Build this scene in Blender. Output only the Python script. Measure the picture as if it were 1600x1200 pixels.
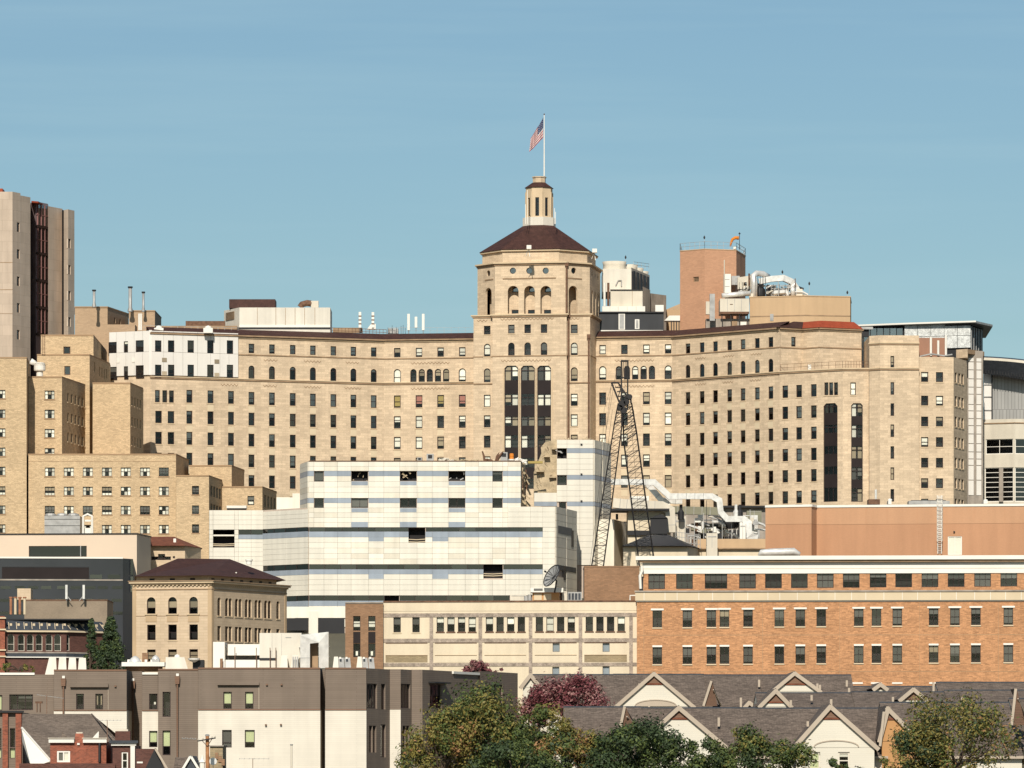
import bpy, math, random
from mathutils import Vector
random.seed(7)
for o in list(bpy.data.objects): bpy.data.objects.remove(o)
SC = bpy.context.scene
COL = SC.collection
R = math.radians
# ---------------------------------------------------------------- camera
# long telephoto view across the valley: camera at the origin looking along +Y, level
FOC, CX, HZ = 8100.0, 800.0, 1212.0          # focal length in photo pixels, optical axis column, eye level row
cd = bpy.data.cameras.new('camera'); cam = bpy.data.objects.new('camera', cd); COL.objects.link(cam)
cam.location = (0, 0, 0); cam.rotation_euler = (R(90), 0, 0)
cd.sensor_width = 36; cd.lens = FOC/1600*36; cd.shift_y = (HZ-600)/1600
cd.clip_start = 1; cd.clip_end = 30000
SC.camera = cam
# ---------------------------------------------------------------- sky and sun
SUN_EL, SUN_AZ = 36, 6                        # degrees above the horizon, degrees to the left behind the camera
w = bpy.data.worlds.new('World'); SC.world = w; w.use_nodes = True
nt = w.node_tree; nt.nodes.clear()
sky = nt.nodes.new('ShaderNodeTexSky'); sky.sky_type = 'NISHITA'; sky.sun_disc = False
sky.sun_elevation = R(SUN_EL); sky.sun_rotation = R(180+SUN_AZ)
sky.altitude = 300; sky.air_density = 1.0; sky.dust_density = 1.0; sky.ozone_density = 1.2
bg = nt.nodes.new('ShaderNodeBackground'); bg.inputs[1].default_value = 0.071
wo = nt.nodes.new('ShaderNodeOutputWorld')
# thin high cirrus veil, stretched along the horizon, all round the sky
tc = nt.nodes.new('ShaderNodeTexCoord'); mp = nt.nodes.new('ShaderNodeMapping')
mp.inputs['Scale'].default_value = (3.2, 3.2, 60)
ns = nt.nodes.new('ShaderNodeTexNoise'); ns.inputs['Scale'].default_value = 2.2; ns.inputs['Detail'].default_value = 5; ns.inputs['Roughness'].default_value = .55
rp = nt.nodes.new('ShaderNodeValToRGB'); rp.color_ramp.elements[0].position = .45; rp.color_ramp.elements[1].position = .85
rp.color_ramp.elements[0].color = (0, 0, 0, 1); rp.color_ramp.elements[1].color = (.34, .34, .34, 1)
mx = nt.nodes.new('ShaderNodeMixRGB'); mx.inputs[2].default_value = (6.6, 8.0, 8.7, 1)
hs = nt.nodes.new('ShaderNodeHueSaturation'); hs.inputs['Saturation'].default_value = 1.0
nt.links.new(tc.outputs['Generated'], mp.inputs[0]); nt.links.new(mp.outputs[0], ns.inputs['Vector'])
nt.links.new(ns.outputs[0], rp.inputs[0]); nt.links.new(rp.outputs[0], mx.inputs[0])
nt.links.new(sky.outputs[0], hs.inputs['Color']); nt.links.new(hs.outputs[0], mx.inputs[1])
tn = nt.nodes.new('ShaderNodeMixRGB'); tn.blend_type = 'MULTIPLY'; tn.inputs[0].default_value = 1; tn.inputs[2].default_value = (.80, .965, 1.0, 1)   # the slightly teal cast of the whole sky
nt.links.new(mx.outputs[0], tn.inputs[1]); nt.links.new(tn.outputs[0], bg.inputs[0]); nt.links.new(bg.outputs[0], wo.inputs[0])
sl = bpy.data.lights.new('sun', 'SUN'); sl.energy = 4.6; sl.angle = R(.53); sl.color = (1, .94, .84)
so = bpy.data.objects.new('sun', sl); COL.objects.link(so); so.location = (0, -50, 200)
so.rotation_euler = (R(90-SUN_EL), 0, R(-SUN_AZ))
SC.view_settings.view_transform = 'Standard'; SC.view_settings.look = 'None'
SC.view_settings.exposure = 0.15; SC.view_settings.gamma = 1
SC.view_settings.use_curve_mapping = False
try: SC.cycles.transparent_max_bounces = 12; SC.cycles.max_bounces = 6
except Exception: pass

# ---------------------------------------------------------------- materials
def mat(name, col, rough=.85, var=.10, vs=.35, brick=None, streak=0, metal=0, spec=.25, bump=0, fine=0, objvar=0):
    m = bpy.data.materials.new(name); m.use_nodes = True
    n = m.node_tree.nodes; l = m.node_tree.links; n.clear()
    out = n.new('ShaderNodeOutputMaterial'); p = n.new('ShaderNodeBsdfPrincipled')
    l.new(p.outputs[0], out.inputs[0])
    p.inputs['Roughness'].default_value = rough; p.inputs['Metallic'].default_value = metal
    p.inputs['Specular IOR Level'].default_value = spec
    c4 = (*col, 1); last = None
    if brick:
        bw, bh, ms, mcol, bv = brick
        b = n.new('ShaderNodeTexBrick'); uv = n.new('ShaderNodeUVMap')
        l.new(uv.outputs[0], b.inputs['Vector'])
        b.inputs['Scale'].default_value = 1; b.inputs['Brick Width'].default_value = bw; b.inputs['Row Height'].default_value = bh
        b.inputs['Mortar Size'].default_value = ms; b.inputs['Mortar Smooth'].default_value = .3
        b.inputs['Color1'].default_value = tuple(c*(1+bv) for c in col)+(1,)
        b.inputs['Color2'].default_value = tuple(c*(1-bv) for c in col)+(1,)
        b.inputs['Mortar'].default_value = (*mcol, 1); last = b.outputs['Color']
    geo = n.new('ShaderNodeNewGeometry')
    def mul(scale, amt, zsc=1, det=4):
        nonlocal last
        mpn = n.new('ShaderNodeMapping'); mpn.inputs['Scale'].default_value = (1, 1, zsc)
        l.new(geo.outputs['Position'], mpn.inputs[0])
        t = n.new('ShaderNodeTexNoise'); t.inputs['Scale'].default_value = scale; t.inputs['Detail'].default_value = det
        l.new(mpn.outputs[0], t.inputs['Vector'])
        mr = n.new('ShaderNodeMapRange'); mr.inputs[1].default_value = .3; mr.inputs[2].default_value = .7
        mr.inputs[3].default_value = 1-amt; mr.inputs[4].default_value = 1+amt
        l.new(t.outputs[0], mr.inputs[0])
        v = n.new('ShaderNodeMixRGB'); v.blend_type = 'MULTIPLY'; v.inputs[0].default_value = 1
        if last is None: v.inputs[1].default_value = c4
        else: l.new(last, v.inputs[1])
        l.new(mr.outputs[0], v.inputs[2]); last = v.outputs[0]
        return t
    if var: mul(vs, var)
    if fine: mul(4.6, fine, 1.8, 7)
    if streak: mul(1.1, streak, .07)
    if objvar:                              # each piece its own slight tone
        oi = n.new('ShaderNodeObjectInfo'); mr = n.new('ShaderNodeMapRange'); mr.inputs[3].default_value = 1-objvar; mr.inputs[4].default_value = 1+objvar*.5
        l.new(oi.outputs['Random'], mr.inputs[0]); v = n.new('ShaderNodeMixRGB'); v.blend_type = 'MULTIPLY'; v.inputs[0].default_value = 1
        if last is None: v.inputs[1].default_value = c4
        else: l.new(last, v.inputs[1])
        l.new(mr.outputs[0], v.inputs[2]); last = v.outputs[0]
    if last is None: p.inputs['Base Color'].default_value = c4
    else: l.new(last, p.inputs['Base Color'])
    if bump:
        t = n.new('ShaderNodeTexNoise'); t.inputs['Scale'].default_value = 6; t.inputs['Detail'].default_value = 5
        l.new(geo.outputs['Position'], t.inputs['Vector'])
        bn = n.new('ShaderNodeBump'); bn.inputs['Strength'].default_value = bump; bn.inputs['Distance'].default_value = .08
        l.new(t.outputs[0], bn.inputs['Height']); l.new(bn.outputs[0], p.inputs['Normal'])
    return m
def glass(name, tint, refl=.06):
    m = bpy.data.materials.new(name); m.use_nodes = True
    n = m.node_tree.nodes; l = m.node_tree.links; n.clear()
    out = n.new('ShaderNodeOutputMaterial'); mix = n.new('ShaderNodeMixShader')
    tr = n.new('ShaderNodeBsdfTransparent'); tr.inputs[0].default_value = (*tint, 1)
    gl = n.new('ShaderNodeBsdfGlossy'); gl.inputs['Roughness'].default_value = .04
    lw = n.new('ShaderNodeFresnel'); lw.inputs[0].default_value = 1.5
    ad = n.new('ShaderNodeMath'); ad.inputs[1].default_value = refl
    oi = n.new('ShaderNodeObjectInfo'); pw = n.new('ShaderNodeMath'); pw.operation = 'POWER'; pw.inputs[1].default_value = 3; ml = n.new('ShaderNodeMath'); ml.operation = 'MULTIPLY_ADD'; ml.inputs[1].default_value = .07; ml.inputs[2].default_value = refl   # panes differ in how much sky they mirror
    l.new(oi.outputs['Random'], pw.inputs[0]); l.new(pw.outputs[0], ml.inputs[0]); l.new(ml.outputs[0], ad.inputs[1])
    l.new(lw.outputs[0], ad.inputs[0]); l.new(ad.outputs[0], mix.inputs[0])
    l.new(tr.outputs[0], mix.inputs[1]); l.new(gl.outputs[0], mix.inputs[2]); l.new(mix.outputs[0], out.inputs[0])
    return m
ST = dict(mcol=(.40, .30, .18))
MT = {
 'lime': mat('limestone', (.545, .418, .283), brick=(1.3, .42, .018, (.445, .335, .228), .12), var=.08, vs=.12, streak=.07, fine=.10),
 'limetrim': mat('limestone_trim', (.55, .42, .27), var=.06, streak=.05),
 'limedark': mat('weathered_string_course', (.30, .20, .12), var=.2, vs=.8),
 'limewash': mat('pale_spandrel_stone', (.57, .46, .31), var=.05),
 'ybrick': mat('yellow_brick', (.505, .368, .222), brick=(.55, .18, .022, (.42, .295, .165), .16), var=.07, vs=.25, fine=.15),
 'ybrick2': mat('yellow_brick_coping', (.34, .22, .125), var=.15),
 'obrick': mat('orange_brick', (.43, .212, .10), brick=(.55, .16, .02, (.40, .22, .115), .24), var=.07, vs=.15, fine=.18, streak=.05),
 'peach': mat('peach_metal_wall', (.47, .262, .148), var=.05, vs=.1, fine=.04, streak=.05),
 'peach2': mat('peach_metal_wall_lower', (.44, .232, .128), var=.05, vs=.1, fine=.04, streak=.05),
 'pink': mat('pink_brick_tower', (.47, .255, .150), brick=(.6, .2, .02, (.42, .24, .15), .08), var=.05, fine=.04),
 'dustred': mat('dusty_red_mullion', (.22, .11, .10), var=.1), 'mauve': mat('mauve_glazed_spandrel', (.20, .145, .145), rough=.4, var=.2, vs=.3, spec=.4),
 'tanbrick': mat('tan_brick', (.40, .275, .17), brick=(.6, .2, .02, (.36, .25, .16), .08), var=.05, fine=.05),
 'tan': mat('tan_stucco', (.49, .335, .195), var=.06, vs=.2, streak=.05),
 'wpanel': mat('cream_porcelain_panel', (.70, .65, .545), rough=.5, var=.05, vs=.25, streak=.07, objvar=.09),
 'wpanel2': mat('cream_porcelain_panel_yellowed', (.66, .60, .485), rough=.5, var=.06, vs=.4, streak=.09, objvar=.1),
 'bpanel': mat('blue_spandrel_panel', (.275, .31, .35), rough=.4, var=.10, streak=.08, objvar=.12),
 'wjoint': mat('panel_joint_backing', (.46, .37, .30), var=.1),
 'white': mat('white_metal', (.72, .68, .60), rough=.5, var=.05),
 'whiteg': mat('offwhite_cladding', (.60, .55, .46), rough=.6, var=.05, streak=.08),
 'wclad': mat('white_cladding_panel', (.66, .62, .56), rough=.5, var=.03, streak=.03),
 'broof': mat('brown_tile_roof', (.055, .024, .018), var=.25, vs=1.2, fine=.25, rough=.7),
 'rroof': mat('red_tile_roof', (.30, .055, .022), var=.15, vs=1.2, fine=.15, rough=.7),
 'redroof': mat('rust_hip_roof', (.16, .055, .03), var=.25, vs=1.5, fine=.2),
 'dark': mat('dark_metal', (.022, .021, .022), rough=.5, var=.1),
 'blackbox': mat('charcoal_cladding', (.035, .036, .038), rough=.5, var=.1, streak=.1),
 'frame': mat('bronze_window_frame', (.035, .02, .018), rough=.5, var=0),
 'framew': mat('white_window_frame', (.62, .56, .46), rough=.5, var=0),
 'frameg': mat('grey_window_frame', (.10, .09, .085), rough=.5, var=0),
 'room': mat('painted_dark_room', (.024, .021, .021), var=.2, vs=.15),  # near-black colour stands in for the dimness inside the rooms
 'blindw': mat('white_blind', (.78, .75, .66), var=.05, objvar=.3),
 'blindt': mat('tan_blind', (.36, .29, .20), var=.1, objvar=.4),
 'blindg': mat('grey_blind', (.125, .12, .11), var=.1, objvar=.5),
 'blindy': mat('yellow_blind', (.36, .27, .09), var=.05),
 'blindr': mat('salmon_blind', (.40, .17, .13), var=.05),
 'blindgr': mat('pale_green_shade', (.50, .53, .32), var=.05),
 'glass': glass('window_glass', (.93, .94, .92), .0),
 'dglass': glass('dark_tinted_glass', (.30, .32, .33), .05),
 'bglass': glass('blue_reflective_glass', (.35, .42, .48), .22),
 'spand': mat('bronze_spandrel', (.024, .018, .017), rough=.6, var=.15, spec=.1),
 'conc': mat('concrete', (.46, .365, .28), brick=(2.4, 1.9, .03, (.37, .29, .22), .05), var=.07, streak=.08),
 'concg': mat('grey_concrete', (.30, .255, .21), var=.2, vs=.7, streak=.15),
 'cream': mat('cream_painted_masonry', (.62, .52, .375), var=.05, vs=.3, streak=.05, fine=.04),
 'creamd': mat('bare_weathered_concrete', (.30, .24, .19), var=.3, vs=1.4, fine=.3),
 'infill': mat('buff_brick_infill', (.30, .225, .13), brick=(.5, .17, .03, (.24, .19, .12), .15), var=.1),
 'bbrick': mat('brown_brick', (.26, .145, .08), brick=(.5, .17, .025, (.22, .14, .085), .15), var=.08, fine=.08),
 'palazzo': mat('buff_ashlar', (.54, .412, .28), brick=(1.1, .38, .015, (.42, .31, .19), .06), var=.06, streak=.04),
 'palside': mat('buff_ashlar_trim', (.46, .33, .20), var=.1),
 'beige': mat('beige_render', (.60, .475, .355), var=.03, vs=.2),
 'rbrick': mat('red_brick', (.25, .068, .035), brick=(.25, .085, .012, (.23, .12, .085), .28), var=.12, vs=.8, fine=.15),
 'rbrickd': mat('dark_red_brick', (.105, .042, .030), brick=(.25, .085, .012, (.10, .06, .05), .25), var=.12, vs=.8),
 'slate': mat('blue_grey_slate', (.045, .050, .058), rough=.5, var=.2, vs=1.5, fine=.2),
 'siding': mat('taupe_siding', (.19, .146, .112), brick=(6, .19, .025, (.145, .11, .084), .04), var=.07, streak=.06),
 'sidingw': mat('white_siding', (.65, .59, .49), brick=(6, .19, .014, (.56, .50, .415), .02), var=.05, streak=.05),
 'gable': mat('white_gable_siding', (.62, .57, .47), brick=(6, .2, .012, (.56, .51, .42), .01), var=.03),
 'trim': mat('beige_rake_board', (.42, .345, .265), var=.06),
 'vent': mat('brown_gable_board', (.20, .115, .075), brick=(6, .15, .02, (.12, .07, .045), .05), var=.06),
 'orgable': mat('orange_stucco', (.45, .24, .10), var=.04),
 'shing': mat('grey_shingle', (.137, .105, .083), brick=(.5, .22, .02, (.09, .069, .055), .28), var=.12, vs=.6, fine=.28),
 'shing2': mat('weathered_grey_shingle', (.15, .115, .09), brick=(.33, .14, .012, (.10, .08, .062), .22), var=.15, vs=.6, fine=.2),
 'galv': mat('galvanised_duct', (.70, .67, .62), rough=.3, metal=.35, var=.16, vs=1.6),
 'galvd': mat('dull_galvanised_steel', (.34, .33, .31), rough=.5, metal=.3, var=.2, vs=1),
 'olive2': mat('drab_render', (.245, .19, .135), var=.12, vs=.4, fine=.1),
 'olive': mat('olive_duct', (.20, .19, .13), rough=.6, var=.15),
 'steel': mat('painted_crane_steel', (.020, .018, .018), rough=.6, var=.3),
 'rust': mat('rusty_steel', (.14, .075, .045), rough=.8, var=.35, vs=2),
 'orange': mat('orange_fabric', (.60, .20, .03), var=.1),
 'redp': mat('flag_red', (.30, .02, .03), var=.05),
 'flagw': mat('flag_white', (.58, .56, .53), var=.03),
 'flagb': mat('flag_blue', (.02, .03, .09), var=.05),
 'wood': mat('weathered_pole_wood', (.34, .16, .07), var=.2, vs=2),
 'brownmtl': mat('brown_metal_cladding', (.30, .16, .105), var=.06, streak=.06),
 'rubble': mat('broken_concrete', (.42, .33, .21), var=.25, vs=1.2, bump=.6, fine=.15),
 'beige2': mat('beige_unit', (.56, .50, .40), rough=.6, var=.08, streak=.08),
 'corr': mat('silver_corrugated_wall', (.30, .29, .27), rough=.45, metal=.4, brick=(.6, 8, .06, (.20, .19, .18), .06), var=.06),
 'bark': mat('bark', (.085, .06, .042), var=.3, vs=3),
 'ground': mat('ground', (.11, .10, .07), var=.3, vs=.05),
 'leafg': mat('leaf_green', (.075, .098, .026), var=.25, vs=.5, rough=.6), 'leafd': mat('leaf_dark_green', (.036, .055, .022), var=.25, vs=.5, rough=.6),
 'leafy': mat('leaf_olive', (.17, .14, .035), var=.2, vs=.5, rough=.6), 'leafo': mat('leaf_russet', (.26, .135, .055), var=.2, vs=.5, rough=.6),
 'leafr': mat('leaf_wine_red', (.135, .038, .042), var=.25, vs=.6, rough=.6), 'leafp': mat('leaf_dusky_pink', (.27, .14, .125), var=.2, vs=.6, rough=.6),
 'asph': mat('asphalt', (.05, .05, .05), var=.2),
 'terrac': mat('terracotta', (.34, .15, .08), var=.2, vs=2),
}
# ---------------------------------------------------------------- mesh helpers
def PX(u, Y): return (u-CX)/FOC*Y            # metres from the optical axis of photo column u at distance Y
def PZ(v, Y): return (HZ-v)/FOC*Y            # height above eye level of photo row v at distance Y
def P(u, v, Y): return Vector((PX(u, Y), Y, PZ(v, Y)))
WLOC = {}
class MB:
    def __init__(s): s.v = []; s.f = []; s.m = []
    def poly(s, pts, mi=0):
        i = len(s.v); s.v += [tuple(p) for p in pts]; s.f.append(tuple(range(i, i+len(pts)))); s.m.append(mi); return s
    def box(s, x0, x1, y0, y1, z0, z1, mi=0):
        i = len(s.v)
        s.v += [(x0,y0,z0),(x1,y0,z0),(x1,y1,z0),(x0,y1,z0),(x0,y0,z1),(x1,y0,z1),(x1,y1,z1),(x0,y1,z1)]
        for q in ((0,1,5,4),(1,2,6,5),(2,3,7,6),(3,0,4,7),(4,5,6,7),(3,2,1,0)):
            s.f.append(tuple(i+k for k in q)); s.m.append(mi)
        return s
    def prism(s, pts, z0, z1, mi=0, top=None):
        i = len(s.v); n = len(pts); tp = top or pts
        s.v += [(p[0], p[1], z0) for p in pts]+[(p[0], p[1], z1) for p in tp]
        for k in range(n): s.f.append((i+k, i+(k+1) % n, i+n+(k+1) % n, i+n+k)); s.m.append(mi)
        s.f.append(tuple(i+n+k for k in range(n))); s.m.append(mi)
        s.f.append(tuple(i+n-1-k for k in range(n))); s.m.append(mi)
        return s
    def tube(s, pts, r, n=6, mi=0, square=False):
        pts = [Vector(p) for p in pts]; i0 = len(s.v); rs = r if isinstance(r, (list, tuple)) else [r]*len(pts)
        if square: n = 4
        up = None
        for k, p in enumerate(pts):
            a = pts[k]-pts[k-1] if k else pts[1]-pts[0]
            b = pts[k+1]-pts[k] if k < len(pts)-1 else a
            t = a.normalized()+b.normalized()
            t = t.normalized() if t.length > 1e-6 else a.normalized()
            ref = Vector((0, 0, 1)) if abs(t.z) < .9 else Vector((1, 0, 0))
            if up is not None: ref = up
            sx = t.cross(ref)
            if sx.length < 1e-4: sx = t.cross(Vector((0, 1, 0)))
            sx.normalize(); sy = sx.cross(t).normalized(); up = sy
            c = 1/max(.5, math.cos(a.angle(b)/2)) if a.length and b.length else 1
            for j in range(n):
                an = 2*math.pi*(j+.5)/n; rr = rs[k]*(1.414 if square else 1)
                s.v.append(tuple(p+sx*math.cos(an)*rr*(c if square else 1)+sy*math.sin(an)*rr*(c if square else 1)))
        for k in range(len(pts)-1):
            for j in range(n):
                a = i0+k*n+j; b = i0+k*n+(j+1) % n
                s.f.append((a, b, b+n, a+n)); s.m.append(mi)
        s.f.append(tuple(i0+n-1-j for j in range(n))); s.m.append(mi)
        e = i0+(len(pts)-1)*n; s.f.append(tuple(e+j for j in range(n))); s.m.append(mi)
        return s
    def lathe(s, c, prof, n=16, mi=0, ph=0):
        i0 = len(s.v)
        for (r, z) in prof:
            for j in range(n):
                a = 2*math.pi*j/n+ph; s.v.append((c[0]+r*math.cos(a), c[1]+r*math.sin(a), c[2]+z))
        for k in range(len(prof)-1):
            for j in range(n):
                a = i0+k*n+j; b = i0+k*n+(j+1) % n; s.f.append((a, b, b+n, a+n)); s.m.append(mi)
        s.f.append(tuple(i0+(len(prof)-1)*n+j for j in range(n))); s.m.append(mi)
        return s
    def mesh(s, name, mats, off=(0, 0, 0), uv=True):
        me = bpy.data.meshes.new(name)
        me.from_pydata([(v[0]-off[0], v[1]-off[1], v[2]-off[2]) for v in s.v], [], s.f)
        for mm in (mats if isinstance(mats, (list, tuple)) else [mats]): me.materials.append(MT[mm] if isinstance(mm, str) else mm)
        if any(s.m): me.polygons.foreach_set('material_index', s.m)
        if uv:
            lay = me.uv_layers.new(name='UVMap'); dat = []
            for p in me.polygons:
                n = p.normal
                if abs(n.z) > .95: ta = (1, 0, 0); tb = (0, 1, 0)
                else:
                    h = math.hypot(n.x, n.y); ta = (-n.y/h, n.x/h, 0)
                    tb = (n.y*ta[2]-n.z*ta[1], n.z*ta[0]-n.x*ta[2], n.x*ta[1]-n.y*ta[0])
                for vi in p.vertices:
                    v = s.v[vi]; dat += [v[0]*ta[0]+v[1]*ta[1]+v[2]*ta[2], v[0]*tb[0]+v[1]*tb[1]+v[2]*tb[2]]
            lay.data.foreach_set('uv', dat)
        me.update(); return me
    def build(s, name, mats, parent=None, local=False, smooth=False):
        """one mesh object; world coordinates unless local"""
        off = (0, 0, 0)
        if parent is not None and not local: off = WLOC[parent.name]
        elif parent is None:
            xs = [v[0] for v in s.v]; ys = [v[1] for v in s.v]; zs = [v[2] for v in s.v]
            off = ((min(xs)+max(xs))/2, (min(ys)+max(ys))/2, min(zs))
        o = bpy.data.objects.new(name, s.mesh(name, mats, off)); COL.objects.link(o)
        if smooth: o.data.polygons.foreach_set('use_smooth', [True]*len(o.data.polygons))
        if parent is not None: o.parent = parent; WLOC[o.name] = off if not local else WLOC.get(parent.name, (0, 0, 0))
        else: o.location = off; WLOC[o.name] = off
        return o
def tag(o, label, cat=None, group=None, kind=None):
    if label: o['label'] = label
    if cat: o['category'] = cat; o['kind'] = 'thing'
    if group: o['group'] = group
    if kind: o['kind'] = kind
    return o
def thing(name, label, cat, loc, group=None):
    o = bpy.data.objects.new(name, None); COL.objects.link(o); o.location = loc; o.empty_display_size = 1
    WLOC[o.name] = tuple(loc); return tag(o, label, cat, group)
def child(name, me, parent, loc=(0, 0, 0), rz=0):
    o = bpy.data.objects.new(name, me); COL.objects.link(o); o.parent = parent; o.location = loc
    if rz: o.rotation_euler = (0, 0, rz)
    return o
# ---------------------------------------------------------------- windows
CACHE = {}
def outline(w, h, arch, t=0, n=10):
    x = w/2-t; zb = -h/2+t
    if arch == 1:      # round head
        zs = h/2-w/2; pts = [(-x, zb), (x, zb)]
        return pts+[(x*math.cos(math.pi*k/n), zs+x*math.sin(math.pi*k/n)) for k in range(n+1)]
    if arch == 2:      # round window
        return [(x*math.cos(2*math.pi*k/18), x*math.sin(2*math.pi*k/18)) for k in range(18)]
    if arch == 3:      # clipped corners
        c = w*.18
        return [(-x, zb), (x, zb), (x, h/2-t-c), (x-c, h/2-t), (-x+c, h/2-t), (-x, h/2-t-c)]
    return [(-x, zb), (x, zb), (x, h/2-t), (-x, h/2-t)]
def frame_mesh(w, h, arch, cols, rows, t, fm, rowf=None):
    key = ('f', round(w, 2), round(h, 2), arch, cols, rows, t, fm, tuple(rowf or ()))
    if key in CACHE: return CACHE[key]
    mb = MB(); a = outline(w, h, arch); b = outline(w, h, arch, t); n = len(a)
    for k in range(n):
        j = (k+1) % n
        mb.poly([(a[k][0], 0, a[k][1]), (a[j][0], 0, a[j][1]), (b[j][0], 0, b[j][1]), (b[k][0], 0, b[k][1])])
        mb.poly([(b[k][0], 0, b[k][1]), (b[j][0], 0, b[j][1]), (b[j][0], .08, b[j][1]), (b[k][0], .08, b[k][1])])
    top = h/2-(w/2 if arch == 1 else 0); ht = top+h/2; tt = t*.7
    for c in range(1, cols):
        x = -w/2+w*c/cols; mb.box(x-tt/2, x+tt/2, .005, .06, -h/2+t, (h/2-t) if arch != 1 else h/2-t*1.2)
    fr = rowf or [k/rows for k in range(1, rows)]
    for q in fr:
        z = -h/2+(h if arch != 1 else ht)*q; mb.box(-w/2+t, w/2-t, .002, .063, z-tt/2, z+tt/2)
    CACHE[key] = mb.mesh('window', fm, uv=False); return CACHE[key]
def pane_mesh(w, h, arch, t, gm):
    key = ('p', round(w, 2), round(h, 2), arch, t, gm)
    if key not in CACHE:
        CACHE[key] = MB().poly([(x, .04, z) for x, z in outline(w, h, arch, t*.9)]).mesh('pane', gm, uv=False)
    return CACHE[key]
def blind_mesh(w, h, arch, x0, x1, z0, z1, bm):
    key = ('b', round(w, 2), round(h, 2), arch, round(x0, 2), round(x1, 2), round(z0, 2), round(z1, 2), bm)
    if key not in CACHE:
        top = h*z1-h/2
        if arch == 1 and z1 > .99: pts = [(x, .10, max(z, -h/2+h*z0)) for x, z in outline(w, h, 1, .06)]
        else: pts = [(w*(x0-.5)+.05, .10, h*z0-h/2+.03), (w*(x1-.5)-.05, .10, h*z0-h/2+.03), (w*(x1-.5)-.05, .10, top-.03), (w*(x0-.5)+.05, .10, top-.03)]
        CACHE[key] = MB().poly(pts).mesh('blind', bm, uv=False)
    return CACHE[key]
def choose(sty):
    r = random.random()
    for pr, bm, lo, hi in sty:
        if r < pr: return bm, random.choice([lo, (lo+hi)/2, hi])
        r -= pr
    return None
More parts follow.
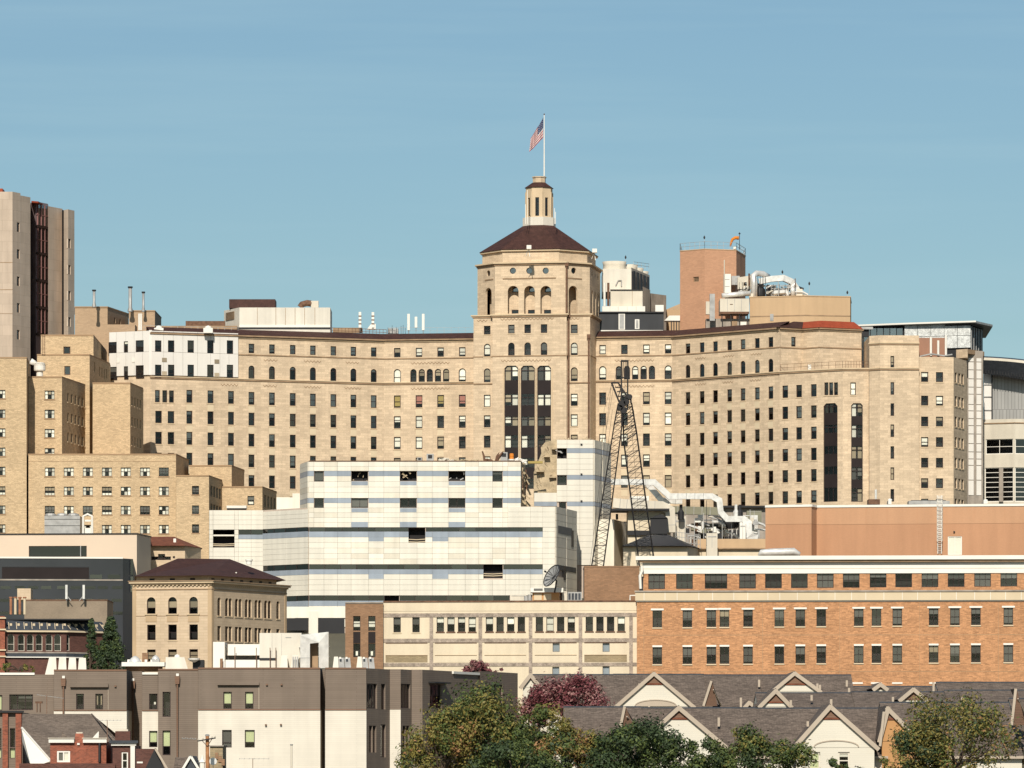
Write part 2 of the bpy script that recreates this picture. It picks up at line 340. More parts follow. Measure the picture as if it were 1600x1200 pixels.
class Wall:
    def __init__(s, b, A, B, z0, z1, m, depth=.28, inner=True, name='wall'):
        s.b, s.A, s.B, s.z0, s.z1, s.m = b, Vector(A[:2]), Vector(B[:2]), z0, z1, m
        s.L = (s.B-s.A).length; s.d = (s.B-s.A)/s.L; s.n = Vector((s.d.y, -s.d.x)); s.ops = []; s.depth = depth; s.inner = inner; s.name = name
        s.rz = math.atan2(s.d.y, s.d.x)
    def hit(s, u, v=None):
        k = (u-CX)/FOC; q = (k*s.A.y-s.A.x)/(s.d.x-k*s.d.y); Y = s.A.y+q*s.d.y
        return (q, PZ(v, Y)) if v is not None else q
    def pt(s, q, z, out=0): return (s.A.x+s.d.x*q+s.n.x*out, s.A.y+s.d.y*q+s.n.y*out, z)
    def win(s, q, z, w, h, arch=0, cols=1, rows=2, t=.125, fm='frame', gm='glass', sty=(), sill=None, rowf=None, open_=False, blinds=None, inset=.62):
        """opening centred at (q along the wall, z) with its window as a part"""
        s.ops.append((q, z, w, h, arch))
        if open_: return None
        p = s.pt(q, z, -s.depth*inset); pl = WLOC[s.b.name]
        o = child('window', frame_mesh(w, h, arch, cols, rows, t, fm, rowf), s.b, (p[0]-pl[0], p[1]-pl[1], p[2]-pl[2]), s.rz)
        child('pane', pane_mesh(w, h, arch, t, gm), o)
        bl = blinds
        if bl is None:
            c = choose(sty); bl = [(0, 1, 1-c[1], 1, c[0])] if c else []
        for (x0, x1, a, c, bm) in bl: child('blind', blind_mesh(w, h, arch, x0, x1, a, c, bm), o)
        if sill:
            key = ('sill', round(w, 2), round(h, 2), sill, s.depth)
            if key not in CACHE: CACHE[key] = MB().box(-w/2-.12, w/2+.12, -s.depth*.62-.07, -.02, -h/2-.17, -h/2-.005).mesh('sill', sill, uv=False)
            child('sill', CACHE[key], o)
        return o
    def wu(s, u, v, w, h, **k):
        q, z = s.hit(u, v); return s.win(q, z, w, h, **k)
    def rect(s, u0, u1, v0, v1, **k):      # opening given by its outline in the photo
        q0, q1 = s.hit(u0), s.hit(u1); z = s.hit((u0+u1)/2, v0)[1]; zb = s.hit((u0+u1)/2, v1)[1]
        return s.win((q0+q1)/2, (z+zb)/2, abs(q1-q0), z-zb, **k)
    def rows(s, us, uref, vs, w, h, **k):
        for v in vs:
            z = s.hit(uref, v)[1]
            for u in us: s.win(s.hit(u), z, w, h, **k)
    def band(s, z0, z1, out, m, name='cornice', q0=0, q1=None, ext=0):
        q1 = s.L if q1 is None else q1; q0 -= ext; q1 += ext
        a, b, c, d = s.pt(q0, 0, out), s.pt(q1, 0, out), s.pt(q1, 0, -.05), s.pt(q0, 0, -.05)
        return MB().prism([a, b, c, d], z0, z1).build(name, m, s.b)
    def block(s, q0, q1, z0, z1, o0, o1, m, name, parent=None):
        """a block between offsets o0 (inner) and o1 (outer) from the wall face"""
        return MB().prism([s.pt(q0, 0, o1), s.pt(q1, 0, o1), s.pt(q1, 0, o0), s.pt(q0, 0, o0)], z0, z1).build(name, m, parent or s.b)
    def finish(s):
        mb = MB(); D = s.depth
        ss = sorted({0, s.L} | {max(0, min(s.L, round(x, 4))) for o in s.ops for x in (o[0]-o[2]/2, o[0]+o[2]/2)})
        zz = sorted({s.z0, s.z1} | {max(s.z0, min(s.z1, round(x, 4))) for o in s.ops for x in (o[1]-o[3]/2, o[1]+o[3]/2)})
        for j in range(len(zz)-1):
            zc = (zz[j]+zz[j+1])/2; act = [o for o in s.ops if abs(o[1]-zc) < o[3]/2]; run = None
            for i in range(len(ss)-1):
                sc = (ss[i]+ss[i+1])/2; hole = any(abs(o[0]-sc) < o[2]/2 for o in act)
                if not hole and run is None: run = ss[i]
                if hole and run is not None:
                    mb.poly([s.pt(run, zz[j]), s.pt(ss[i], zz[j]), s.pt(ss[i], zz[j+1]), s.pt(run, zz[j+1])]); run = None
            if run is not None: mb.poly([s.pt(run, zz[j]), s.pt(s.L, zz[j]), s.pt(s.L, zz[j+1]), s.pt(run, zz[j+1])])
        for (q, z, w, h, arch) in s.ops:
            ol = outline(w, h, arch, 0); n = len(ol)
            for k in range(n):
                a, b = ol[k], ol[(k+1) % n]
                mb.poly([s.pt(q+a[0], z+a[1]), s.pt(q+b[0], z+b[1]), s.pt(q+b[0], z+b[1], -D), s.pt(q+a[0], z+a[1], -D)])
            if arch == 1:
                arc = ol[2:]; hf = len(arc)//2
                mb.poly([s.pt(q+w/2, z+h/2)]+[s.pt(q+x, z+y) for x, y in reversed(arc[:hf+1])])
                mb.poly([s.pt(q-w/2, z+h/2)]+[s.pt(q+x, z+y) for x, y in reversed(arc[hf:])])
            elif arch == 2:
                for sx in (0, 1, 2, 3):
                    a0 = sx*4.5; seg = [(w/2*math.cos(2*math.pi*(a0+k*.75)/18), w/2*math.sin(2*math.pi*(a0+k*.75)/18)) for k in range(7)]
                    cx = w/2*(1 if sx in (0, 3) else -1); cz = h/2*(1 if sx in (0, 1) else -1)
                    mb.poly([s.pt(q+cx, z+cz)]+[s.pt(q+x, z+y) for x, y in seg])
            elif arch == 3:
                c = w*.18
                for sg in (-1, 1): mb.poly([s.pt(q+sg*w/2, z+h/2), s.pt(q+sg*w/2, z+h/2-c), s.pt(q+sg*(w/2-c), z+h/2)])
        o = mb.build(s.name, s.m, s.b)
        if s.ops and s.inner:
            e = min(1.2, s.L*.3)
            MB().poly([s.pt(.02, s.z0, -1.3), s.pt(s.L-.02, s.z0, -1.3), s.pt(s.L-.02, s.z1-.05, -1.3), s.pt(.02, s.z1-.05, -1.3)]).build('painted_dark_backing', 'room', s.b)  # sheet behind the openings; indoor darkness is put into its colour
        return o
class Bld:
    """a building: empty at its base, walls round a footprint, flat roof"""
    def __init__(s, name, label, cat, loc, group=None):
        s.e = thing(name, label, cat, loc, group); s.w = []
    def vol(s, pts, z0, z1, m, roof='concg', depth=.28, skip=(), rz=.03):
        ws = []
        for i in range(len(pts)):
            if i in skip: ws.append(None); continue
            ws.append(Wall(s.e, pts[i], pts[(i+1) % len(pts)], z0, z1, m, depth))
        s.w += [x for x in ws if x]
        if roof: MB().poly([(p[0], p[1], z1-rz) for p in pts]).build('roof', roof, s.e)
        return ws
    def part(s, name, mb, m): return mb.build(name, m, s.e)
    def coping(s, pts, z, m, h=.35, out=.15, name='coping'):
        c = Vector((sum(p[0] for p in pts)/len(pts), sum(p[1] for p in pts)/len(pts)))
        o = []
        for p in pts:
            d = (Vector(p[:2])-c).normalized(); o.append((p[0]+d.x*out*1.3, p[1]+d.y*out*1.3))
        return MB().prism(o, z-h, z+.02).build(name, m, s.e)
    def done(s):
        for x in s.w: x.finish()
        s.w = []
def xy(u, Y): return (PX(u, Y), Y)
def foot(front, D, lean=0):
    """footprint from the front points (left to right, (u, Y)) and a depth"""
    f = [xy(u, Y) for u, Y in front]
    return f+[(f[-1][0]+lean, f[-1][1]+D), (f[0][0]+lean, f[0][1]+D)]
# ================================================================ ground: valley floor and hill
GZ = [(-6000, 5), (-200, -3), (60, -6), (200, -22), (420, -10), (560, -8), (640, 2), (720, 10), (800, 22), (850, 36), (900, 43), (1000, 46), (1300, 20), (3000, -60), (12000, -220)]
def ground_z(Y):
    for (a, za), (b, zb) in zip(GZ, GZ[1:]):
        if a <= Y <= b: return za+(zb-za)*(Y-a)/(b-a)
    return GZ[-1][1]
mb = MB(); xs = [-9000, -1500, -300, -150, -75, 0, 75, 150, 300, 1500, 9000]; ys = [g[0] for g in GZ]
ys = sorted(set(ys+[480, 520, 680, 760, 880]))
for j in range(len(ys)-1):
    for i in range(len(xs)-1):
        mb.poly([(xs[i], ys[j], ground_z(ys[j])), (xs[i+1], ys[j], ground_z(ys[j])), (xs[i+1], ys[j+1], ground_z(ys[j+1])), (xs[i], ys[j+1], ground_z(ys[j+1]))])
tag(mb.build('ground', 'ground'), None, None, None, 'structure')
# ================================================================ the limestone hospital
H = Bld('hospital', 'long limestone hospital with angled wings and a domed octagonal centre tower', 'building', (PX(820, 905), 905, 43))
HB = 44.0; ZC = 68.3; ZS = 72.7; ZE = 76.0
p0, p1, p2, p4, p5, p6, p7 = xy(172, 893), xy(235, 889.5), xy(600, 904), xy(1050, 896.5), xy(1218, 879.4), xy(1317, 872.5), xy(1358, 872.5)
def back(p, q, D):
    d = (Vector(q)-Vector(p)).normalized(); n = Vector((-d.y, d.x)); return (p[0]+n.x*D, p[1]+n.y*D), (q[0]+n.x*D, q[1]+n.y*D)
b2, b1 = back(p1, p2, 18)[::-1]; c4, c2 = back(p2, p4, 18)[::-1]; e5, e4 = back(p4, p5, 17)[::-1]
STY = [(.28, 'blindw', .35, .9), (.14, 'blindw', .2, .35), (.26, 'blindt', .5, 1), (.14, 'blindg', .4, 1)]
STY_D = [(.14, 'blindw', .2, .8), (.30, 'blindt', .4, 1), (.2, 'blindg', .4, 1)]
STYW = [(.42, 'blindw', .8, 1), (.2, 'blindw', .35, .6), (.15, 'blindt', .5, 1)]
# left wing
WL = H.vol([p1, p2, b2, b1], HB, ZE, 'lime')
wl = WL[0]
lc = [393, 425, 457.5, 489, 521, 552.3, 584]
k = dict(sill='limetrim')
wl.rows(lc, 393, [544.5], 1.02, 1.62, sty=STYW, **k)
wl.rows(lc, 393, [582.2], 1.08, 2.42, arch=1, rowf=[.98], sty=STY_D, **k)
wl.rows(lc, 393, [622.5], 1.06, 2.2, sty=STYW, **k)
wl.rows(lc, 393, [655], 1.06, 2.2, sty=STY, **k)
wl.rows(lc, 393, [687.8, 720.3, 752.5, 785], 1.06, 2.2, sty=STY_D, **k)
wl.rows([296, 329, 361], 361, [621, 653.7, 686.5, 719, 751.5], 1.06, 2.2, sty=STY, **k)
wl.rows([246, 257.5, 268], 257, [619.3], .86, 2.1, sty=STY, **k)
wl.rows([247.8, 267.2], 257, [651.7, 684.5, 717, 749], 1.16, 2.1, sty=STY_D, **k)
# left end return
we = H.vol([p0, p1, (b1[0]+4, b1[1]), (p0[0]+2, p0[1]+18)], HB, ZE-.03, 'lime', skip=(1, 2), rz=.1)
# centre section behind the tower
WC = H.vol([p2, p4, c4, c2], HB, ZE+.02, 'lime', rz=.05)
wc = WC[0]
for us, ref, dv in (([620.7, 654.7, 688.5, 722.3], 620.7, 0), ([941.6, 975.6, 1010, 1044], 941.6, -4.6)):
    R1 = ref < 800
    wc.rows(us, ref, [551+dv], 1.14, 1.62, sty=STYW, **k)
    wc.rows([us[0], us[3]], ref, [587.5+dv], 1.25, 2.42, arch=1, rowf=[.55], sty=STYW, **k)
    a5 = [646, 659, 671.5, 684.3, 697] if R1 else [967, 979.5, 992.5, 1005.7, 1018.6]
    wc.rows(a5, ref, [587.5+dv], 1.1, 2.35, arch=1, rowf=[.98], sty=STY, **k)
    if R1:
        z = wc.hit(ref, 627.5)[1]
        for u, bm in zip(us, ('blindy', 'blindr', 'blindy', 'blindr')): wc.win(wc.hit(u), z, 1.2, 2.15, blinds=[(0, 1, .12 if bm == 'blindy' and u < 640 else .3, .95, bm)], **k)
    else: wc.rows(us, ref, [622.9], 1.2, 2.15, sty=STYW, rowf=[.68], **k)
    wc.rows(us, ref, [660+dv, 692.4+dv], 1.2, 2.15, sty=STYW, rowf=[.68], **k)
    wc.rows(us, ref, [725+dv, 757.5+dv], 1.2, 2.15, sty=STY_D, rowf=[.68], **k)
# right wing (upper storeys end at p5, lower storeys run on to p6)
WR = H.vol([p4, p5, e5, e4], ZC-.5, ZE-.02, 'lime', rz=.08)
wr = WR[0]
rc = [1074.7, 1096.8, 1117.6, 1139.7, 1160.7, 1183, 1204.2]
wr.rows(rc, 1074.7, [544.5], 1.1, 1.7, sty=STY, **k)
wr.rows(rc, 1074.7, [581.5], 1.12, 2.5, arch=1, rowf=[.98], sty=STY_D, **k)
f6, f4 = back(p4, p6, 17)[::-1]
WR2 = H.vol([p4, p5, p6, f6, f4], HB, ZC, 'lime', rz=.06)
for wq, us in ((WR2[0], rc), (WR2[1], [1226.8, 1248.4, 1271.4])):
    z0 = WR2[0].hit(1074.7, 622.3)[1]
    for r in range(6):
        z = z0-r*3.585
        for u in us: wq.win(wq.hit(u), z, 1.12, 2.1, sty=STY if r < 4 else STY_D, rowf=[.6], **k)
wq = WR2[1]
for u in (1291, 1298.5, 1306): wq.wu(u, 607.5, .8, 2.15, sty=STY, **k)
def tall(wl_, u0, u1, v0, v1, cols, flo, wide):
    """glazed shaft with bronze spandrels between storeys"""
    q0, q1 = wl_.hit(u0), wl_.hit(u1); um = (u0+u1)/2
    zt, zb = wl_.hit(um, v0)[1], wl_.hit(um, v1)[1]
    o = wl_.win((q0+q1)/2, (zt+zb)/2, q1-q0, zt-zb, arch=3, cols=cols, rows=1, t=.10, gm='glass')
    for (a, b, kd) in flo:
        za, zb2 = wl_.hit(um, a)[1], wl_.hit(um, b)[1]
        p = wl_.pt(q0+.11, 0, -.10); pr = wl_.pt(q1-.11, 0, -.10); i1 = wl_.pt(q1-.11, 0, -.26); i0 = wl_.pt(q0+.11, 0, -.26)
        if kd == 's': MB().prism([p, pr, i1, i0], zb2, za).build('spandrel', 'spand', wl_.b)
        else:
            for c in range(cols):
                if random.random() < .8:
                    qa = q0+(q1-q0)*c/cols+.16; qb = q0+(q1-q0)*(c+1)/cols-.16; zl = zb2+(za-zb2)*random.choice([0, 0, .3])
                    MB().poly([wl_.pt(qa, zl, -.34), wl_.pt(qb, zl, -.34), wl_.pt(qb, za-.1, -.34), wl_.pt(qa, za-.1, -.34)]).build('blind', random.choice(['blindt', 'blindt', 'blindw', 'blindg']), wl_.b)
            zm = za-(za-zb2)*.3
            MB().prism([wl_.pt(q0+.11, 0, -.10), wl_.pt(q1-.11, 0, -.10), wl_.pt(q1-.11, 0, -.2), wl_.pt(q0+.11, 0, -.2)], zm-.05, zm+.05).build('transom', 'frame', wl_.b)
tall(wq, 1286.6, 1308.6, 630, 784, 3, [(645, 664, 's'), (676, 697, 's'), (709, 729, 's'), (741, 762, 's'), (631, 645, 'w'), (664, 676, 'w')], 1)
f7 = (p7[0], p7[1]+12); WR3 = H.vol([p6, p7, f7, (f6[0], f6[1])], HB, ZC-.05, 'lime', rz=.12)
wq3 = WR3[0]; wq3.wu(1333, 607.5, .9, 2.15, sty=STYW, **k)
tall(wq3, 1330, 1348, 630, 784, 2, [(630, 650, 'w'), (650, 664, 's'), (664, 683, 'w'), (683, 697, 's'), (697, 716, 'w'), (716, 730, 's'), (730, 749, 'w'), (749, 763, 's'), (763, 784, 'w')], 1)
# string courses and cornices, eaves and the low tiled roof slopes
for wv, z1 in ((wl, ZE), (wc, ZE+.02), (wr, ZE-.02)):
    wv.band(ZC-.14, ZC+.12, .16, 'limedark', ext=.05); wv.band(ZC+.13, ZC+.28, .26, 'limetrim', ext=.08)
    wv.band(ZS-.10, ZS+.08, .12, 'limedark', ext=.04); wv.band(z1-.5, z1-.28, .18, 'limetrim', 'eaves_course', ext=.06)
    wv.band(z1-.20, z1+.06, .5, 'limedark', 'eaves', ext=.15)
def mitre(pts, off):
    """offset a plan polyline sideways (positive = outwards, towards the viewer)"""
    pts = [Vector(p[:2]) for p in pts]; o = []
    for i, p in enumerate(pts):
        ds = []
        if i: ds.append((p-pts[i-1]).normalized())
        if i < len(pts)-1: ds.append((pts[i+1]-p).normalized())
        ns_ = [Vector((d.y, -d.x)) for d in ds]; n = sum(ns_, Vector((0, 0))).normalized(); o.append(p+n*off/max(.4, n.dot(ns_[0])))
    return o
def tile_edge(pts, z1, ms, rise=1.25):
    a, b, lo, hi = mitre(pts, .55), mitre(pts, -2.6), z1+.062, z1+.07
    for i in range(len(pts)-1):
        MB().poly([(*a[i], hi), (*a[i+1], hi), (*b[i+1], z1+rise), (*b[i], z1+rise)]).poly([(*a[i], lo), (*a[i+1], lo), (*a[i+1], hi), (*a[i], hi)]).poly([(*b[i+1], z1), (*b[i], z1), (*b[i], z1+rise), (*b[i+1], z1+rise)]).build('tile_slope', ms[i], H.e)
tile_edge([p1, p2, p4, p5], ZE, ['broof']*3)
for wv in (wq, wq3): wv.band(ZC-.14, ZC+.1, .16, 'limedark', ext=.05); wv.band(ZC+.11, ZC+.32, .26, 'limetrim', ext=.08)
# dogtooth brick friezes below the string courses
def frieze(wv, u0, u1, z, amp=.32, per=.62):
    q0, q1 = wv.hit(u0), wv.hit(u1); mb = MB(); n = int((q1-q0)/per)
    for i in range(n):
        a = q0+i*per
        mb.poly([wv.pt(a, z, .04), wv.pt(a+per/2, z-amp, .04), wv.pt(a+per/2, z-amp+.13, .04), wv.pt(a, z+.13, .04)])
        mb.poly([wv.pt(a+per/2, z-amp, .04), wv.pt(a+per, z, .04), wv.pt(a+per, z+.13, .04), wv.pt(a+per/2, z-amp+.13, .04)])
    mb.build('frieze', 'limedark', H.e)
for a, b in ((412, 436), (475, 503), (540, 566)): frieze(wl, a, b, ZS-.75)
for a, b in ((411, 436), (475, 502), (538, 566), (345, 372)): frieze(wl, a, b, ZC-.8)
frieze(wc, 642, 704, ZS-.75); frieze(wc, 642, 704, ZC-.8); frieze(wc, 961, 1025, ZS-.75); frieze(wc, 961, 1025, ZC-.8)
for a, b in ((1086, 1106), (1130, 1148), (1173, 1192)): frieze(wr, a, b, ZS-.8)
for a, b in ((1086, 1106), (1129, 1149), (1172, 1193)): frieze(WR2[0], a, b, ZC-.85)
# pale spandrel stones under each window of the centre
for wv, cols_ in ((wl, lc+[296, 329, 361]), (wc, [620.7, 654.7, 688.5, 941.6, 975.6, 1010, 1044]), (WR2[0], rc)):
    for u in cols_:
        q = wv.hit(u); z0 = wv.hit(620.7, 627.5)[1] if wv is wc else (WR2[0].hit(1074.7, 622.3)[1] if wv is WR2[0] else wl.hit(393, 622.5)[1])
        for r in range(5):
            zt = z0-r*3.61-1.32; wv.block(q-.55, q+.55, zt-1.05, zt, -.02, .025, 'limewash', 'spandrel_stone')
# white clad storeys on the left end of the left wing
q_end = wl.hit(371.5)
def clad(wv, qa, qb, cols_px, wins, ztop, zbot):
    lines = sorted([qa]+[wv.hit(u) for u in cols_px]+[qb]); zm = (ztop+zbot)/2+.2
    holes = []
    for (u, v, w_, h_) in wins:
        q, z = wv.hit(u, v); holes.append((q, z, w_, h_))
        o = child('window', frame_mesh(w_, h_, 0, 1, 2, .1, 'frame', [.35]), H.e, tuple(Vector(wv.pt(q, z, .16))-Vector(WLOC[H.e.name])), wv.rz)
        child('pane', pane_mesh(w_, h_, 0, .1, 'glass'), o)
        c = choose(STY_D)
        child('blind', blind_mesh(w_, h_, 0, 0, 1, 0, 1, 'room'), o)  # no blind: a sheet with the room's darkness put into its colour
        if c: child('blind', blind_mesh(w_, h_, 0, 0, 1, 1-c[1], 1, c[0]), o).location = (0, -.03, 0)
    for a, b in zip(lines, lines[1:]):
        for zl, zh in ((zbot, zm), (zm, ztop)):
            cuts = sorted({a+.02, b-.02} | {x for h in holes if zl < h[1] < zh for x in (h[0]-h[2]/2, h[0]+h[2]/2) if a+.02 < x < b-.02}); mb = MB()
            for c0, c1 in zip(cuts, cuts[1:]):
                m_ = (c0+c1)/2; hh = [h for h in holes if abs(h[0]-m_) < h[2]/2 and zl < h[1] < zh]
                sp = [(zl+.02, hh[0][1]-hh[0][3]/2), (hh[0][1]+hh[0][3]/2, zh-.02)] if hh else [(zl+.02, zh-.02)]
                for s0, s1 in sp:
                    if s1-s0 > .02: mb.prism([wv.pt(c0, 0, .3), wv.pt(c1, 0, .3), wv.pt(c1, 0, .04), wv.pt(c0, 0, .04)], s0, s1)
            if mb.f: mb.build('panel', 'wclad', H.e)
ztop, zbot = 76.35, ZC+.45
wv0 = we[0]
clad(wl, .15, q_end, [255, 270, 285, 308, 328, 343, 357], [(u, v, 1.15, 2.3) for u in (246.5, 266.7, 297.3, 328, 358.6) for v in (542.5, 580.5)], ztop, zbot)
clad(wv0, 0, wv0.L-.12, [183, 198, 211, 224], [(177, 545.5, 1.7, 2.4), (198, 544, .85, 2.3), (219.5, 542.8, 1.6, 2.4), (177, 583.5, 1.7, 2.2), (198, 582.5, .85, 2.2), (219.5, 581, 1.6, 2.2)], ztop, zbot)
MB().prism([wl.pt(.16, 0, .32), wl.pt(.16, 0, -.1), wv0.pt(wv0.L-.12, 0, -.1), wv0.pt(wv0.L-.12, 0, .32)], zbot, ztop+.1).build('corner_panel', 'wclad', H.e)
for (u, v) in ((256, 562.5), (338, 565), (256, 583.5), (338, 586)):
    q, z = wl.hit(u, v); wl.block(q-.42, q+.42, z-.35, z+.35, .31, .38, 'blindt', 'vent_grille')
for (u, v) in ((186, 564), (210, 563)):
    q, z = wv0.hit(u, v); wv0.block(q-.3, q+.3, z-.35, z+.35, .31, .38, 'white', 'vent_grille')
# right upper block behind the terrace, with its red and brown tiled edge
ub = [xy(1218, 879.5), xy(1254, 882), xy(1280, 879.5), xy(1346, 883), xy(1350, 896), xy(1212, 898)]
U = H.vol(ub, ZC, ZE-.04, 'lime', rz=.1)
U[0].wu(1240, 534, .95, 1.65, sty=STY_D, **k)
for i, wv in enumerate(U[:3]):
    wv.band(ZS-.10, ZS+.08, .12, 'limedark', ext=.04); wv.band(ZE-.24, ZE+.03, .45, 'limedark', 'eaves', ext=.2); wv.band(ZE-.5, ZE-.30, .18, 'limetrim', 'eaves_course', ext=.06)
tile_edge([ub[5]]+ub[:4], ZE-.03, ['broof', 'broof', 'rroof', 'rroof'], 1.5)
def railing(b, pts, h, m, n, name='railing', r=.035, mid=1):
    mb = MB(); pts = [Vector(p) for p in pts]
    for i in range(1, mid+2): mb.tube([p+Vector((0, 0, h*i/(mid+1))) for p in pts], r, 4)
    for a, c in zip(pts, pts[1:]):
        for j in range(n+1): q = a+(c-a)*j/n; mb.tube([q, q+Vector((0, 0, h))], r, 4)
    return mb.build(name, m, b)
railing(H.e, [(*wq.pt(.2, 0, .1)[:2], ZC+.3), (*wq.pt(wq.L, 0, .1)[:2], ZC+.3), (*wq3.pt(wq3.L-.2, 0, .1)[:2], ZC+.3)], 1.15, 'rust', 9)
MB().box(*[PX(1262, 877), PX(1267, 877), 876.4, 876.8], ZC+.3, ZC+1.2).build('junction_box', 'white', H.e)
# stair block and east block
sb = foot([(1358.3, 871), (1375, 869.6), (1436, 870)], 14); S = H.vol(sb, HB, PZ(525, 871), 'lime', rz=.1)
for v in (566, 607, 640, 673, 707, 740, 774): S[1].wu(1394.3, v, .62, 2.1, sty=STY_D)
for wv in S[:2]:
    for v, o_, m_ in ((536.5, .2, 'limetrim'), (538.6, .1, 'limedark'), (578, .14, 'limedark'), (575.6, .2, 'limetrim')):
        z = PZ(v, 870.5); wv.band(z-.1, z+.1, o_, m_, ext=.05)
eb = [xy(1436.2, 871), xy(1490, 871.5), xy(1511, 879.5), (PX(1511, 879.5)-1, 893), (PX(1436, 871), 893)]
E = H.vol(eb, HB, PZ(558, 871.5), 'lime', rz=.1)
E[0].rows([1444.8, 1468], 1444.8, [589, 626, 658.6, 690.6, 723, 755, 787], 1.22, 1.66, sty=STY_D, sill='limetrim')
E[1].rows([1493.8, 1499.2, 1504.2], 1493.8, [590, 627, 659, 691, 723, 755, 787], 1.3, 1.7, sty=[(.6, 'blindw', .6, 1)], sill='limetrim')
MB().box(PX(1436.5, 873), PX(1477, 873), 874, 882, PZ(558, 873), PZ(527, 873)).build('brown_penthouse', 'brownmtl', H.e)

# ---------------------------------------------------------------- centre tower
TA = R(-9.5)                                                      # the front turns slightly to the left
tc_ = Vector(xy(828, 893)); tx = Vector((math.cos(TA), math.sin(TA))); ty = Vector((-tx.y, tx.x))
def oct_(f, c, off=0):
    """chamfered square plan: half front f, chamfer c (along each axis)"""
    h = f+c; loc = [(-f, -h), (f, -h), (h, -f), (h, f), (f, h), (-f, h), (-h, f), (-h, -f)]
    o = tc_+ty*10
    return [(o.x+tx.x*a+ty.x*b_, o.y+tx.y*a+ty.y*b_) for a, b_ in loc]
def zt(v, Y=892): return PZ(v, Y)
def tpt(a, b_): o = tc_+ty*10; return (o.x+tx.x*a+ty.x*b_, o.y+tx.y*a+ty.y*b_)
lowp = [tpt(*q) for q in ((-9.95, -9.5), (-6.5, -9.5), (-6.5, -10.3), (6.45, -10.3), (6.45, -9.5), (10.4, -9.5), (10.4, 10), (-9.95, 10))]; midp = oct_(6.12, 3.72); topp = oct_(4.9, 4.3)
zl1, zm1, zd1 = zt(491), zt(409.5), zt(388.5)
T1 = H.vol(lowp, HB, zl1, 'lime', rz=.2)
fl, fr, frt = T1[0], T1[2], T1[4]
# loggia storey
T2 = H.vol(midp, zl1, zm1, 'lime', depth=.45, rz=.2)
g0, g7, g1, g2 = T2[0], T2[7], T2[1], T2[2]
for wv in (g0, g1, g7, g2): wv.inner = False
for a, b_ in ((793.4, 810.2), (819, 835.6), (844.4, 861.2)): g0.rect(a, b_, 446.5, 490, arch=1, open_=True)
g1.rect(888.6, 902.6, 446.5, 490, arch=1, open_=True)
g7.win(g7.L*.62, (zt(446.5)+zt(490))/2, 1.9, zt(446.5)-zt(490), arch=1, open_=True)
for q in (.22, .5, .78): g2.win(g2.L*q, (zt(448)+zt(489))/2, 1.7, zt(448)-zt(489), arch=1, open_=True); g2.win(g2.L*q, zt(423), .9, .9, arch=2, rows=1)
for u in (801.4, 827, 852.6): g0.wu(u, 423, 1.08, 1.08, arch=2, rows=1, t=.07, gm='bglass')
g1.wu(896.4, 423, 1.08, 1.08, arch=2, rows=1, t=.07); g7.win(g7.L*.62, zt(424), 1.08, 1.08, arch=2, rows=1, t=.07)
# the loggia's inner wall, with low doors
innp = oct_(4.9, 2.95)
IW = [Wall(H.e, innp[i], innp[(i+1) % 8], zl1, zm1-.3, 'lime', .1, True, 'loggia_wall') for i in range(8)]
for u in (805, 830.5, 855.5): IW[0].rect(u-5.5, u+5.5, 484, 490.5, rows=1, gm='dglass'); IW[0].rect(u-4, u+8, 448.5, 456.5, rows=1, gm='bglass')
for x in IW: x.finish()
MB().poly([(p[0], p[1], zt(441)) for p in midp]).build('loggia_ceiling', 'lime', H.e)
def ring(pts, z0, z1, out, m, name='cornice'):
    c = Vector((sum(p[0] for p in pts)/8, sum(p[1] for p in pts)/8))
    o = []
    for p in pts:
        d = Vector(p)-c; s_ = (d.length+out)/d.length; o.append((c.x+d.x*s_, c.y+d.y*s_))
    return MB().prism(o, z0, z1).build(name, m, H.e)
ring(midp, zm1-.12, zm1+.12, .5, 'limetrim'); ring(midp, zm1-.42, zm1-.13, .2, 'limedark'); ring(lowp, zl1-.12, zl1+.1, .5, 'limetrim'); ring(lowp, zl1-.4, zl1-.13, .25, 'limedark', 'string_course')
ring(lowp, zt(555.5)-.1, zt(555.5)+.1, .12, 'limedark', 'string_course')
for wv, a, b_ in ((fl, 742, 766), (frt, 886, 921)):
    wv.band(zt(599), zt(597), .14, 'limedark')
for wv, a, b_ in ((g0, 785.5, 868.5), (g1, 884, 909), (g7, 758, 771)):
    q0, q1 = wv.hit(a), wv.hit(b_); wv.block(max(.1, q0), min(wv.L-.05, q1), zt(434.8), zt(433), -.02, .09, 'limedark', 'sill_course')
def frz(wv, a, b_, z): frieze(wv, a, b_, z)
frz(fr, 782, 866, zt(497)); frz(fr, 783, 865, zt(562)); frz(frt, 889, 908, zt(497)); frz(fl, 745, 763, zt(498))
# lower tower windows
fr.rows([799, 824.4, 850], 824.4, [513.8], 1.12, 1.5, sty=[(.3, 'blindg', .5, 1)], **k)
fr.rows([799, 824.4, 850], 824.4, [545], 1.14, 2.2, arch=1, rowf=[.5], sty=[(.6, 'blindg', .6, .8)], **k)
for wv, q, w_ in ((frt, frt.hit(897.2), 1.2), (fl, fl.hit(761.2), 1.15)):
    wv.win(q, zt(513.8), w_, 1.5, sty=[(.3, 'blindg', .5, 1)], **k)
    wv.win(q, zt(545.2), w_, 2.25, arch=1, rowf=[.9], sty=[(.7, 'blindw', .8, .8)], **k)
    wv.win(q, zt(584.5), w_, 2.4, arch=1, rowf=[.6], sty=[(.7, 'blindt', .8, .8)], **k)
    for v in (624.5, 656.7, 688.5, 721, 753): wv.win(q, zt(v), w_, 2.1, sty=STYW, rowf=[.68], **k)
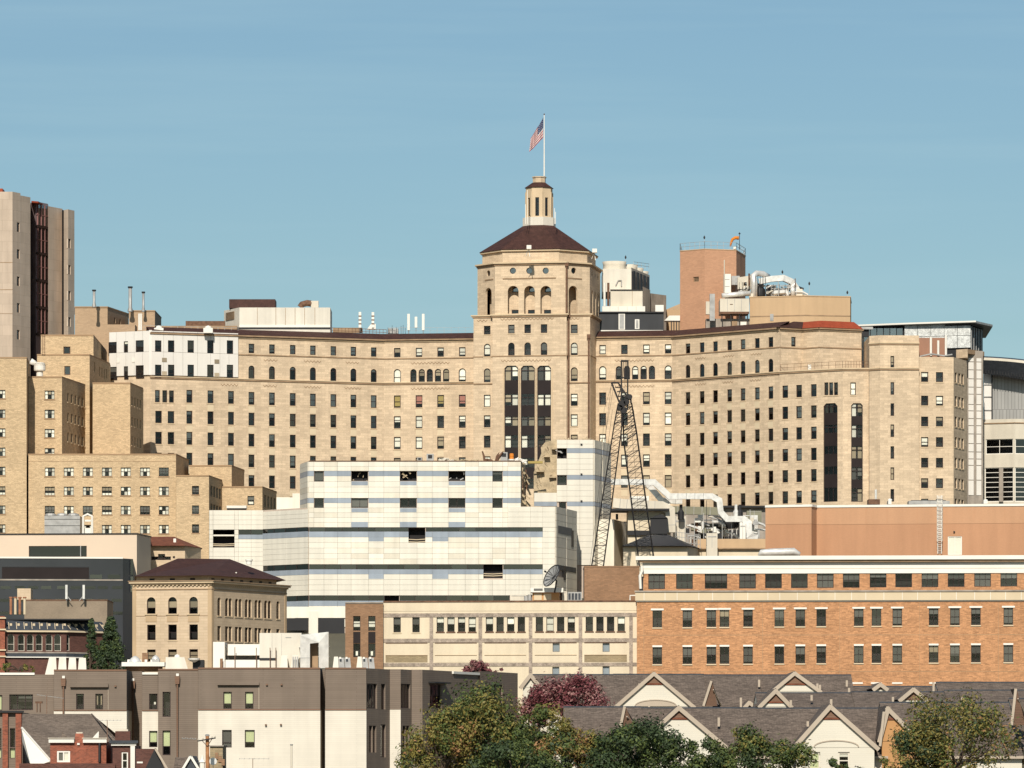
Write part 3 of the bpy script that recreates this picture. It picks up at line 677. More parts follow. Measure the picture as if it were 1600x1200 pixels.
for i, (a, b_) in enumerate(((788.2, 809.8), (813.8, 835.6), (839.4, 861))):
    tall(fr, a, b_, 571.3, 764, 2, [(572, 594, 'w'), (594, 615.5, 's'), (616, 633, 'w'), (633, 651, 's'), (650, 665, 'w'), (665, 680, 's'), (680, 699, 'w'), (699, 716, 's'), (716, 730, 'w'), (730, 748, 's'), (748, 764, 'w')], 1)
    q0, q1 = fr.hit(a), fr.hit(b_); fr.block(q0-.28, q0-.1, zt(764), zt(575), -.02, .16, 'limetrim', 'pilaster'); fr.block(q1+.1, q1+.28, zt(764), zt(575), -.02, .16, 'limetrim', 'pilaster')
# downpipes at the corners
for (pt_, za, zb_) in ((frt.pt(.25, 0, .2), zl1-.3, zt(760)), (frt.pt(frt.L-.2, 0, .2), zl1-4, zt(760)), (g1.pt(.2, 0, .18), zm1-.5, zl1+.3)):
    MB().tube([(pt_[0], pt_[1], za), (pt_[0], pt_[1], zb_)], .16, 6).box(pt_[0]-.3, pt_[0]+.3, pt_[1]-.25, pt_[1]+.2, za-.2, za+.5).build('downpipe', 'rust', H.e)
# drum, roof, lantern
T3 = H.vol(topp, zm1, zd1, 'lime', rz=.2)
eave = oct_(5.15, 4.55); lan = oct_(1.14, 1.52)
pl = oct_(1.35, .95)
zlt = lambda v: PZ(v, 901.5)
mb = MB(); zr = zlt(352.5)
for i in range(8):
    a, b_ = eave[i], eave[(i+1) % 8]; c, d = lan[(i+1) % 8], lan[i]
    mb.poly([(*a, zd1+.05), (*b_, zd1+.05), (*c, zr), (*d, zr)])
mb.poly([(*p, zd1+.02) for p in eave]).poly([(*p, zr) for p in lan]); dome = mb.build('roof', 'broof', H.e); dome['label'] = 'dark brown tiled pyramid roof of the tower'
ring(topp, zd1-.25, zd1+.04, .42, 'limetrim', 'gutter')
L0 = oct_(1.17, 1.55); MB().prism(L0, zr-.1, zlt(340)).build('lantern_parapet', 'whiteg', H.e)
L1 = oct_(.93, 1.27); LW = H.vol(L1, zlt(340), zlt(292.5), 'limetrim', depth=.3, rz=.1)
for i in range(8):
    wv = LW[i]
    wv.win(wv.L/2, (zlt(309)+zlt(338))/2, .66, zlt(309)-zlt(338), rows=3, t=.06, gm='dglass')
    wv.block(-.07, .12, zlt(340), zlt(300), -.02, .1, 'limetrim', 'pilaster')
L2 = oct_(1.03, 1.4); L3 = oct_(.5, .64)
MB().prism(L2, zlt(293), zlt(284.5), top=L3).build('lantern_roof', 'broof', H.e)
MB().prism(oct_(.46, .6), zlt(285), zlt(276.5)).prism(oct_(.52, .67), zlt(276.6), zlt(275)).build('lantern_cap', 'lime', H.e)
# floodlight boxes hanging from the drum
for (u, v, m_) in ((826.5, 386.5, 'white'), (929, 392, 'white')):
    c = P(u, v, 888.5 if u < 900 else 893); MB().box(c.x-.4, c.x+.4, c.y-.9, c.y+.5, c.z-.35, c.z+.3).tube([(c.x, c.y, c.z-.3), (c.x+.15, c.y, c.z-1.6)], .08, 4).tube([(c.x, c.y-.3, c.z-.2), (c.x-.5, c.y+.2, c.z-1.4)], .06, 4).build('floodlight', m_, H.e)
for u, va, vb in ((821, 319, 350), (824, 297, 350), (868, 331, 350), (866.5, 325, 350)):
    c = P(u, vb, 896); MB().tube([c, (c.x, c.y, PZ(va, 896))], .06, 4).build('aerial', 'white', H.e)
H.done()
# flag pole and flag
fp = P(850.3, 275, 902); 
fo = thing('flagpole', 'white flagpole on top of the tower lantern', 'flagpole', fp)
MB().tube([fp, (fp.x, fp.y, PZ(180, 902))], [.13, .07], 8).build('pole', 'white', fo)
MB().lathe((fp.x, fp.y, PZ(180, 902)), [(.02, 0), (.12, .12), (.12, .2), (.02, .32)], 8).build('finial', 'rust', fo)
mb = MB(); NF, NH = 36, 26
def flagpt(a, b_):
    """a along the fly, b down the hoist; the cloth droops from its upper corner"""
    hx, hz = 848.9, 183+31*b_
    tx_, tz_ = 829.3-2.4*b_, 216+21.5*b_
    s = a**1.05; u = hx+(tx_-hx)*s; v = hz+(tz_-hz)*(s**.92)
    return Vector((PX(u, 902), 902+.33*math.sin(a*9+b_*1.5)*a**.5+.1*math.sin(a*19), PZ(v, 902)))
fm = []
for i in range(NF):
    for j in range(NH):
        a = i/NF; stripe = int(j/2) % 2; mi = 0 if stripe == 0 else 1
        if a < .42 and j < 14: mi = 2 if not ((i % 3 == 1) and (j % 3 == 1)) else 1
        mb.poly([flagpt(i/NF, j/NH), flagpt((i+1)/NF, j/NH), flagpt((i+1)/NF, (j+1)/NH), flagpt(i/NF, (j+1)/NH)], mi)
tag(mb.build('flag', ['redp', 'flagw', 'flagb']), 'striped red and white flag with starred blue canton on the tower pole', 'flag')
# ================================================================ roof-top plant on the hospital and the buildings behind it
def bx(u0, u1, v0, v1, Y, D): return (PX(u0, Y), PX(u1, Y), Y, Y+D, PZ(v1, Y), PZ(v0, Y))
def simple(name, label, cat, u0, u1, v0, v1, Y, D, m, zb=None):
    """box-shaped thing whose body is its first part; returns the empty"""
    b = bx(u0, u1, v0, v1, Y, D); zb = b[4] if zb is None else zb
    e = thing(name, label, cat, ((b[0]+b[1])/2, Y+D/2, zb)); MB().box(b[0], b[1], b[2], b[3], zb, b[5]).build('body', m, e); return e
def front(e, u0, u1, v0, v1, Y, name, m, t=.08):          # a plate standing t proud of a front plane at Y
    return MB().box(PX(u0, Y), PX(u1, Y), Y-t, Y+.02, PZ(v1, Y), PZ(v0, Y)).build(name, m, e)
RZ = 77.0
# mechanical penthouse on the left wing
e = simple('roof_penthouse', 'long off-white clad penthouse on the left wing roof', 'penthouse', 374, 516, 480.5, 511, 905, 9, 'whiteg', RZ-1.2)
for u in (402, 431, 446, 461, 476, 492): front(e, u-.35, u+.35, 481, 511, 905, 'panel_joint', 'limedark', .03)
front(e, 374, 516, 508, 511.5, 905, 'base_rail', 'white', .15); front(e, 366, 516, 511.6, 514.5, 905, 'painted_shadow_gap', 'dark', .05)  # dark plate under the penthouse, its shade put into the colour
MB().prism([xy(350, 911), xy(373.9, 905), xy(373.9, 913), xy(352, 915)], RZ-.5, PZ(480.5, 905)).build('louvred_end', 'whiteg', e)
w0 = Vector((*xy(350, 911), 0)); w1 = Vector((*xy(373.9, 905), 0)); dn = (w1-w0).normalized(); nn = Vector((dn.y, -dn.x, 0))
for i in range(9):
    z = PZ(497, 905)+i*.16; mb = MB(); a = w0+dn*1.0+nn*.02; c = w0+dn*4.6+nn*.02
    mb.prism([a+nn*.12, c+nn*.12, c, a], z, z+.08).build('louvre', 'limedark', e)
e = simple('brown_roof_unit', 'dark brown box on top of the left wing penthouse', 'roof unit', 358, 430, 467.5, 481.5, 908, 5, 'broof')
mb = MB(); c = P(484, 476, 908)
for a in (0, 1): pass
e = thing('rusty_exhaust_duct', 'rust-stained curved exhaust duct on the left wing penthouse', 'duct', P(484, 481, 908))
MB().tube([P(469, 480, 908), P(472, 475.5, 908), P(480, 473.5, 908), P(487, 474.5, 908)], .55, 10).build('elbow', 'rust', e)
MB().box(*bx(486, 497.5, 470, 480.4, 907.5, 1.6)).build('hood', 'beige2', e)
# brick stair and lift blocks at far left
for nm, lab, u0, u1, v0, v1, Y in (('brick_lift_block', 'wide tan brick lift block beside the grey tower', 117, 168, 479, 545, 925), ('brick_stair_block', 'narrow tan brick stair block under the steel stacks', 201.5, 242, 485, 545, 923)):
    B = Bld(nm, lab, 'building', P((u0+u1)/2, v1, Y)); f = [xy(u0, Y), xy(u1, Y), xy(u1+(33 if u0 < 150 else 10), Y+14), xy(u0, Y+14)]
    W = B.vol(f, 43, PZ(v0, Y), 'tanbrick'); B.coping(f, PZ(v0, Y), 'ybrick2', .2, .1)
    if u0 < 150:
        for q in (.35, .6): W[1].win(W[1].L*q, PZ(501.5, Y+6), .9, 1.0, rows=1)
    B.done()
B = Bld('brick_roof_room', 'low tan brick roof room with slot openings by the steel stacks', 'building', P(190, 530, 918)); f = foot([(168, 917), (211, 917)], 5)
W = B.vol(f, 43, PZ(507, 917), 'tanbrick'); B.done()
for i, (u, v0, v1, wd, lab) in enumerate(((147, 454, 480, .28, 'shorter shiny steel stack left of the other stacks'), (203.5, 449, 487, .36, 'tallest shiny steel stack on the brick stair block'), (224, 457, 487, .24, 'weathered grey steel stack right of the other stacks'))):
    e = thing('steel_stack', lab, 'chimney', P(u, v1, 921), 'steel stacks at the left'); c = P(u, v1, 921)
    MB().lathe((c.x, c.y, c.z), [(wd*1.3, 0), (wd*1.3, .25), (wd*.85, .8), (wd*.85, PZ(v0, 921)-c.z)], 12).build('flue', 'galvd', e, smooth=True)
    MB().lathe((c.x, c.y, PZ(v0, 921)-.1), [(wd+.08, 0), (wd+.08, .25), (wd*.8, .25)], 12).build('rim', 'dark', e)
e = thing('white_twin_vent', 'pair of white vent pipes on the white clad roof corner', 'pipe', P(219, 517, 897))
for du in (-1.6, 1.6): MB().tube([P(219+du, 516, 897), P(219+du, 490, 897)], .16, 8).build('pipe', 'white', e)
# dark walkway roof behind the white clad storeys
e = simple('roof_walkway', 'low dark roof walkway behind the white clad storeys', 'roof structure', 252, 370, 509, 520, 902, 6, 'limedark', RZ-2)
MB().prism([xy(290, 903), xy(352, 903), xy(352, 908), xy(300, 908)], PZ(509, 903), PZ(501.5, 903)).build('sloping_hatch', 'rust', e)
a, b_ = Vector(P(225, 520, 892)), Vector(P(372, 521.5, 897)); a.z = b_.z = 76.4
rl = thing('roof_railing', 'thin steel railing along the white clad roof edge', 'railing', a); railing(rl, [a, b_], 1.1, 'galvd', 14, 'rails')
for u, v in ((249, 515.5), (326, 515.5)):
    c = P(u, v, 891); e = thing('roof_fan', 'white roof fan box, %s of the two on the white clad roof edge' % ('left' if u < 300 else 'right'), 'roof fan', c)
    MB().box(c.x-.9, c.x+.7, c.y, c.y+1, c.z-.5, c.z+.35).build('housing', 'white', e); MB().lathe((c.x-.1, c.y+.5, c.z+.35), [(.55, 0), (.5, .3), (.1, .45)], 12).build('cowl', 'white', e)
# aerials
for i, (u, v0, v1, m, lab) in enumerate(((562.5, 487.5, 512, 'white', 'left of the two banded white panel antennas'), (582.7, 488, 512, 'white', 'right of the two banded white panel antennas'), (638.4, 490.5, 516, 'white', 'left of three plain white antenna tubes'), (650, 495, 512, 'white', 'short middle one of three plain white antenna tubes'), (661.3, 490.5, 516, 'white', 'right of three plain white antenna tubes'))):
    e = thing('panel_antenna', lab, 'antenna', P(u, v1+6, 906), 'panel antennas on the left wing')
    c = P(u, v1+6, 906); MB().tube([c, P(u, v0+2, 906)], .06, 5).build('mast', 'galvd', e)
    MB().box(c.x-.22, c.x+.22, c.y-.2, c.y+.15, PZ(v1, 906), PZ(v0, 906)).build('panel', m, e)
    if i < 2:
        for v in (494, 500, 506): MB().box(c.x-.25, c.x+.25, c.y-.24, c.y+.16, PZ(v, 906)-.1, PZ(v, 906)+.1).build('band', 'rust', e)
e = thing('antenna_platform', 'rusty steel equipment frame beneath the banded antennas', 'platform', P(560, 522, 907))
MB().box(*bx(520, 566, 512, 520, 907, .5)).build('duct', 'limedark', e); railing(e, [P(518, 521, 906), P(604, 524, 906)], 1.0, 'rust', 16, 'rails', .05)
MB().prism([xy(573, 906), xy(587, 906), xy(586, 907), xy(574, 907)], PZ(515, 906), PZ(506, 906), top=[xy(580, 906), xy(587, 906), xy(586, 907), xy(580, 907)]).build('dish_cover', 'white', e)
e = thing('wire_railing', 'faint wire railing along the roof left of the tower', 'railing', P(690, 524, 907)); railing(e, [P(606, 522, 907), P(738, 522, 905)], 1.15, 'galvd', 12, 'rails', .025)
e = thing('roof_aerials', 'cluster of small aerials above the left wing bend', 'aerials', P(618, 520, 907))
for i in range(9):
    u = 606+i*3.4+random.uniform(-1, 1); MB().tube([P(u, 523, 907), P(u+random.uniform(-.5, .5), random.uniform(507, 516), 907)], .045, 4).build('rod', 'dark', e)
MB().box(*bx(606, 622, 513, 521, 907.5, .8)).build('cabinet', 'galvd', e)
# ---------------------------------------------------------------- plant behind the tower
e = simple('charcoal_plant_room', 'long charcoal metal plant room right of the tower', 'plant room', 935.5, 1037, 488, 519, 903, 7, 'blackbox', RZ-1)
c0 = P(934, 503, 903)
for (u0, u1, v0, v1) in ((966.5, 976.5, 490, 515), (992, 999, 499, 514)):
    front(e, u0, u1, v0, v1, 903, 'door_frame', 'white', .06); front(e, u0+1.6, u1-1.6, v0+1.3, v1-1.3, 903, 'door', 'galvd', .1)
front(e, 935, 1037, 487, 489, 903, 'roof_edge', 'dark', .3); front(e, 938, 1036, 516, 518, 903, 'kerb', 'white', .3)
e = simple('white_cooling_tower', 'white cooling tower with round fan stacks right of the tower', 'cooling tower', 942, 986.5, 420, 455, 908, 14, 'whiteg', PZ(456, 908))
for i in range(4):
    x = PX(987, 908)+.1+i*.85; y = 908.4+i*3.4
    MB().prism([(PX(986.5, 908)+.01, y-.2), (PX(986.5, 908)+.35+i*.2, y-.1), (PX(986.5, 908)+.35+i*.2, y+2.6), (PX(986.5, 908)+.01, y+2.8)], PZ(455, 908), PZ(424, 908)).build('louvre_bay', 'galvd' if i % 2 else 'dark', e)
for i, (u, Y, r) in enumerate(((960, 912.5, 2.05), (983, 918, 1.5), (992, 924, 1.5), (1000, 930, 1.5))):
    c = Vector((PX(u, Y), Y, PZ(421, 908))); MB().lathe(c, [(r*1.06, 0), (r, .5), (r*.97, 1.1), (r*1.04, 1.75), (r*.9, 1.75)], 20).build('fan_stack', 'beige2', e, smooth=True)
f = [xy(986.6, 908), xy(1015, 922), xy(1010, 930), xy(980, 922.1)]
MB().prism(f, PZ(455, 908), PZ(421.5, 912)).build('fill_casing', 'beige2', e)
f0, f1 = Vector((*f[0], 0)), Vector((*f[1], 0))
for i in range(5):
    a = f0.lerp(f1, .06+i*.19); c = f0.lerp(f1, .15+i*.19); d = Vector(((f1-f0).y, -(f1-f0).x, 0)).normalized()
    MB().prism([a+d*.25, c+d*.25, c, a], PZ(454, 910), PZ(424, 910)).build('louvre_bay', 'dark', e)
MB().tube([P(962, 446, 907.8), P(966, 438, 907.8), P(971, 438, 907.8), P(971, 447, 907.8)], .1, 6).build('pipework', 'galvd', e)
railing(e, [P(990, 418, 910), P(1014, 421, 921)], 1.0, 'galvd', 4, 'guard_rail', .04)
e = simple('cream_condenser', 'cream metal condenser box under the white cooling tower', 'roof unit', 954, 1004, 453, 480, 905, 5, 'beige2', RZ)
front(e, 953.5, 1004.5, 452.3, 454, 905, 'lid', 'dark', .15); front(e, 987.6, 988.2, 454, 480, 905, 'seam', 'limedark', .03)
MB().prism([xy(1004.1, 905), xy(1016, 912), xy(1016, 914), xy(1004.1, 910)], RZ, PZ(450, 908)).build('shaded_side', 'beige2', e)
for u in (944.5, 950.5): MB().tube([P(u, 478, 904.5), P(u, 442, 904.5)], .22, 8).build('riser_pipe', 'white' if u < 947 else 'rust', e)
e = thing('white_base_duct', 'long white duct lying on the charcoal plant room roof', 'duct', P(975, 487, 903.5)); MB().box(*bx(941, 1008, 478.5, 487.4, 903.4, 2.2)).build('duct', 'white', e); MB().box(*bx(1024, 1037, 476.5, 487.4, 903.4, 2)).build('end_box', 'white', e)
for u in (953, 966, 980, 994): front(e, u-.3, u+.3, 478.8, 487, 903.4, 'flange', 'beige2', .06)
B = Bld('grey_roof_house', 'plain grey roof house right of the cooling tower', 'building', P(1030, 487, 915)); f = foot([(1016, 914), (1041, 918)], 8); B.vol(f, RZ-2, PZ(459, 915), 'concg'); B.done()
e = thing('white_bridge_duct', 'white enclosed duct bridging to the pink tower', 'duct', P(1052, 500, 905))
MB().prism([xy(1038, 905), xy(1062.5, 905), xy(1062.5, 908), xy(1038, 908)], PZ(501, 905), PZ(493, 905), top=[xy(1046, 905), xy(1062.5, 905), xy(1062.5, 908), xy(1046, 908)]).build('casing', 'white', e)
for u in (1049, 1053, 1057, 1061): MB().tube([P(u, 519, 905), P(u, 501, 905)], .12, 4).build('post', 'dark', e)
B = Bld('sloping_tan_roof', 'tan sloping roof showing left of the pink tower', 'building', P(1052, 510, 920)); MB().prism([xy(1041, 925), xy(1063, 925), xy(1063, 935), xy(1041, 935)], 70, PZ(484, 925)).build('wall', 'tan', B.e)
MB().poly([(*xy(1040, 925), PZ(484, 925)), (*xy(1064, 925), PZ(484, 925)), (*xy(1064, 932), PZ(474, 932))]).build('roof', 'tan', B.e)
# pink brick lift tower with rail, wind sock and box ladder
B = Bld('pink_lift_tower', 'tall pink brick faceted lift tower with railed top', 'tower', P(1110, 515, 905))
f = [xy(1062.5, 905.5), xy(1101, 902), xy(1150.5, 904), xy(1164.8, 914), xy(1160, 924), xy(1068, 924)]
W = B.vol(f, RZ-6, PZ(389.5, 903), 'pink'); W[0].rect(1083, 1092, 432.5, 440.5, rows=4, cols=1, gm='dglass', fm='limedark')
q, z = W[1].hit(1131.5, 420); W[1].block(q-.08, q+.08, PZ(425, 903), PZ(406, 903), .02, .12, 'beige2', 'conduit')
B.coping(f, PZ(389.5, 903), 'tan', .12, .06); B.done()
zr_ = PZ(389.5, 903); railing(B.e, [(*p, zr_) for p in (f[0], f[1], f[2], f[3])], 1.25, 'galvd', 5, 'railing', .04); railing(B.e, [(*p, zr_) for p in (f[0], f[5], f[4], f[3])], 1.25, 'galvd', 5, 'railing', .04)
MB().box(*bx(1146, 1150, 385.5, 389.6, 904.5, .5)).build('junction_box', 'white', B.e)
e = thing('wind_sock', 'orange wind sock flying above the pink tower', 'wind sock', P(1155.5, 389, 905)); MB().tube([P(1155.5, 390, 905), P(1155.5, 366, 905)], .05, 5).build('pole', 'dark', e)
MB().tube([P(1154.5, 372, 905), P(1149, 371.5, 905), P(1144.5, 374, 905), P(1142, 380, 905), P(1141, 385, 905)], [.32, .28, .25, .2, .14], 10).build('sock', 'orange', e, smooth=True)
MB().lathe(P(1155.5, 366, 905), [(.05, 0), (.22, .05), (.02, .35)], 8).build('finial', 'dark', e)
for i, (u, v0, v1, Y, lab) in enumerate(((1100.5, 370, 380, 903, 'thin lightning rod on the pink tower rail'), (1222.5, 424, 438, 912, 'thin lightning rod above the silver roof ducts'), (1264.5, 442, 462, 897, 'thin lightning rod on the tan penthouse'), (1324, 456, 463, 897, 'short lightning rod at the right corner of the tan penthouse'), (977.5, 401, 412, 915, 'thin rod with a tip above the white cooling tower'))):
    e = thing('lightning_rod', lab, 'lightning rod', P(u, v1, Y), 'lightning rods'); MB().tube([P(u, v1, Y), P(u, v0, Y)], .035, 4).build('rod', 'galvd', e); MB().lathe(P(u, v0+2, Y), [(.04, -.2), (.16, 0), (.16, .2), (.02, .45)], 6).build('tip', 'dark', e)
# ---------------------------------------------------------------- duct-work and penthouse on the right wing
e = simple('white_roof_plant', 'white panelled plant unit with silver bend beside the pink tower', 'plant unit', 1125, 1170.5, 466.5, 489, 893, 6, 'beige2')
for u in (1136.5, 1148, 1158.5): front(e, u-.3, u+.3, 467, 489, 893, 'seam', 'galvd', .05)
front(e, 1140.5, 1145, 475, 476, 893, 'vent', 'rust', .05); front(e, 1125, 1170.5, 487, 490.5, 893, 'base_frame', 'rust', .1)
MB().box(*bx(1109, 1117, 459, 501, 892, 1.4)).build('silver_riser', 'galvd', e); MB().box(*bx(1103, 1109, 471, 491, 893, 1)).build('side_box', 'beige2', e)
for u in (1128, 1142, 1155, 1168): MB().tube([P(u, 490, 893.3), P(u, 503, 893.3)], .12, 4).build('leg', 'dark', e)
MB().box(*bx(1103, 1172, 498, 517, 894.5, 3)).build('plinth', 'concg', e); front(e, 1143, 1152, 501, 512, 894.5, 'door', 'limedark', .06); front(e, 1157, 1166, 503, 512, 894.5, 'panel', 'white', .06)
e = simple('white_tall_unit', 'tall white cabinet standing against the pink tower', 'roof unit', 1131, 1142, 428, 459, 897, 2, 'white')
for v in (436, 447): front(e, 1132.5, 1140, v, v+.8, 897, 'louvre', 'galvd', .05)
MB().tube([P(1131.8, 459, 896.6), P(1131.8, 407, 896.6)], .09, 5).build('conduit', 'beige2', e)
e = thing('silver_roof_ducts', 'tangle of shiny silver ducts on the right wing roof', 'ducts', P(1200, 463, 897))
MB().tube([P(1128, 462, 894.5), P(1150, 460, 895), P(1172, 458, 895.5)], .42, 10).build('low_duct', 'galv', e, smooth=True)
MB().tube([P(1178, 466, 896), P(1178.5, 443, 896), P(1177, 431, 896), P(1182, 427, 896.5), P(1192, 428, 897), P(1200, 433, 898)], [.6, .58, .55, .52, .52, .55], 12).build('arched_duct', 'galv', e, smooth=True)
MB().tube([P(1186, 440, 896.5), P(1205, 436, 896.5), P(1224, 434.5, 896.5), P(1236, 440, 896.7), P(1243, 450, 897), P(1247, 458, 897)], .5, 4, square=True).build('square_duct', 'galv', e)
MB().tube([P(1238, 447, 895.8), P(1239, 462, 895.8)], .4, 10).build('drop_duct', 'galv', e, smooth=True)
MB().tube([P(1157, 452, 897), P(1157, 438, 897), P(1170, 436, 897), P(1172, 452, 897)], .5, 4, square=True).build('goose_neck', 'beige2', e)
MB().box(*bx(1198, 1213, 445, 462, 899, 3)).build('fan_casing', 'galvd', e); MB().box(*bx(1143, 1156, 431, 445, 900, 3)).build('fan_casing', 'galvd', e)
MB().lathe(P(1163, 462, 898), [(1.0, 0), (1.0, 1.6), (.5, 2.0)], 14).build('tank', 'beige2', e, smooth=True)
MB().lathe(P(1188, 463, 897.5), [(.9, 0), (.9, 1.1), (.6, 1.5), (.6, 2.2)], 14).build('fan_drum', 'dark', e, smooth=True)
MB().tube([P(1214, 454, 898), P(1234, 452, 898)], .35, 8).build('pipe', 'galvd', e); MB().tube([P(1207, 458, 896), P(1228, 456, 896), P(1232, 461, 896)], .45, 8).build('pipe', 'galv', e)
MB().box(*bx(1244, 1254, 451.5, 463, 896.5, 2)).build('end_box', 'beige2', e); MB().box(*bx(1205, 1257, 459, 463, 898, 3)).build('base_tray', 'galvd', e)
railing(e, [P(1205, 462, 896), P(1236, 462, 896)], 1.8, 'galvd', 5, 'frame', .06, 2)
rn = random.Random(77)
for i in range(26):                         # smaller pipes, valves and brackets among the ducts
    u, v = rn.uniform(1150, 1250), rn.uniform(444, 460); a = P(u, v, 895.2+rn.random()*2); d = rn.choice([Vector((1, 0, 0)), Vector((0, 0, 1)), Vector((.8, 0, .5)), Vector((.7, .6, -.3))])*rn.uniform(.8, 2.6)
    MB().tube([a, a+d*.6, a+d+Vector((0, 0, rn.uniform(-.6, .2)))], rn.uniform(.07, .2), 6).build('pipe', rn.choice(['galv', 'galvd', 'dark', 'beige2', 'rust']), e)
for i in range(10): u, v = rn.uniform(1145, 1245), rn.uniform(450, 461); MB().box(*bx(u, u+rn.uniform(3, 7), v, v+rn.uniform(3, 8), 895+rn.random()*3, .8)).build('box', rn.choice(['galvd', 'dark', 'beige2', 'white']), e)
for u0, u1, v in ((1180, 1200, 431), (1190, 1236, 444), (1150, 1175, 441)):
    for i in range(5): c = P(u0+(u1-u0)*i/5, v, 895.4); MB().tube([c, (c.x, c.y, PZ(462, 895.4))], .05, 4).build('bracket', 'dark', e)
for u in (1176.5, 1216, 1232): MB().tube([P(u, 466, 895.5), P(u, 440, 895.5)], .08, 4).build('post', 'galvd', e)
B = Bld('tan_penthouse', 'broad tan stucco penthouse on the right wing roof', 'penthouse', P(1250, 513, 895))
f = [xy(1171.5, 894), xy(1258, 891.5), xy(1328.5, 893), xy(1330, 905), xy(1172, 907)]
W = B.vol(f, RZ-2, PZ(463, 893), 'tan')
for wv in W[:2]: wv.band(PZ(494.6, 893), PZ(493, 893), .06, 'limedark', 'groove')
q, z = W[0].hit(1206, 496); W[0].block(q-.3, q+.3, z-.6, z+.6, -.02, .08, 'galvd', 'grille'); B.coping(f, PZ(463, 893), 'tan', .15, .08); B.done()
e = thing('corner_dish_bracket', 'dark dish bracket at the end of the red tiled edge', 'bracket', P(1350, 526, 888)); MB().box(*bx(1344, 1358, 511, 526, 888, 1)).build('frame', 'dark', e); MB().box(*bx(1346, 1364, 510.5, 514.5, 887.5, .6)).build('arm', 'galvd', e)
# ---------------------------------------------------------------- glazed building behind the right end
B = Bld('glazed_pavilion', 'modern glazed block with flat overhanging roof behind the right wing', 'building', P(1430, 560, 925))
fx = [xy(1336, 926), xy(1413.5, 922), xy(1517, 918), xy(1535.5, 926), xy(1533, 950), xy(1340, 950)]
zg = PZ(511, 920); W = B.vol(fx, 50, zg, 'dark')
for i in range(7): front(B.e, 1340+i*10.2, 1349+i*10.2, 513, 545, 922, 'pane', 'bglass', .1)
a, c = Vector((*xy(1413.5, 921.8), 0)), Vector((*xy(1517, 917.8), 0)); d = (c-a).normalized(); n_ = Vector((d.y, -d.x, 0)); L_ = (c-a).length
MT['fritted'] = mat('textured_white_glass', (.56, .56, .53), rough=.4, var=.25, vs=1.6, fine=.35)
for i in range(5):
    q0, q1 = L_*i/5+.04, L_*(i+1)/5-.04
    for j in range(3): z0 = PZ(545, 920)+j*2.2; MB().prism([a+d*q0+n_*.18, a+d*q1+n_*.18, a+d*q1+n_*.02, a+d*q0+n_*.02], z0+.04, min(z0+2.16, zg-.1)).build('panel', 'fritted', B.e)
rf = [xy(1336, 925), xy(1420, 920.8), xy(1525, 916.5), xy(1551, 924), xy(1540, 948), xy(1336, 952)]
MB().prism(rf, PZ(503.5, 915), PZ(500.3, 915)).build('roof_canopy', 'galvd', B.e); MB().prism([xy(1336, 924.6), xy(1420, 920.3), xy(1525, 916), xy(1526, 917), xy(1420, 921.5), xy(1336, 926)], PZ(502.5, 915), PZ(500, 915)).build('roof_edge', 'white', B.e)
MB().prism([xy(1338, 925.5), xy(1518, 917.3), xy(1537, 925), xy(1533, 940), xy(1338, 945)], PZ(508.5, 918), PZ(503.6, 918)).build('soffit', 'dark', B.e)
wv = W[2]
for i in range(5): wv.block(wv.L*i/5+.05, wv.L*i/5+.3, 60, zg-.1, .02, .14, 'galvd', 'fin')
B.done()
# white translucent stair tower at the corner
B = Bld('glass_stair_tower', 'slim stair tower with two columns of white glass panels', 'tower', P(1524, 780, 884))
f = [xy(1511.3, 882.4), xy(1536, 883.2), xy(1536.5, 894), xy(1511, 894)]; W = B.vol(f, 44, PZ(549, 884), 'concg')
wv = W[0]; rows_ = [560, 566.5, 579, 593, 606, 617, 633, 643, 655, 666, 679, 694, 707, 718, 728, 751, 775]
for c0, c1 in ((1513, 1521), (1525.5, 1533)):
    for v0, v1 in zip(rows_, rows_[1:]):
        q0, q1 = wv.hit(c0), wv.hit(c1); wv.block(q0, q1, PZ(v1, 884)+.07, PZ(v0, 884)-.07, .01, .1, 'wclad', 'glass_panel')
MB().prism([xy(1494, 880), xy(1512, 878), xy(1513, 884), xy(1494, 886)], PZ(560, 880), PZ(546.5, 880)).build('parapet', 'lime', B.e)
MB().prism([xy(1511, 880), xy(1538, 886), xy(1537, 895), xy(1511, 895)], PZ(555, 884), PZ(548, 884)).build('cap', 'limedark', B.e); B.done()
e = thing('antenna_tubes', 'white antenna tubes against the brown penthouse at right', 'antenna', P(1465, 557, 872.5))
for u, v0 in ((1454.5, 526), (1466, 532), (1478, 524)): MB().tube([P(u, 556, 872.6), P(u, v0, 872.6)], .2, 8).build('tube', 'white', e)
MB().tube([P(1437, 557, 872.4), P(1455, 553, 872.4), P(1475, 556, 872.4), P(1488, 554, 872.4)], .14, 6).build('pipe', 'galvd', e)
# ---------------------------------------------------------------- curved modern building at the right edge
B = Bld('modern_research_block', 'modern block with curved dark roof and ribbon windows at right edge', 'building', P(1570, 790, 898))
f = [xy(1536.5, 900), xy(1585, 898), xy(1640, 899), xy(1640, 930), xy(1537, 930)]
W = B.vol(f, 44, PZ(655, 899), 'beige2')
MB().prism([xy(1536.8, 906), xy(1640, 906), xy(1640, 925), xy(1537, 925)], PZ(660, 906), PZ(582, 906)).build('upper_wall', 'corr', B.e)
MB().prism([xy(1537.5, 905), xy(1549, 905), xy(1549, 906), xy(1537.5, 906)], PZ(659, 905), PZ(583, 905)).build('side_glazing', 'wclad', B.e)
for v in (600, 619, 640): MB().box(*bx(1537, 1549.3, v, v+1.3, 904.8, .3)).build('mullion', 'galvd', B.e)
MB().box(*bx(1549.2, 1551, 583, 659, 904.7, .3)).build('corner_post', 'dark', B.e)
mb = MB(); n = 12; top = []; bot = []
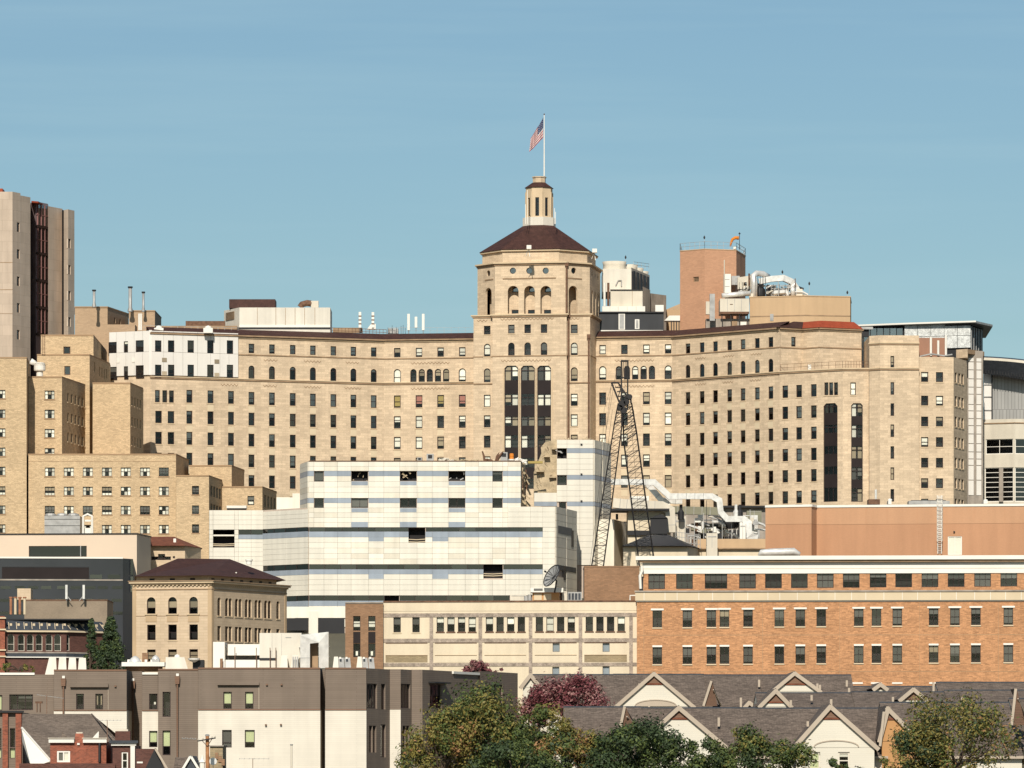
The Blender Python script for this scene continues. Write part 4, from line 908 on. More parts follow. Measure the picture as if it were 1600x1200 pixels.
for i in range(n+1):
    u = 1535+i*10; top.append((u, 558.5+.0007*(u-1535)**2+ (u-1535)*.03)); bot.append((u, 584+.0007*(u-1535)**2+(u-1535)*.1-(0 if i else 0)))
for i in range(n):
    (u0, a0), (u1, a1) = top[i], top[i+1]; b0, b1 = bot[i][1], bot[i+1][1]
    mb.poly([P(u0, b0, 903), P(u1, b1, 903), P(u1, a1+4, 901), P(u0, a0+4, 901)], 0); mb.poly([P(u0, a0+4, 901), P(u1, a1+4, 901), P(u1, a1, 901), P(u0, a0, 901)], 1)
    mb.poly([P(u0, a0, 901), P(u1, a1, 901), P(u1, a1-2, 925), P(u0, a0-2, 925)], 0)
mb.build('curved_roof', ['slate', 'beige2'], B.e)
for i in range(16): MB().box(*bx(1540+i*4.4, 1540.8+i*4.4, 566, 583+i*.5, 902.4, .3)).build('roof_rib', 'dark', B.e)
W[0].rect(1540, 1583, 686, 709.5, cols=2, rows=2, gm='dglass', fm='white', rowf=[.5]); W[1].rect(1586.5, 1638, 686, 709.5, cols=2, rows=2, gm='dglass', fm='white', rowf=[.5])
W[0].rect(1538.5, 1583.5, 730.5, 784, cols=1, rows=7, gm='dglass', fm='white', t=.14); W[1].rect(1586, 1638, 730.5, 784, cols=2, rows=7, gm='dglass', fm='white', t=.14)
W[0].band(PZ(662, 899), PZ(660.5, 899), .15, 'limedark', 'ledge'); W[1].band(PZ(662, 899), PZ(660.5, 899), .15, 'limedark', 'ledge')
MB().box(*bx(1561, 1567.5, 731, 784, 897.3, .4)).build('column', 'concg', B.e)
B.done()
# ---------------------------------------------------------------- concrete tower at the left edge
B = Bld('concrete_tower', 'tall concrete tower with recessed dark glass bay at left edge', 'tower', P(60, 560, 950))
zt_ = PZ(299.5, 940); Y0 = 940
f1 = [xy(-60, Y0), xy(19.5, Y0), xy(32, Y0+2.4), xy(32, 975), xy(-60, 975)]
W1 = B.vol(f1, 42, zt_, 'conc')
f2 = [xy(32.02, Y0+2.4), xy(47.5, Y0+5.6), xy(47.5, 978), xy(32.02, 978)]; W2 = B.vol(f2, 42, zt_-.4, 'conc')
f3 = [xy(46.5, 956), xy(56, 953.5), xy(75, 957.5), xy(80, 985), xy(46.5, 985)]; W3 = B.vol(f3, 42, PZ(319, 958), 'mauve')
f4 = [xy(75.2, 953), xy(97.8, 957.6), xy(97.8, 990), xy(75.2, 990)]; W4 = B.vol(f4, 42, PZ(322, 953), 'conc')
f5 = [xy(98.2, 955), xy(106.5, 953.5), xy(116.3, 955.8), xy(116.3, 990), xy(98.2, 990)]; W5 = B.vol(f5, 42, PZ(327.5, 954), 'conc')
for v in (355, 397, 439.5, 481, 523): W1[1].wu(28.6, v, .95, 1.7, rows=1)
for v in (380.5, 421.5, 462, 503): W5[1].wu(108.5, v, 1.0, 1.7, rows=1)
W1[0].band(PZ(410.6, Y0), PZ(409.6, Y0), .04, 'limedark', 'joint'); W1[0].band(PZ(453, Y0), PZ(452, Y0), .04, 'limedark', 'joint'); W1[0].band(PZ(490, Y0), PZ(489.4, Y0), .04, 'limedark', 'joint')
g3 = W3[1]
for i, (va, vb) in enumerate(((322, 354), (358, 396), (400, 438), (442, 480), (484, 522))):
    z1, z0 = PZ(va, 957), PZ(vb, 957)
    for j in range(3): q0, q1 = g3.L*(.12+.29*j), g3.L*(.12+.29*(j+1))-.12; g3.block(q0, q1, z0, z1, .01, .1, 'bglass' if i == 0 else 'glass', 'pane')
    for j in range(4): q = g3.L*(.10+.29*j); g3.block(q-.05, q+.08, z0, z1, .01, .25, 'dustred', 'mullion')
    g3.block(0, g3.L, z0-.5, z0-.1, .01, .3, 'frame', 'spandrel'); g3.block(.1, g3.L-.1, (z0+z1)/2-.06, (z0+z1)/2+.06, .01, .2, 'dustred', 'transom')
MB().box(*bx(-20, 4, 294.5, 299.5, 945, 4)).build('roof_box', 'rroof', B.e)
MB().prism([xy(49, 951), xy(60, 952), xy(76, 961), xy(50, 965)], PZ(320, 955), PZ(317.5, 955)).build('canopy', 'rroof', B.e)
MB().box(PX(33, 950), PX(46, 950), 948, 950.5, PZ(545, 949), PZ(520, 949)).build('balcony_grille', 'dark', B.e)
B.done()
# ================================================================ yellow brick stepped hospital building (left)
Y = Bld('yellow_brick_hospital', 'stepped yellow brick hospital block with many small windows', 'building', P(200, 840, 850))
YB = 34.0
def yvol(front_, side, vtop, Yf, D=None, m='ybrick'):
    """stepped block: front (u0,u1) at Yf, receding right side to (u2,Y2)"""
    u0, u1 = front_; f = [xy(u0, Yf), xy(u1, Yf)]
    if side: f += [xy(side[0], side[1])]; Yb = side[1]
    else: Yb = Yf+(D or 10)
    f += [(f[-1][0]-.3, Yb+6), (f[0][0], Yb+6)]
    W = Y.vol(f, YB, PZ(vtop, Yf), m); Y.coping(f, PZ(vtop, Yf)+.05, 'ybrick2', .2, .06); return W
WIN3 = dict(cols=3, rows=2, t=.07, fm='frame', rowf=[.55])
def cur():
    """curtain states of the three-light windows"""
    r = random.random()
    if r < .6: return [(0, .33, 0, 1, 'blindw'), (.67, 1, 0, 1, 'blindw'), (.34, .66, .5, 1, random.choice(['blindt', 'blindw', 'blindg']))]
    if r < .7: return [(0, 1, .3, 1, 'blindg')]
    if r < .85: return [(0, .33, .5, 1, 'blindw'), (.34, .67, 0, .45, 'blindw'), (.67, 1, 0, 1, 'blindw')]
    return [(0, 1, .55, 1, 'blindt'), (0, 1, 0, .3, 'blindw')]
# front blocks
A1 = yvol((-90, 41.5), (44.6, 851), 558.5, 842)
for v in (616, 646.5, 676, 706, 736, 766.5, 796.5, 826): A1[0].wu(1.2, v, 1.5, 1.4, blinds=cur(), sill='ybrick2', **WIN3)
A2 = yvol((44.6, 96.8), (144.6, 871.5), 588.8, 849)
for v in (617, 647, 677, 707): A2[0].wu(77.5, v, 1.62, 1.42, blinds=cur(), sill='ybrick2', **WIN3)
zr = [PZ(v, 852) for v in (620, 651, 682)]
for q in (.2, .32, .44, .56, .67, .77, .86, .94):
    for z in zr: A2[1].win(A2[1].L*q, z, 1.1, 1.5, blinds=[(0, 1, 0, 1, 'blindw')] if random.random() < .75 else [(0, 1, .4, 1, 'blindt')], fm='frameg', sill='limetrim')
A3 = yvol((144.8, 203.5), (222.8, 872.5), 598.3, 861)
for q in (.15, .38, .6, .82):
    for v in (628, 660, 690): A3[1].win(A3[1].L*q, PZ(v, 865), 1.0, 1.5, blinds=[(0, 1, 0, 1, 'blindw')] if random.random() < .7 else [(0, 1, .4, 1, 'blindt')], fm='frameg', sill='limetrim')
A4 = yvol((44.5, 275), (294, 858), 709.5, 843)
for v in (737.3, 767.3, 797.3, 827): A4[0].rows([77.8, 107.5, 137.2, 167, 196.5, 226.5, 256], 167, [v], 1.62, 1.42, blinds=None, sty=(), sill='ybrick2', **WIN3) if False else [A4[0].wu(u, v, 1.62, 1.42, blinds=cur(), sill='ybrick2', **WIN3) for u in (77.8, 107.5, 137.2, 167, 196.5, 226.5, 256)]
A4[0].band(PZ(721, 843), PZ(720.3, 843), .03, 'ybrick2', 'band_course')
A5 = yvol((275.2, 326.5), (346.5, 851), 743, 838)
for v in (766, 796.5, 826): A5[0].wu(305.5, v, 1.15, 1.4, rows=2, cols=2, t=.07, blinds=[(0, 1, .3, .8, 'blindg')], sill='ybrick2')
for v in (769, 797):
    for q in (.2, .42, .64, .86): A5[1].win(A5[1].L*q, PZ(v, 844), 1.9, 1.75, blinds=[(0, 1, 0, 1, 'blindw')], fm='frameg')
A6 = yvol((296, 362), (381.5, 866), 727.3, 853)
A7 = yvol((346.8, 410), (432, 866), 760.5, 851)
A7[0].wu(350.5, 753.5, .5, .5, open_=True) if False else None
for v in (782,): A7[0].wu(392, v, 1.1, 1.5, cols=1, t=.07, blinds=[(0, 1, .55, 1, 'blindg'), (.1, .9, .1, .4, 'blindw')])
for q in (.2, .42, .64, .86): A7[1].win(A7[1].L*q, PZ(785, 858), 1.7, 2.0, blinds=[(0, 1, 0, 1, 'blindw')], fm='frameg')
A8 = yvol((64, 146), (165.5, 905), 523.5, 874)
A8[0].rect(99, 110, 541.5, 553, rows=1, gm='dglass', fm='rust'); 
A9 = yvol((58, 140), (171, 884), 554, 866)
A9[0].rect(100.5, 110, 572, 586, rows=1, gm='dglass', fm='rust')
for q, v in ((.25, 577), (.5, 581), (.62, 581), (.74, 582), (.86, 580)): A9[1].win(A9[1].L*q, PZ(v, 876), .9, 1.6, blinds=[(0, 1, 0, .8, 'blindw')], fm='frameg')
for q, v in ((.35, 539), (.7, 549)): A8[1].win(A8[1].L*q, PZ(v, 884), 1.1, 1.5, blinds=[(0, 1, 0, .8, 'blindt')], fm='frameg')
mb = MB()
for du in (0, 4): mb.tube([P(66+du, 553.5, 865.7), P(66+du, 523, 865.7)], .05, 4)
for i in range(14): mb.tube([P(66, 553-i*2.1, 865.7), P(70, 553-i*2.1, 865.7)], .035, 4)
mb.build('ladder', 'rust', Y.e)
Y.done()
e = thing('white_horn_vent', 'white flared roof vent on the yellow brick roof', 'vent', P(61, 588, 851))
MB().lathe(P(62, 588, 852), [(.55, 0), (.55, .8), (.9, .9), (.95, 1.1), (.95, 1.7), (1.0, 1.9)], 14).build('drum', 'white', e); MB().lathe(P(61.5, 572, 852), [(.75, 0), (1.0, .4), (.7, .55)], 12).build('bowl', 'white', e)
MB().tube([P(56, 568, 852), P(51.5, 564.5, 852), P(50, 570, 852)], [.35, .5, .6], 10).build('horn', 'white', e, smooth=True)
e = simple('grey_cooling_unit', 'corrugated grey cooling unit with round fans below yellow brick windows', 'cooling unit', 69.5, 125, 806, 836, 832, 5, 'galvd')
for u in (79, 97, 115): MB().lathe(P(u, 806, 834), [(.95, 0), (.85, .3), (.3, .45)], 16).build('fan', 'galvd', e)
for v in (811, 821): front(e, 69.5, 125, v, v+.6, 832, 'rib', 'dark', .04)
e = thing('white_pipe_frame', 'white pipe frame beside the grey cooling unit', 'pipe frame', P(137, 836, 831))
MB().tube([P(130, 836, 831), P(130, 807, 831), P(137, 803.5, 831), P(144, 807, 831), P(144, 836, 831)], .2, 8).build('hoop', 'white', e); MB().box(*bx(132, 142, 812, 815, 831.5, .6)).box(*bx(132, 142, 825, 834, 831.5, .6)).build('cabinet', 'white', e)
e = thing('white_louvre_hood', 'white flat roof hood on the low yellow brick step', 'roof hood', P(369, 793, 845)); MB().box(*bx(354, 385, 790, 794, 844, 2)).build('hood', 'white', e); MB().box(*bx(354.5, 384.5, 794.1, 796.3, 844.2, 1.6)).build('slot', 'dark', e)

# ================================================================ white panel building under demolition
D = Bld('cream_panel_building', 'cream panelled building with blue bands, partly demolished', 'building', P(650, 985, 800))
Y8 = 800.0; DB = 14.0
npan = [0]; rest = MB(); rest_b = MB()
def panels(wv, cols_, bands, skip=(), gap=.026, o0=.03, o1=.2):
    """cols_: column edges in photo columns; bands: (v0, v1, kind, rows) measured on the main face (distance 800)"""
    qs = [wv.hit(u) if not isinstance(u, tuple) else u[0] for u in cols_]
    for (v0, v1, kind, nr) in bands:
        za, zb = PZ(v0, Y8), PZ(v1, Y8)
        for r in range(nr):
            zt1, zb1 = za-(za-zb)*r/nr, za-(za-zb)*(r+1)/nr
            for qa, qb in zip(qs, qs[1:]):
                qm, zm = (qa+qb)/2, (zt1+zb1)/2
                sk = [s for s in skip if s[0]-.01 < qm < s[1]+.01 and s[2] < zm < s[3]]
                if sk: continue
                if qb-qa < .15 or zt1-zb1 < .1: continue
                m = 'bpanel' if kind == 'b' else ('wpanel' if random.random() < .75 else 'wpanel2')
                pts = [wv.pt(qa+gap/2, 0, o1), wv.pt(qb-gap/2, 0, o1), wv.pt(qb-gap/2, 0, o0), wv.pt(qa+gap/2, 0, o0)]
                if npan[0] < 296 and kind != 's' and wv.L > 6:
                    MB().prism(pts, zb1+gap/2, zt1-gap/2).build('panel', m, D.e); npan[0] += 1
                else: (rest_b if kind == 'b' else rest).prism(pts, zb1+gap/2, zt1-gap/2)
def strip(wv, u0, u1, v0, v1, cols_=None, m='dglass'):
    """ribbon of dark glass set back behind the panels"""
    q0 = wv.hit(u0) if not isinstance(u0, tuple) else u0[0]; q1 = wv.hit(u1) if not isinstance(u1, tuple) else u1[0]
    za, zb = PZ(v0, Y8), PZ(v1, Y8); n = max(1, round((q1-q0)/2.55))
    for i in range(n):
        a, b = q0+(q1-q0)*i/n+.04, q0+(q1-q0)*(i+1)/n-.04
        wv.block(a, b, zb+.02, za-.02, .02, .05, 'room' if random.random() < .75 else ('blindg' if random.random() < .7 else 'blindt'), 'lining'); wv.block(a, b, zb+.02, za-.02, .09, .11, m, 'pane')
        wv.block(b, b+.08, zb, za, .02, .15, 'frame', 'mullion')
def hole(wv, u0, u1, v0, v1, bits=1):
    """torn-out opening with bent rails"""
    q0, q1 = wv.hit(u0), wv.hit(u1); za, zb = PZ(v0, Y8), PZ(v1, Y8)
    wv.ops.append(((q0+q1)/2, (za+zb)/2, q1-q0, za-zb, 0))
    if bits:
        for i, f_ in enumerate((.18, .32)):
            z = zb+(za-zb)*f_; MB().tube([wv.pt(q0, z, .05), wv.pt((q0+q1)/2, z-.05, .05), wv.pt(q1, z+.04, .05)], .07, 5).build('guard_rail', 'limewash', D.e)
    return (q0, q1, zb, za)
def wwin(wv, u0, u1, v0, v1, bl=None, brk=False):
    q0, q1 = wv.hit(u0), wv.hit(u1); za, zb = PZ(v0, Y8), PZ(v1, Y8)
    if brk:
        wv.ops.append(((q0+q1)/2, (za+zb)/2, q1-q0, za-zb, 0)); mb = MB()
        for i in range(5):
            a = Vector(wv.pt(q0+(q1-q0)*random.random(), zb+(za-zb)*random.random()*.8, -random.uniform(.3, .8))); c = a+Vector((random.uniform(-.7, .7), random.uniform(-.2, .2), random.uniform(-.5, .5)))
            mb.tube([a, c], random.uniform(.05, .16), 4)
        mb.build('debris', random.choice(['limewash', 'rubble', 'galvd']), D.e)
    else: wv.win((q0+q1)/2, (za+zb)/2, q1-q0, za-zb, cols=2 if u1-u0 > 20 else 1, rows=1, t=.08, blinds=bl, sty=[(.4, 'blindg', .3, .9)])
    return (q0, q1, zb, za)
UPB = [(721.5, 736, 'w', 2), (736, 744, 'b', 1), (744, 778.3, 'w', 4), (778.3, 786, 'b', 1), (786, 824, 'w', 5)]
LOB = [(830.6, 839.5, 'b', 1), (839.5, 881.8, 'w', 5), (889.6, 897.3, 'b', 1), (897.3, 930.4, 'w', 4), (938.6, 947, 'b', 1)]
COLS = [482.7, 490.5, 506.3, 527.5, 548.6, 575.8, 599.7, 624.7, 651.6, 675.5, 700.5, 727, 748, 769.5, 785.5, 793.5, 813.8]
# upper two storeys
fu = [xy(470.5, Y8*1.0085), xy(482.7, Y8), xy(814, Y8), xy(821, Y8+9), xy(821, Y8+12), xy(471, Y8+16)]
WU = D.vol(fu, PZ(824, Y8), PZ(720.3, Y8), 'wjoint', rz=.3); wu = WU[1]
sk = []
for (u0, u1) in ((491, 505.8), (769.6, 785)):
    sk += [wwin(wu, u0, u1, 736.5, 752.5), wwin(wu, u0, u1, 778.5, 795)]
for i, (u0, u1) in enumerate(((549, 575), (625, 651), (701, 727))):
    sk += [wwin(wu, u0, u1, 736.5, 751.5, brk=True), wwin(wu, u0, u1, 778.5, 793.5)]
sk2 = [(a-.02, b+.02, c, d) for a, b, c, d in sk]
ss_ = sorted(COLS); panels(wu, ss_, UPB, skip=[(a, b, c+.1, d+.05) for a, b, c, d in sk2])
for (a, b, c, d) in sk:                                   # blue sill panels below the wide openings
    if b-a > 2: wu.block(a+.02, b-.02, c-.68, c-.06, .2, .215, 'bpanel', 'sill_panel')
for u0, u1 in ((549, 575), (625, 651), (701, 727)): q0, q1 = wu.hit(u0), wu.hit(u1); wu.block(q0, q1, PZ(823.8, Y8), PZ(815.5, Y8), .2, .215, 'bpanel', 'patch_panel')
panels(WU[0], [(0,), (WU[0].L,)], UPB)
wu.band(PZ(721.3, Y8), PZ(719.8, Y8), .26, 'rust', 'roof_edge')
# broken right end of the upper storeys
WU[2].m = 'rubble'
mb = MB()
for i in range(26):
    a = Vector(WU[2].pt(random.uniform(0, WU[2].L), random.uniform(PZ(785, Y8), PZ(722, Y8)), .1)); c = a+Vector((random.uniform(-.3, .8), random.uniform(-.3, .3), random.uniform(-1.8, .5))); mb.tube([a, c], random.uniform(.06, .22), 4)
mb.build('torn_framing', 'rubble', D.e)['kind'] = 'stuff'
mb = MB()
for i in range(14):
    a = Vector(WU[2].pt(random.uniform(0, WU[2].L), random.uniform(PZ(760, Y8), PZ(726, Y8)), .15)); mb.tube([a, a+Vector((random.uniform(-.2, .3), 0, random.uniform(-2.5, -.8)))], .07, 4)
mb.build('hanging_bars', 'rust', D.e)['kind'] = 'stuff'
# lower three storeys
fl_ = [xy(482.7, Y8-.05), xy(867.5, Y8-.05), xy(900, Y8+14), xy(898, Y8+20), xy(484, Y8+22)]
WLo = D.vol(fl_, DB, PZ(824, Y8), 'wjoint', rz=.2); wo_ = WLo[0]
LC = COLS[:1]+COLS[2:13]+[769.5, 790, 811, 829, 848]
skl = [hole(wo_, 638.5, 664.5, 824.5, 851.5), hole(wo_, 755.5, 785.5, 881.5, 903.5), hole(wo_, 601, 623.7, 930.8, 943, 0)]
panels(wo_, LC, LOB, skip=[(a-.3, b+.3, c, d) for a, b, c, d in skl])
for (a, b, c, d) in skl:                                  # cut panels round the torn openings
    for (q0, q1) in ((wo_.hit(624.7), a), (b, wo_.hit(675.5))) if a < wo_.hit(700) and c > PZ(860, Y8) else ((wo_.hit(748), a), (b, wo_.hit(790))) if c > PZ(920, Y8) else ():
        for zt1, zb1, m_ in (((PZ(830.6, Y8), PZ(839.5, Y8), 'bpanel'), (PZ(839.5, Y8), PZ(848, Y8), 'wpanel')) if c > PZ(860, Y8) else ((PZ(889.6, Y8), PZ(897.3, Y8), 'bpanel'), (PZ(897.3, Y8), PZ(905.5, Y8), 'wpanel'))):
            if q1-q0 > .1: wo_.block(q0+.02, q1-.02, zb1+.02, zt1-.02, .03, .2, m_, 'panel')
panels(wo_, [848, 867.5], [(793, 824, 'w', 4), (824, 830.6, 'w', 1), (881.8, 889.6, 'w', 1), (930.4, 938, 'w', 1)]+[(a, b, 'w', c) for a, b, _, c in LOB])
for (va, vb, u1) in ((824.6, 830.4, 848), (882.2, 889.4, 848), (930.8, 938.4, 796)):
    for (ua, ub_) in (((482.7, 638), (665, u1)) if va < 850 else ((482.7, 755), (786, u1)) if va < 900 else ((482.7, 600.5), (624, u1))): strip(wo_, ua, ub_, va, vb)
for (u0, u1, v0, v1) in ((675.5, 700.5, 839.5, 846), (575.8, 599.7, 839.5, 846), (575.8, 599.7, 897, 904.5), (675.5, 700.5, 897, 904.5)):
    q0, q1 = wo_.hit(u0), wo_.hit(u1); wo_.block(q0+.02, q1-.02, PZ(v1, Y8), PZ(v0, Y8), .2, .215, 'bpanel', 'patch_panel')
# raised right part of the front (top at row 792)
ft = [xy(793.8, Y8-.1), xy(867.5, Y8-.1), xy(900, Y8+14), xy(898, Y8+18), xy(794, Y8+16)]
WT = D.vol(ft, PZ(824, Y8), PZ(791.5, Y8), 'wjoint', rz=.2); wt = WT[0]
panels(wt, [793.8, 811, 829, 848, 867.5], [(792, 824, 'w', 4)])
for wv in (WT[1], WLo[1]):
    z0, z1 = wv.z0, wv.z1; n = max(1, round((z1-z0)/1.15)); n = min(n, 16)
    for i in range(n):
        mb = MB(); za = z1-(z1-z0)*i/n; zb = z1-(z1-z0)*(i+1)/n
        for (a, b) in ((.02, wv.L*.48), (wv.L*.5, wv.L)):
            if random.random() < .93: mb.prism([wv.pt(a, 0, .16), wv.pt(b-.04, 0, .16), wv.pt(b-.04, 0, .03), wv.pt(a, 0, .03)], zb+.03, za-.01)
        if mb.f: mb.build('panel', 'wpanel2', D.e)
sd = WLo[1]
for (v0, v1, qa, qb) in ((823, 835, .08, .75), (884, 892, .06, .95)):
    sd.block(sd.L*qa, sd.L*qb, PZ(v1, Y8+5), PZ(v0, Y8+5), .17, .2, 'blindg', 'torn_strip')
for (q, v0, v1) in ((.72, 826, 852), (.34, 884, 906)): sd.block(sd.L*q, sd.L*(q+.1), PZ(v1, Y8+5), PZ(v0, Y8+5), .17, .23, 'dark', 'split')
# angled and left fronts
fa = [xy(411.5, Y8*1.0095), xy(482.6, Y8), xy(483, Y8+20), xy(412, Y8+20)]
WA = D.vol(fa, DB, PZ(797.2, Y8*1.0095), 'wjoint', rz=.3); wa = WA[0]
AB = [(795.7, 823.4, 'w', 4), (830, 839, 'b', 1), (839, 881, 'w', 5), (889.6, 898, 'b', 1), (898, 930.4, 'w', 4), (938.6, 948, 'b', 1), (948, 985, 'w', 4)]
panels(wa, [411.5, 447.5, 482.4], AB)
for va, vb in ((824, 830), (881.5, 889.4), (930.8, 938.4)): strip(wa, 411.5, 482.4, va, vb)
fb = [xy(327, Y8*1.0095), xy(411.4, Y8*1.0095), xy(411.4, Y8+20), xy(328, Y8+20)]
WB_ = D.vol(fb, DB, PZ(797.2, Y8*1.0095), 'wjoint', rz=.4); wb = WB_[0]
Yq = Y8*1.0095; keep = Y8; Y8 = Yq
hb = hole(wb, 333, 366.5, 838, 855.5)
panels(wb, [327, 333, 366.5, 372.5, 392.5, 411.4], [(797.4, 827.5, 'w', 4), (842.5, 848, 'w', 1), (848, 884, 'w', 5), (884, 930, 'w', 5), (938, 985, 'w', 4)], skip=[(hb[0], hb[1], hb[2]-.6, hb[3]+.5)])
panels(wb, [327, 333, 366.5, 372.5], [(827.6, 835.5, 'w', 1), (835.6, 842.3, 'w', 1)], skip=[(hb[0], hb[1], hb[2]-.6, hb[3]+.1)])
wb.block(hb[0]+.02, hb[1]-.02, hb[3]+.02, PZ(827.6, Y8), .03, .2, 'wpanel', 'panel'); wb.block(hb[0]+.02, hb[1]-.02, PZ(862.4, Y8), hb[2]-.02, .03, .2, 'wpanel', 'panel')
strip(wb, 372.6, 411.4, 827.6, 835.3); panels(wb, [372.6, 392.5, 411.4], [(835.4, 842.3, 'b', 1)])
strip(wb, 385, 411.4, 930.4, 937.8)
Y8 = keep
# stepped white parapet between, and the taller right tower stub
MB().prism([xy(432, 812), xy(457, 812), xy(457, 818), xy(432, 818)], PZ(800, 812), PZ(777, 812)).prism([xy(457, 811.8), xy(470, 811.8), xy(470, 818), xy(457, 818)], PZ(800, 812), PZ(771, 812)).build('parapet', 'wpanel', D.e)
# two-storey dark undercroft at the bottom with white pier
front(D.e, 446, 481.5, 966, 985, Y8-.3, 'undercroft', 'dark', .1); front(D.e, 497.5, 538, 966, 1003, Y8-.3, 'undercroft', 'dark', .1); front(D.e, 482.5, 497, 955, 1003, Y8-.3, 'pier', 'wpanel', .35); front(D.e, 446, 540, 948, 965.5, Y8-.3, 'lintel_panel', 'wpanel', .2)
front(D.e, 497.5, 540, 1000, 1010, Y8-.3, 'low_band', 'bpanel', .2)
panels(wo_, LC, [(947, 980, 'w', 3)])
# broken concrete core and right tower of the same building
Yt = 822
MB().prism([xy(834, Yt+3), xy(872, Yt+2), xy(872, Yt+10), xy(834, Yt+10)], DB, PZ(738, Yt)).build('broken_core', 'rubble', D.e)
random.seed(21); prof = [(834, 738), (838, 728), (843, 716), (846, 708), (845, 699), (852, 691), (861, 689), (866, 686), (871.5, 687)]
mb = MB(); n = len(prof)
mb.poly([P(u, v, Yt+2.6) for u, v in prof]+[P(871.5, 740, Yt+2.6), P(834, 740, Yt+2.6)])
for (u0, v0), (u1, v1) in zip(prof, prof[1:]): mb.poly([P(u0, v0, Yt+2.6), P(u1, v1, Yt+2.6), P(u1, v1, Yt+8), P(u0, v0, Yt+8)])
mb.build('jagged_core', 'rubble', D.e)
for i, (u, v, du, dv) in enumerate(((838, 735, 12, 2.2), (850, 712, 9, 2), (858, 744, 11, 2.4), (840, 768, 18, 2.4), (862, 700, 8, 2))):   # stubs of broken floor slabs
    MB().box(*bx(u, u+du, v, v+dv, Yt+1.5, 1.5)).build('slab_stub', 'rubble', D.e)
mb = MB()
for i in range(22): a = P(random.uniform(836, 868), random.uniform(692, 770), Yt+2.4); mb.tube([a, a+Vector((random.uniform(-.5, .5), -.25, random.uniform(-.8, .3)))], .03, 4)
mb.build('bent_rebar', 'rust', D.e)['kind'] = 'stuff'
Ys = Yt
ftw = [xy(870, Yt), xy(927, Yt), xy(953, Yt*1.012), xy(953, Yt+14), xy(871, Yt+12)]
WT2 = D.vol(ftw, DB, PZ(687, Yt), 'wjoint', rz=.3)
keep = Y8; Y8 = Yt; t0, t1 = WT2[0], WT2[1]
b1_ = wwin(t0, 870.6, 885.5, 701, 716.5, brk=True); b2_ = wwin(t0, 870.6, 885.5, 743.5, 758); b3_ = wwin(t0, 873.5, 884.5, 785, 795)
TB = [(687.5, 700.5, 'w', 2), (700.5, 708, 'b', 1), (708, 742.3, 'w', 4), (742.3, 749.5, 'b', 1), (749.5, 784, 'w', 4), (784, 791, 'b', 1), (791, 883, 'w', 10)]
panels(t0, [870.1, 885.8, 906, 926.8], TB, skip=[(a-.1, b+.05, c-.3, d+.1) for a, b, c, d in (b1_, b2_, b3_)])
mb = MB()
for za, zb, m_ in [(PZ(a, Yt), PZ(b, Yt), 1 if kd == 'b' else 0) for a, b, kd, _ in TB]:
    for (a, b) in ((.02, t1.L*.46), (t1.L*.5, t1.L)): mb.prism([t1.pt(a, 0, .2), t1.pt(b-.05, 0, .2), t1.pt(b-.05, 0, .03), t1.pt(a, 0, .03)], zb+.04, za-.02, m_)
mb.build('side_panels', ['wpanel2', 'bpanel'], D.e)
panels(t0, [834.5, 870], [(784, 791, 'b', 1), (770, 784, 'w', 1)])
for v in (694.5, 741, 783): q, z = t0.hit(908.5, v); t0.block(q-.15, q+.15, z-.12, z+.12, .2, .4, 'dark', 'lamp')
Y8 = keep
mb = MB()
for i in range(18):
    u = random.uniform(872, 950); c = P(u, 687.5+(u-927 if u > 927 else 0)*.25, Yt+.5+(u-927 if u > 927 else 0)*.35); mb.tube([c, c+Vector((random.uniform(-.6, .6), random.uniform(-.3, .3), random.uniform(.0, .5)))], random.uniform(.05, .15), 4)
mb.build('torn_edge', 'rubble', D.e)['kind'] = 'stuff'
rest.build('panel_courses', 'wpanel', D.e)['kind'] = 'stuff'
if rest_b.f: rest_b.build('blue_panel_courses', 'bpanel', D.e)['kind'] = 'stuff'
D.done()
# debris and plant left on the roof, each its own thing
for i, (u, v, w_, h_, m, lab) in enumerate(((655.5, 717, 7, 5, 'galvd', 'small grey box at the left of the demolition roof'), (672, 713.5, 11, 9, 'galvd', 'grey fan box on the demolition roof'), (787.5, 711, 11, 9, 'galvd', 'grey framed box near the broken roof end'))):
    e = simple('roof_box', lab, 'roof box', u-w_/2, u+w_/2, v-h_/2, 720.3, 803, 1.2, m); front(e, u-w_*.3, u+w_*.3, v-h_*.3, v+h_*.3, 803, 'louvre', 'dark', .05)
def scrap(name, lab, u0, u1, v, n, m, hmax, seed):
    random.seed(seed); mb = MB(); c0 = P((u0+u1)/2, 720, 803)
    for i in range(n):
        a = P(random.uniform(u0, u1), 720, 803+random.uniform(0, 2)); a.z = PZ(720.2, 800)-.2
        c = a+Vector((random.uniform(-1.2, 1.2), random.uniform(-.5, .5), random.uniform(.3, hmax))); mb.tube([a, (a+c)/2+Vector((0, 0, random.uniform(0, .3))), c], [random.uniform(.1, .3), random.uniform(.08, .3), .05], 5)
    tag(mb.build(name, m), lab, 'debris')
scrap('debris_heap', 'pale heap of bent sheet debris on the demolition roof', 684, 704, 712, 22, 'beige2', 1.0, 3)
scrap('debris_heap', 'low tan debris heap in the middle of the demolition roof', 716, 738, 714, 18, 'rubble', .7, 4)
scrap('bent_bars', 'bent standing bars on the demolition roof', 758, 782, 712, 9, 'rust', 2.4, 5)
scrap('debris_heap', 'white sheet scrap beside the orange barrel', 803, 822, 712, 14, 'white', 1.0, 6)
e = thing('orange_barrel', 'orange barrel at the broken roof end', 'barrel', P(799.5, 718, 803)); MB().lathe(P(799.5, 718, 803), [(.32, 0), (.35, .1), (.32, .4), (.35, .5), (.32, .9), (.2, .95)], 12).build('drum', 'orange', e); MB().lathe(P(799.5, 719.5, 803), [(.5, 0), (.5, .2), (.33, .22)], 12).build('base', 'white', e)
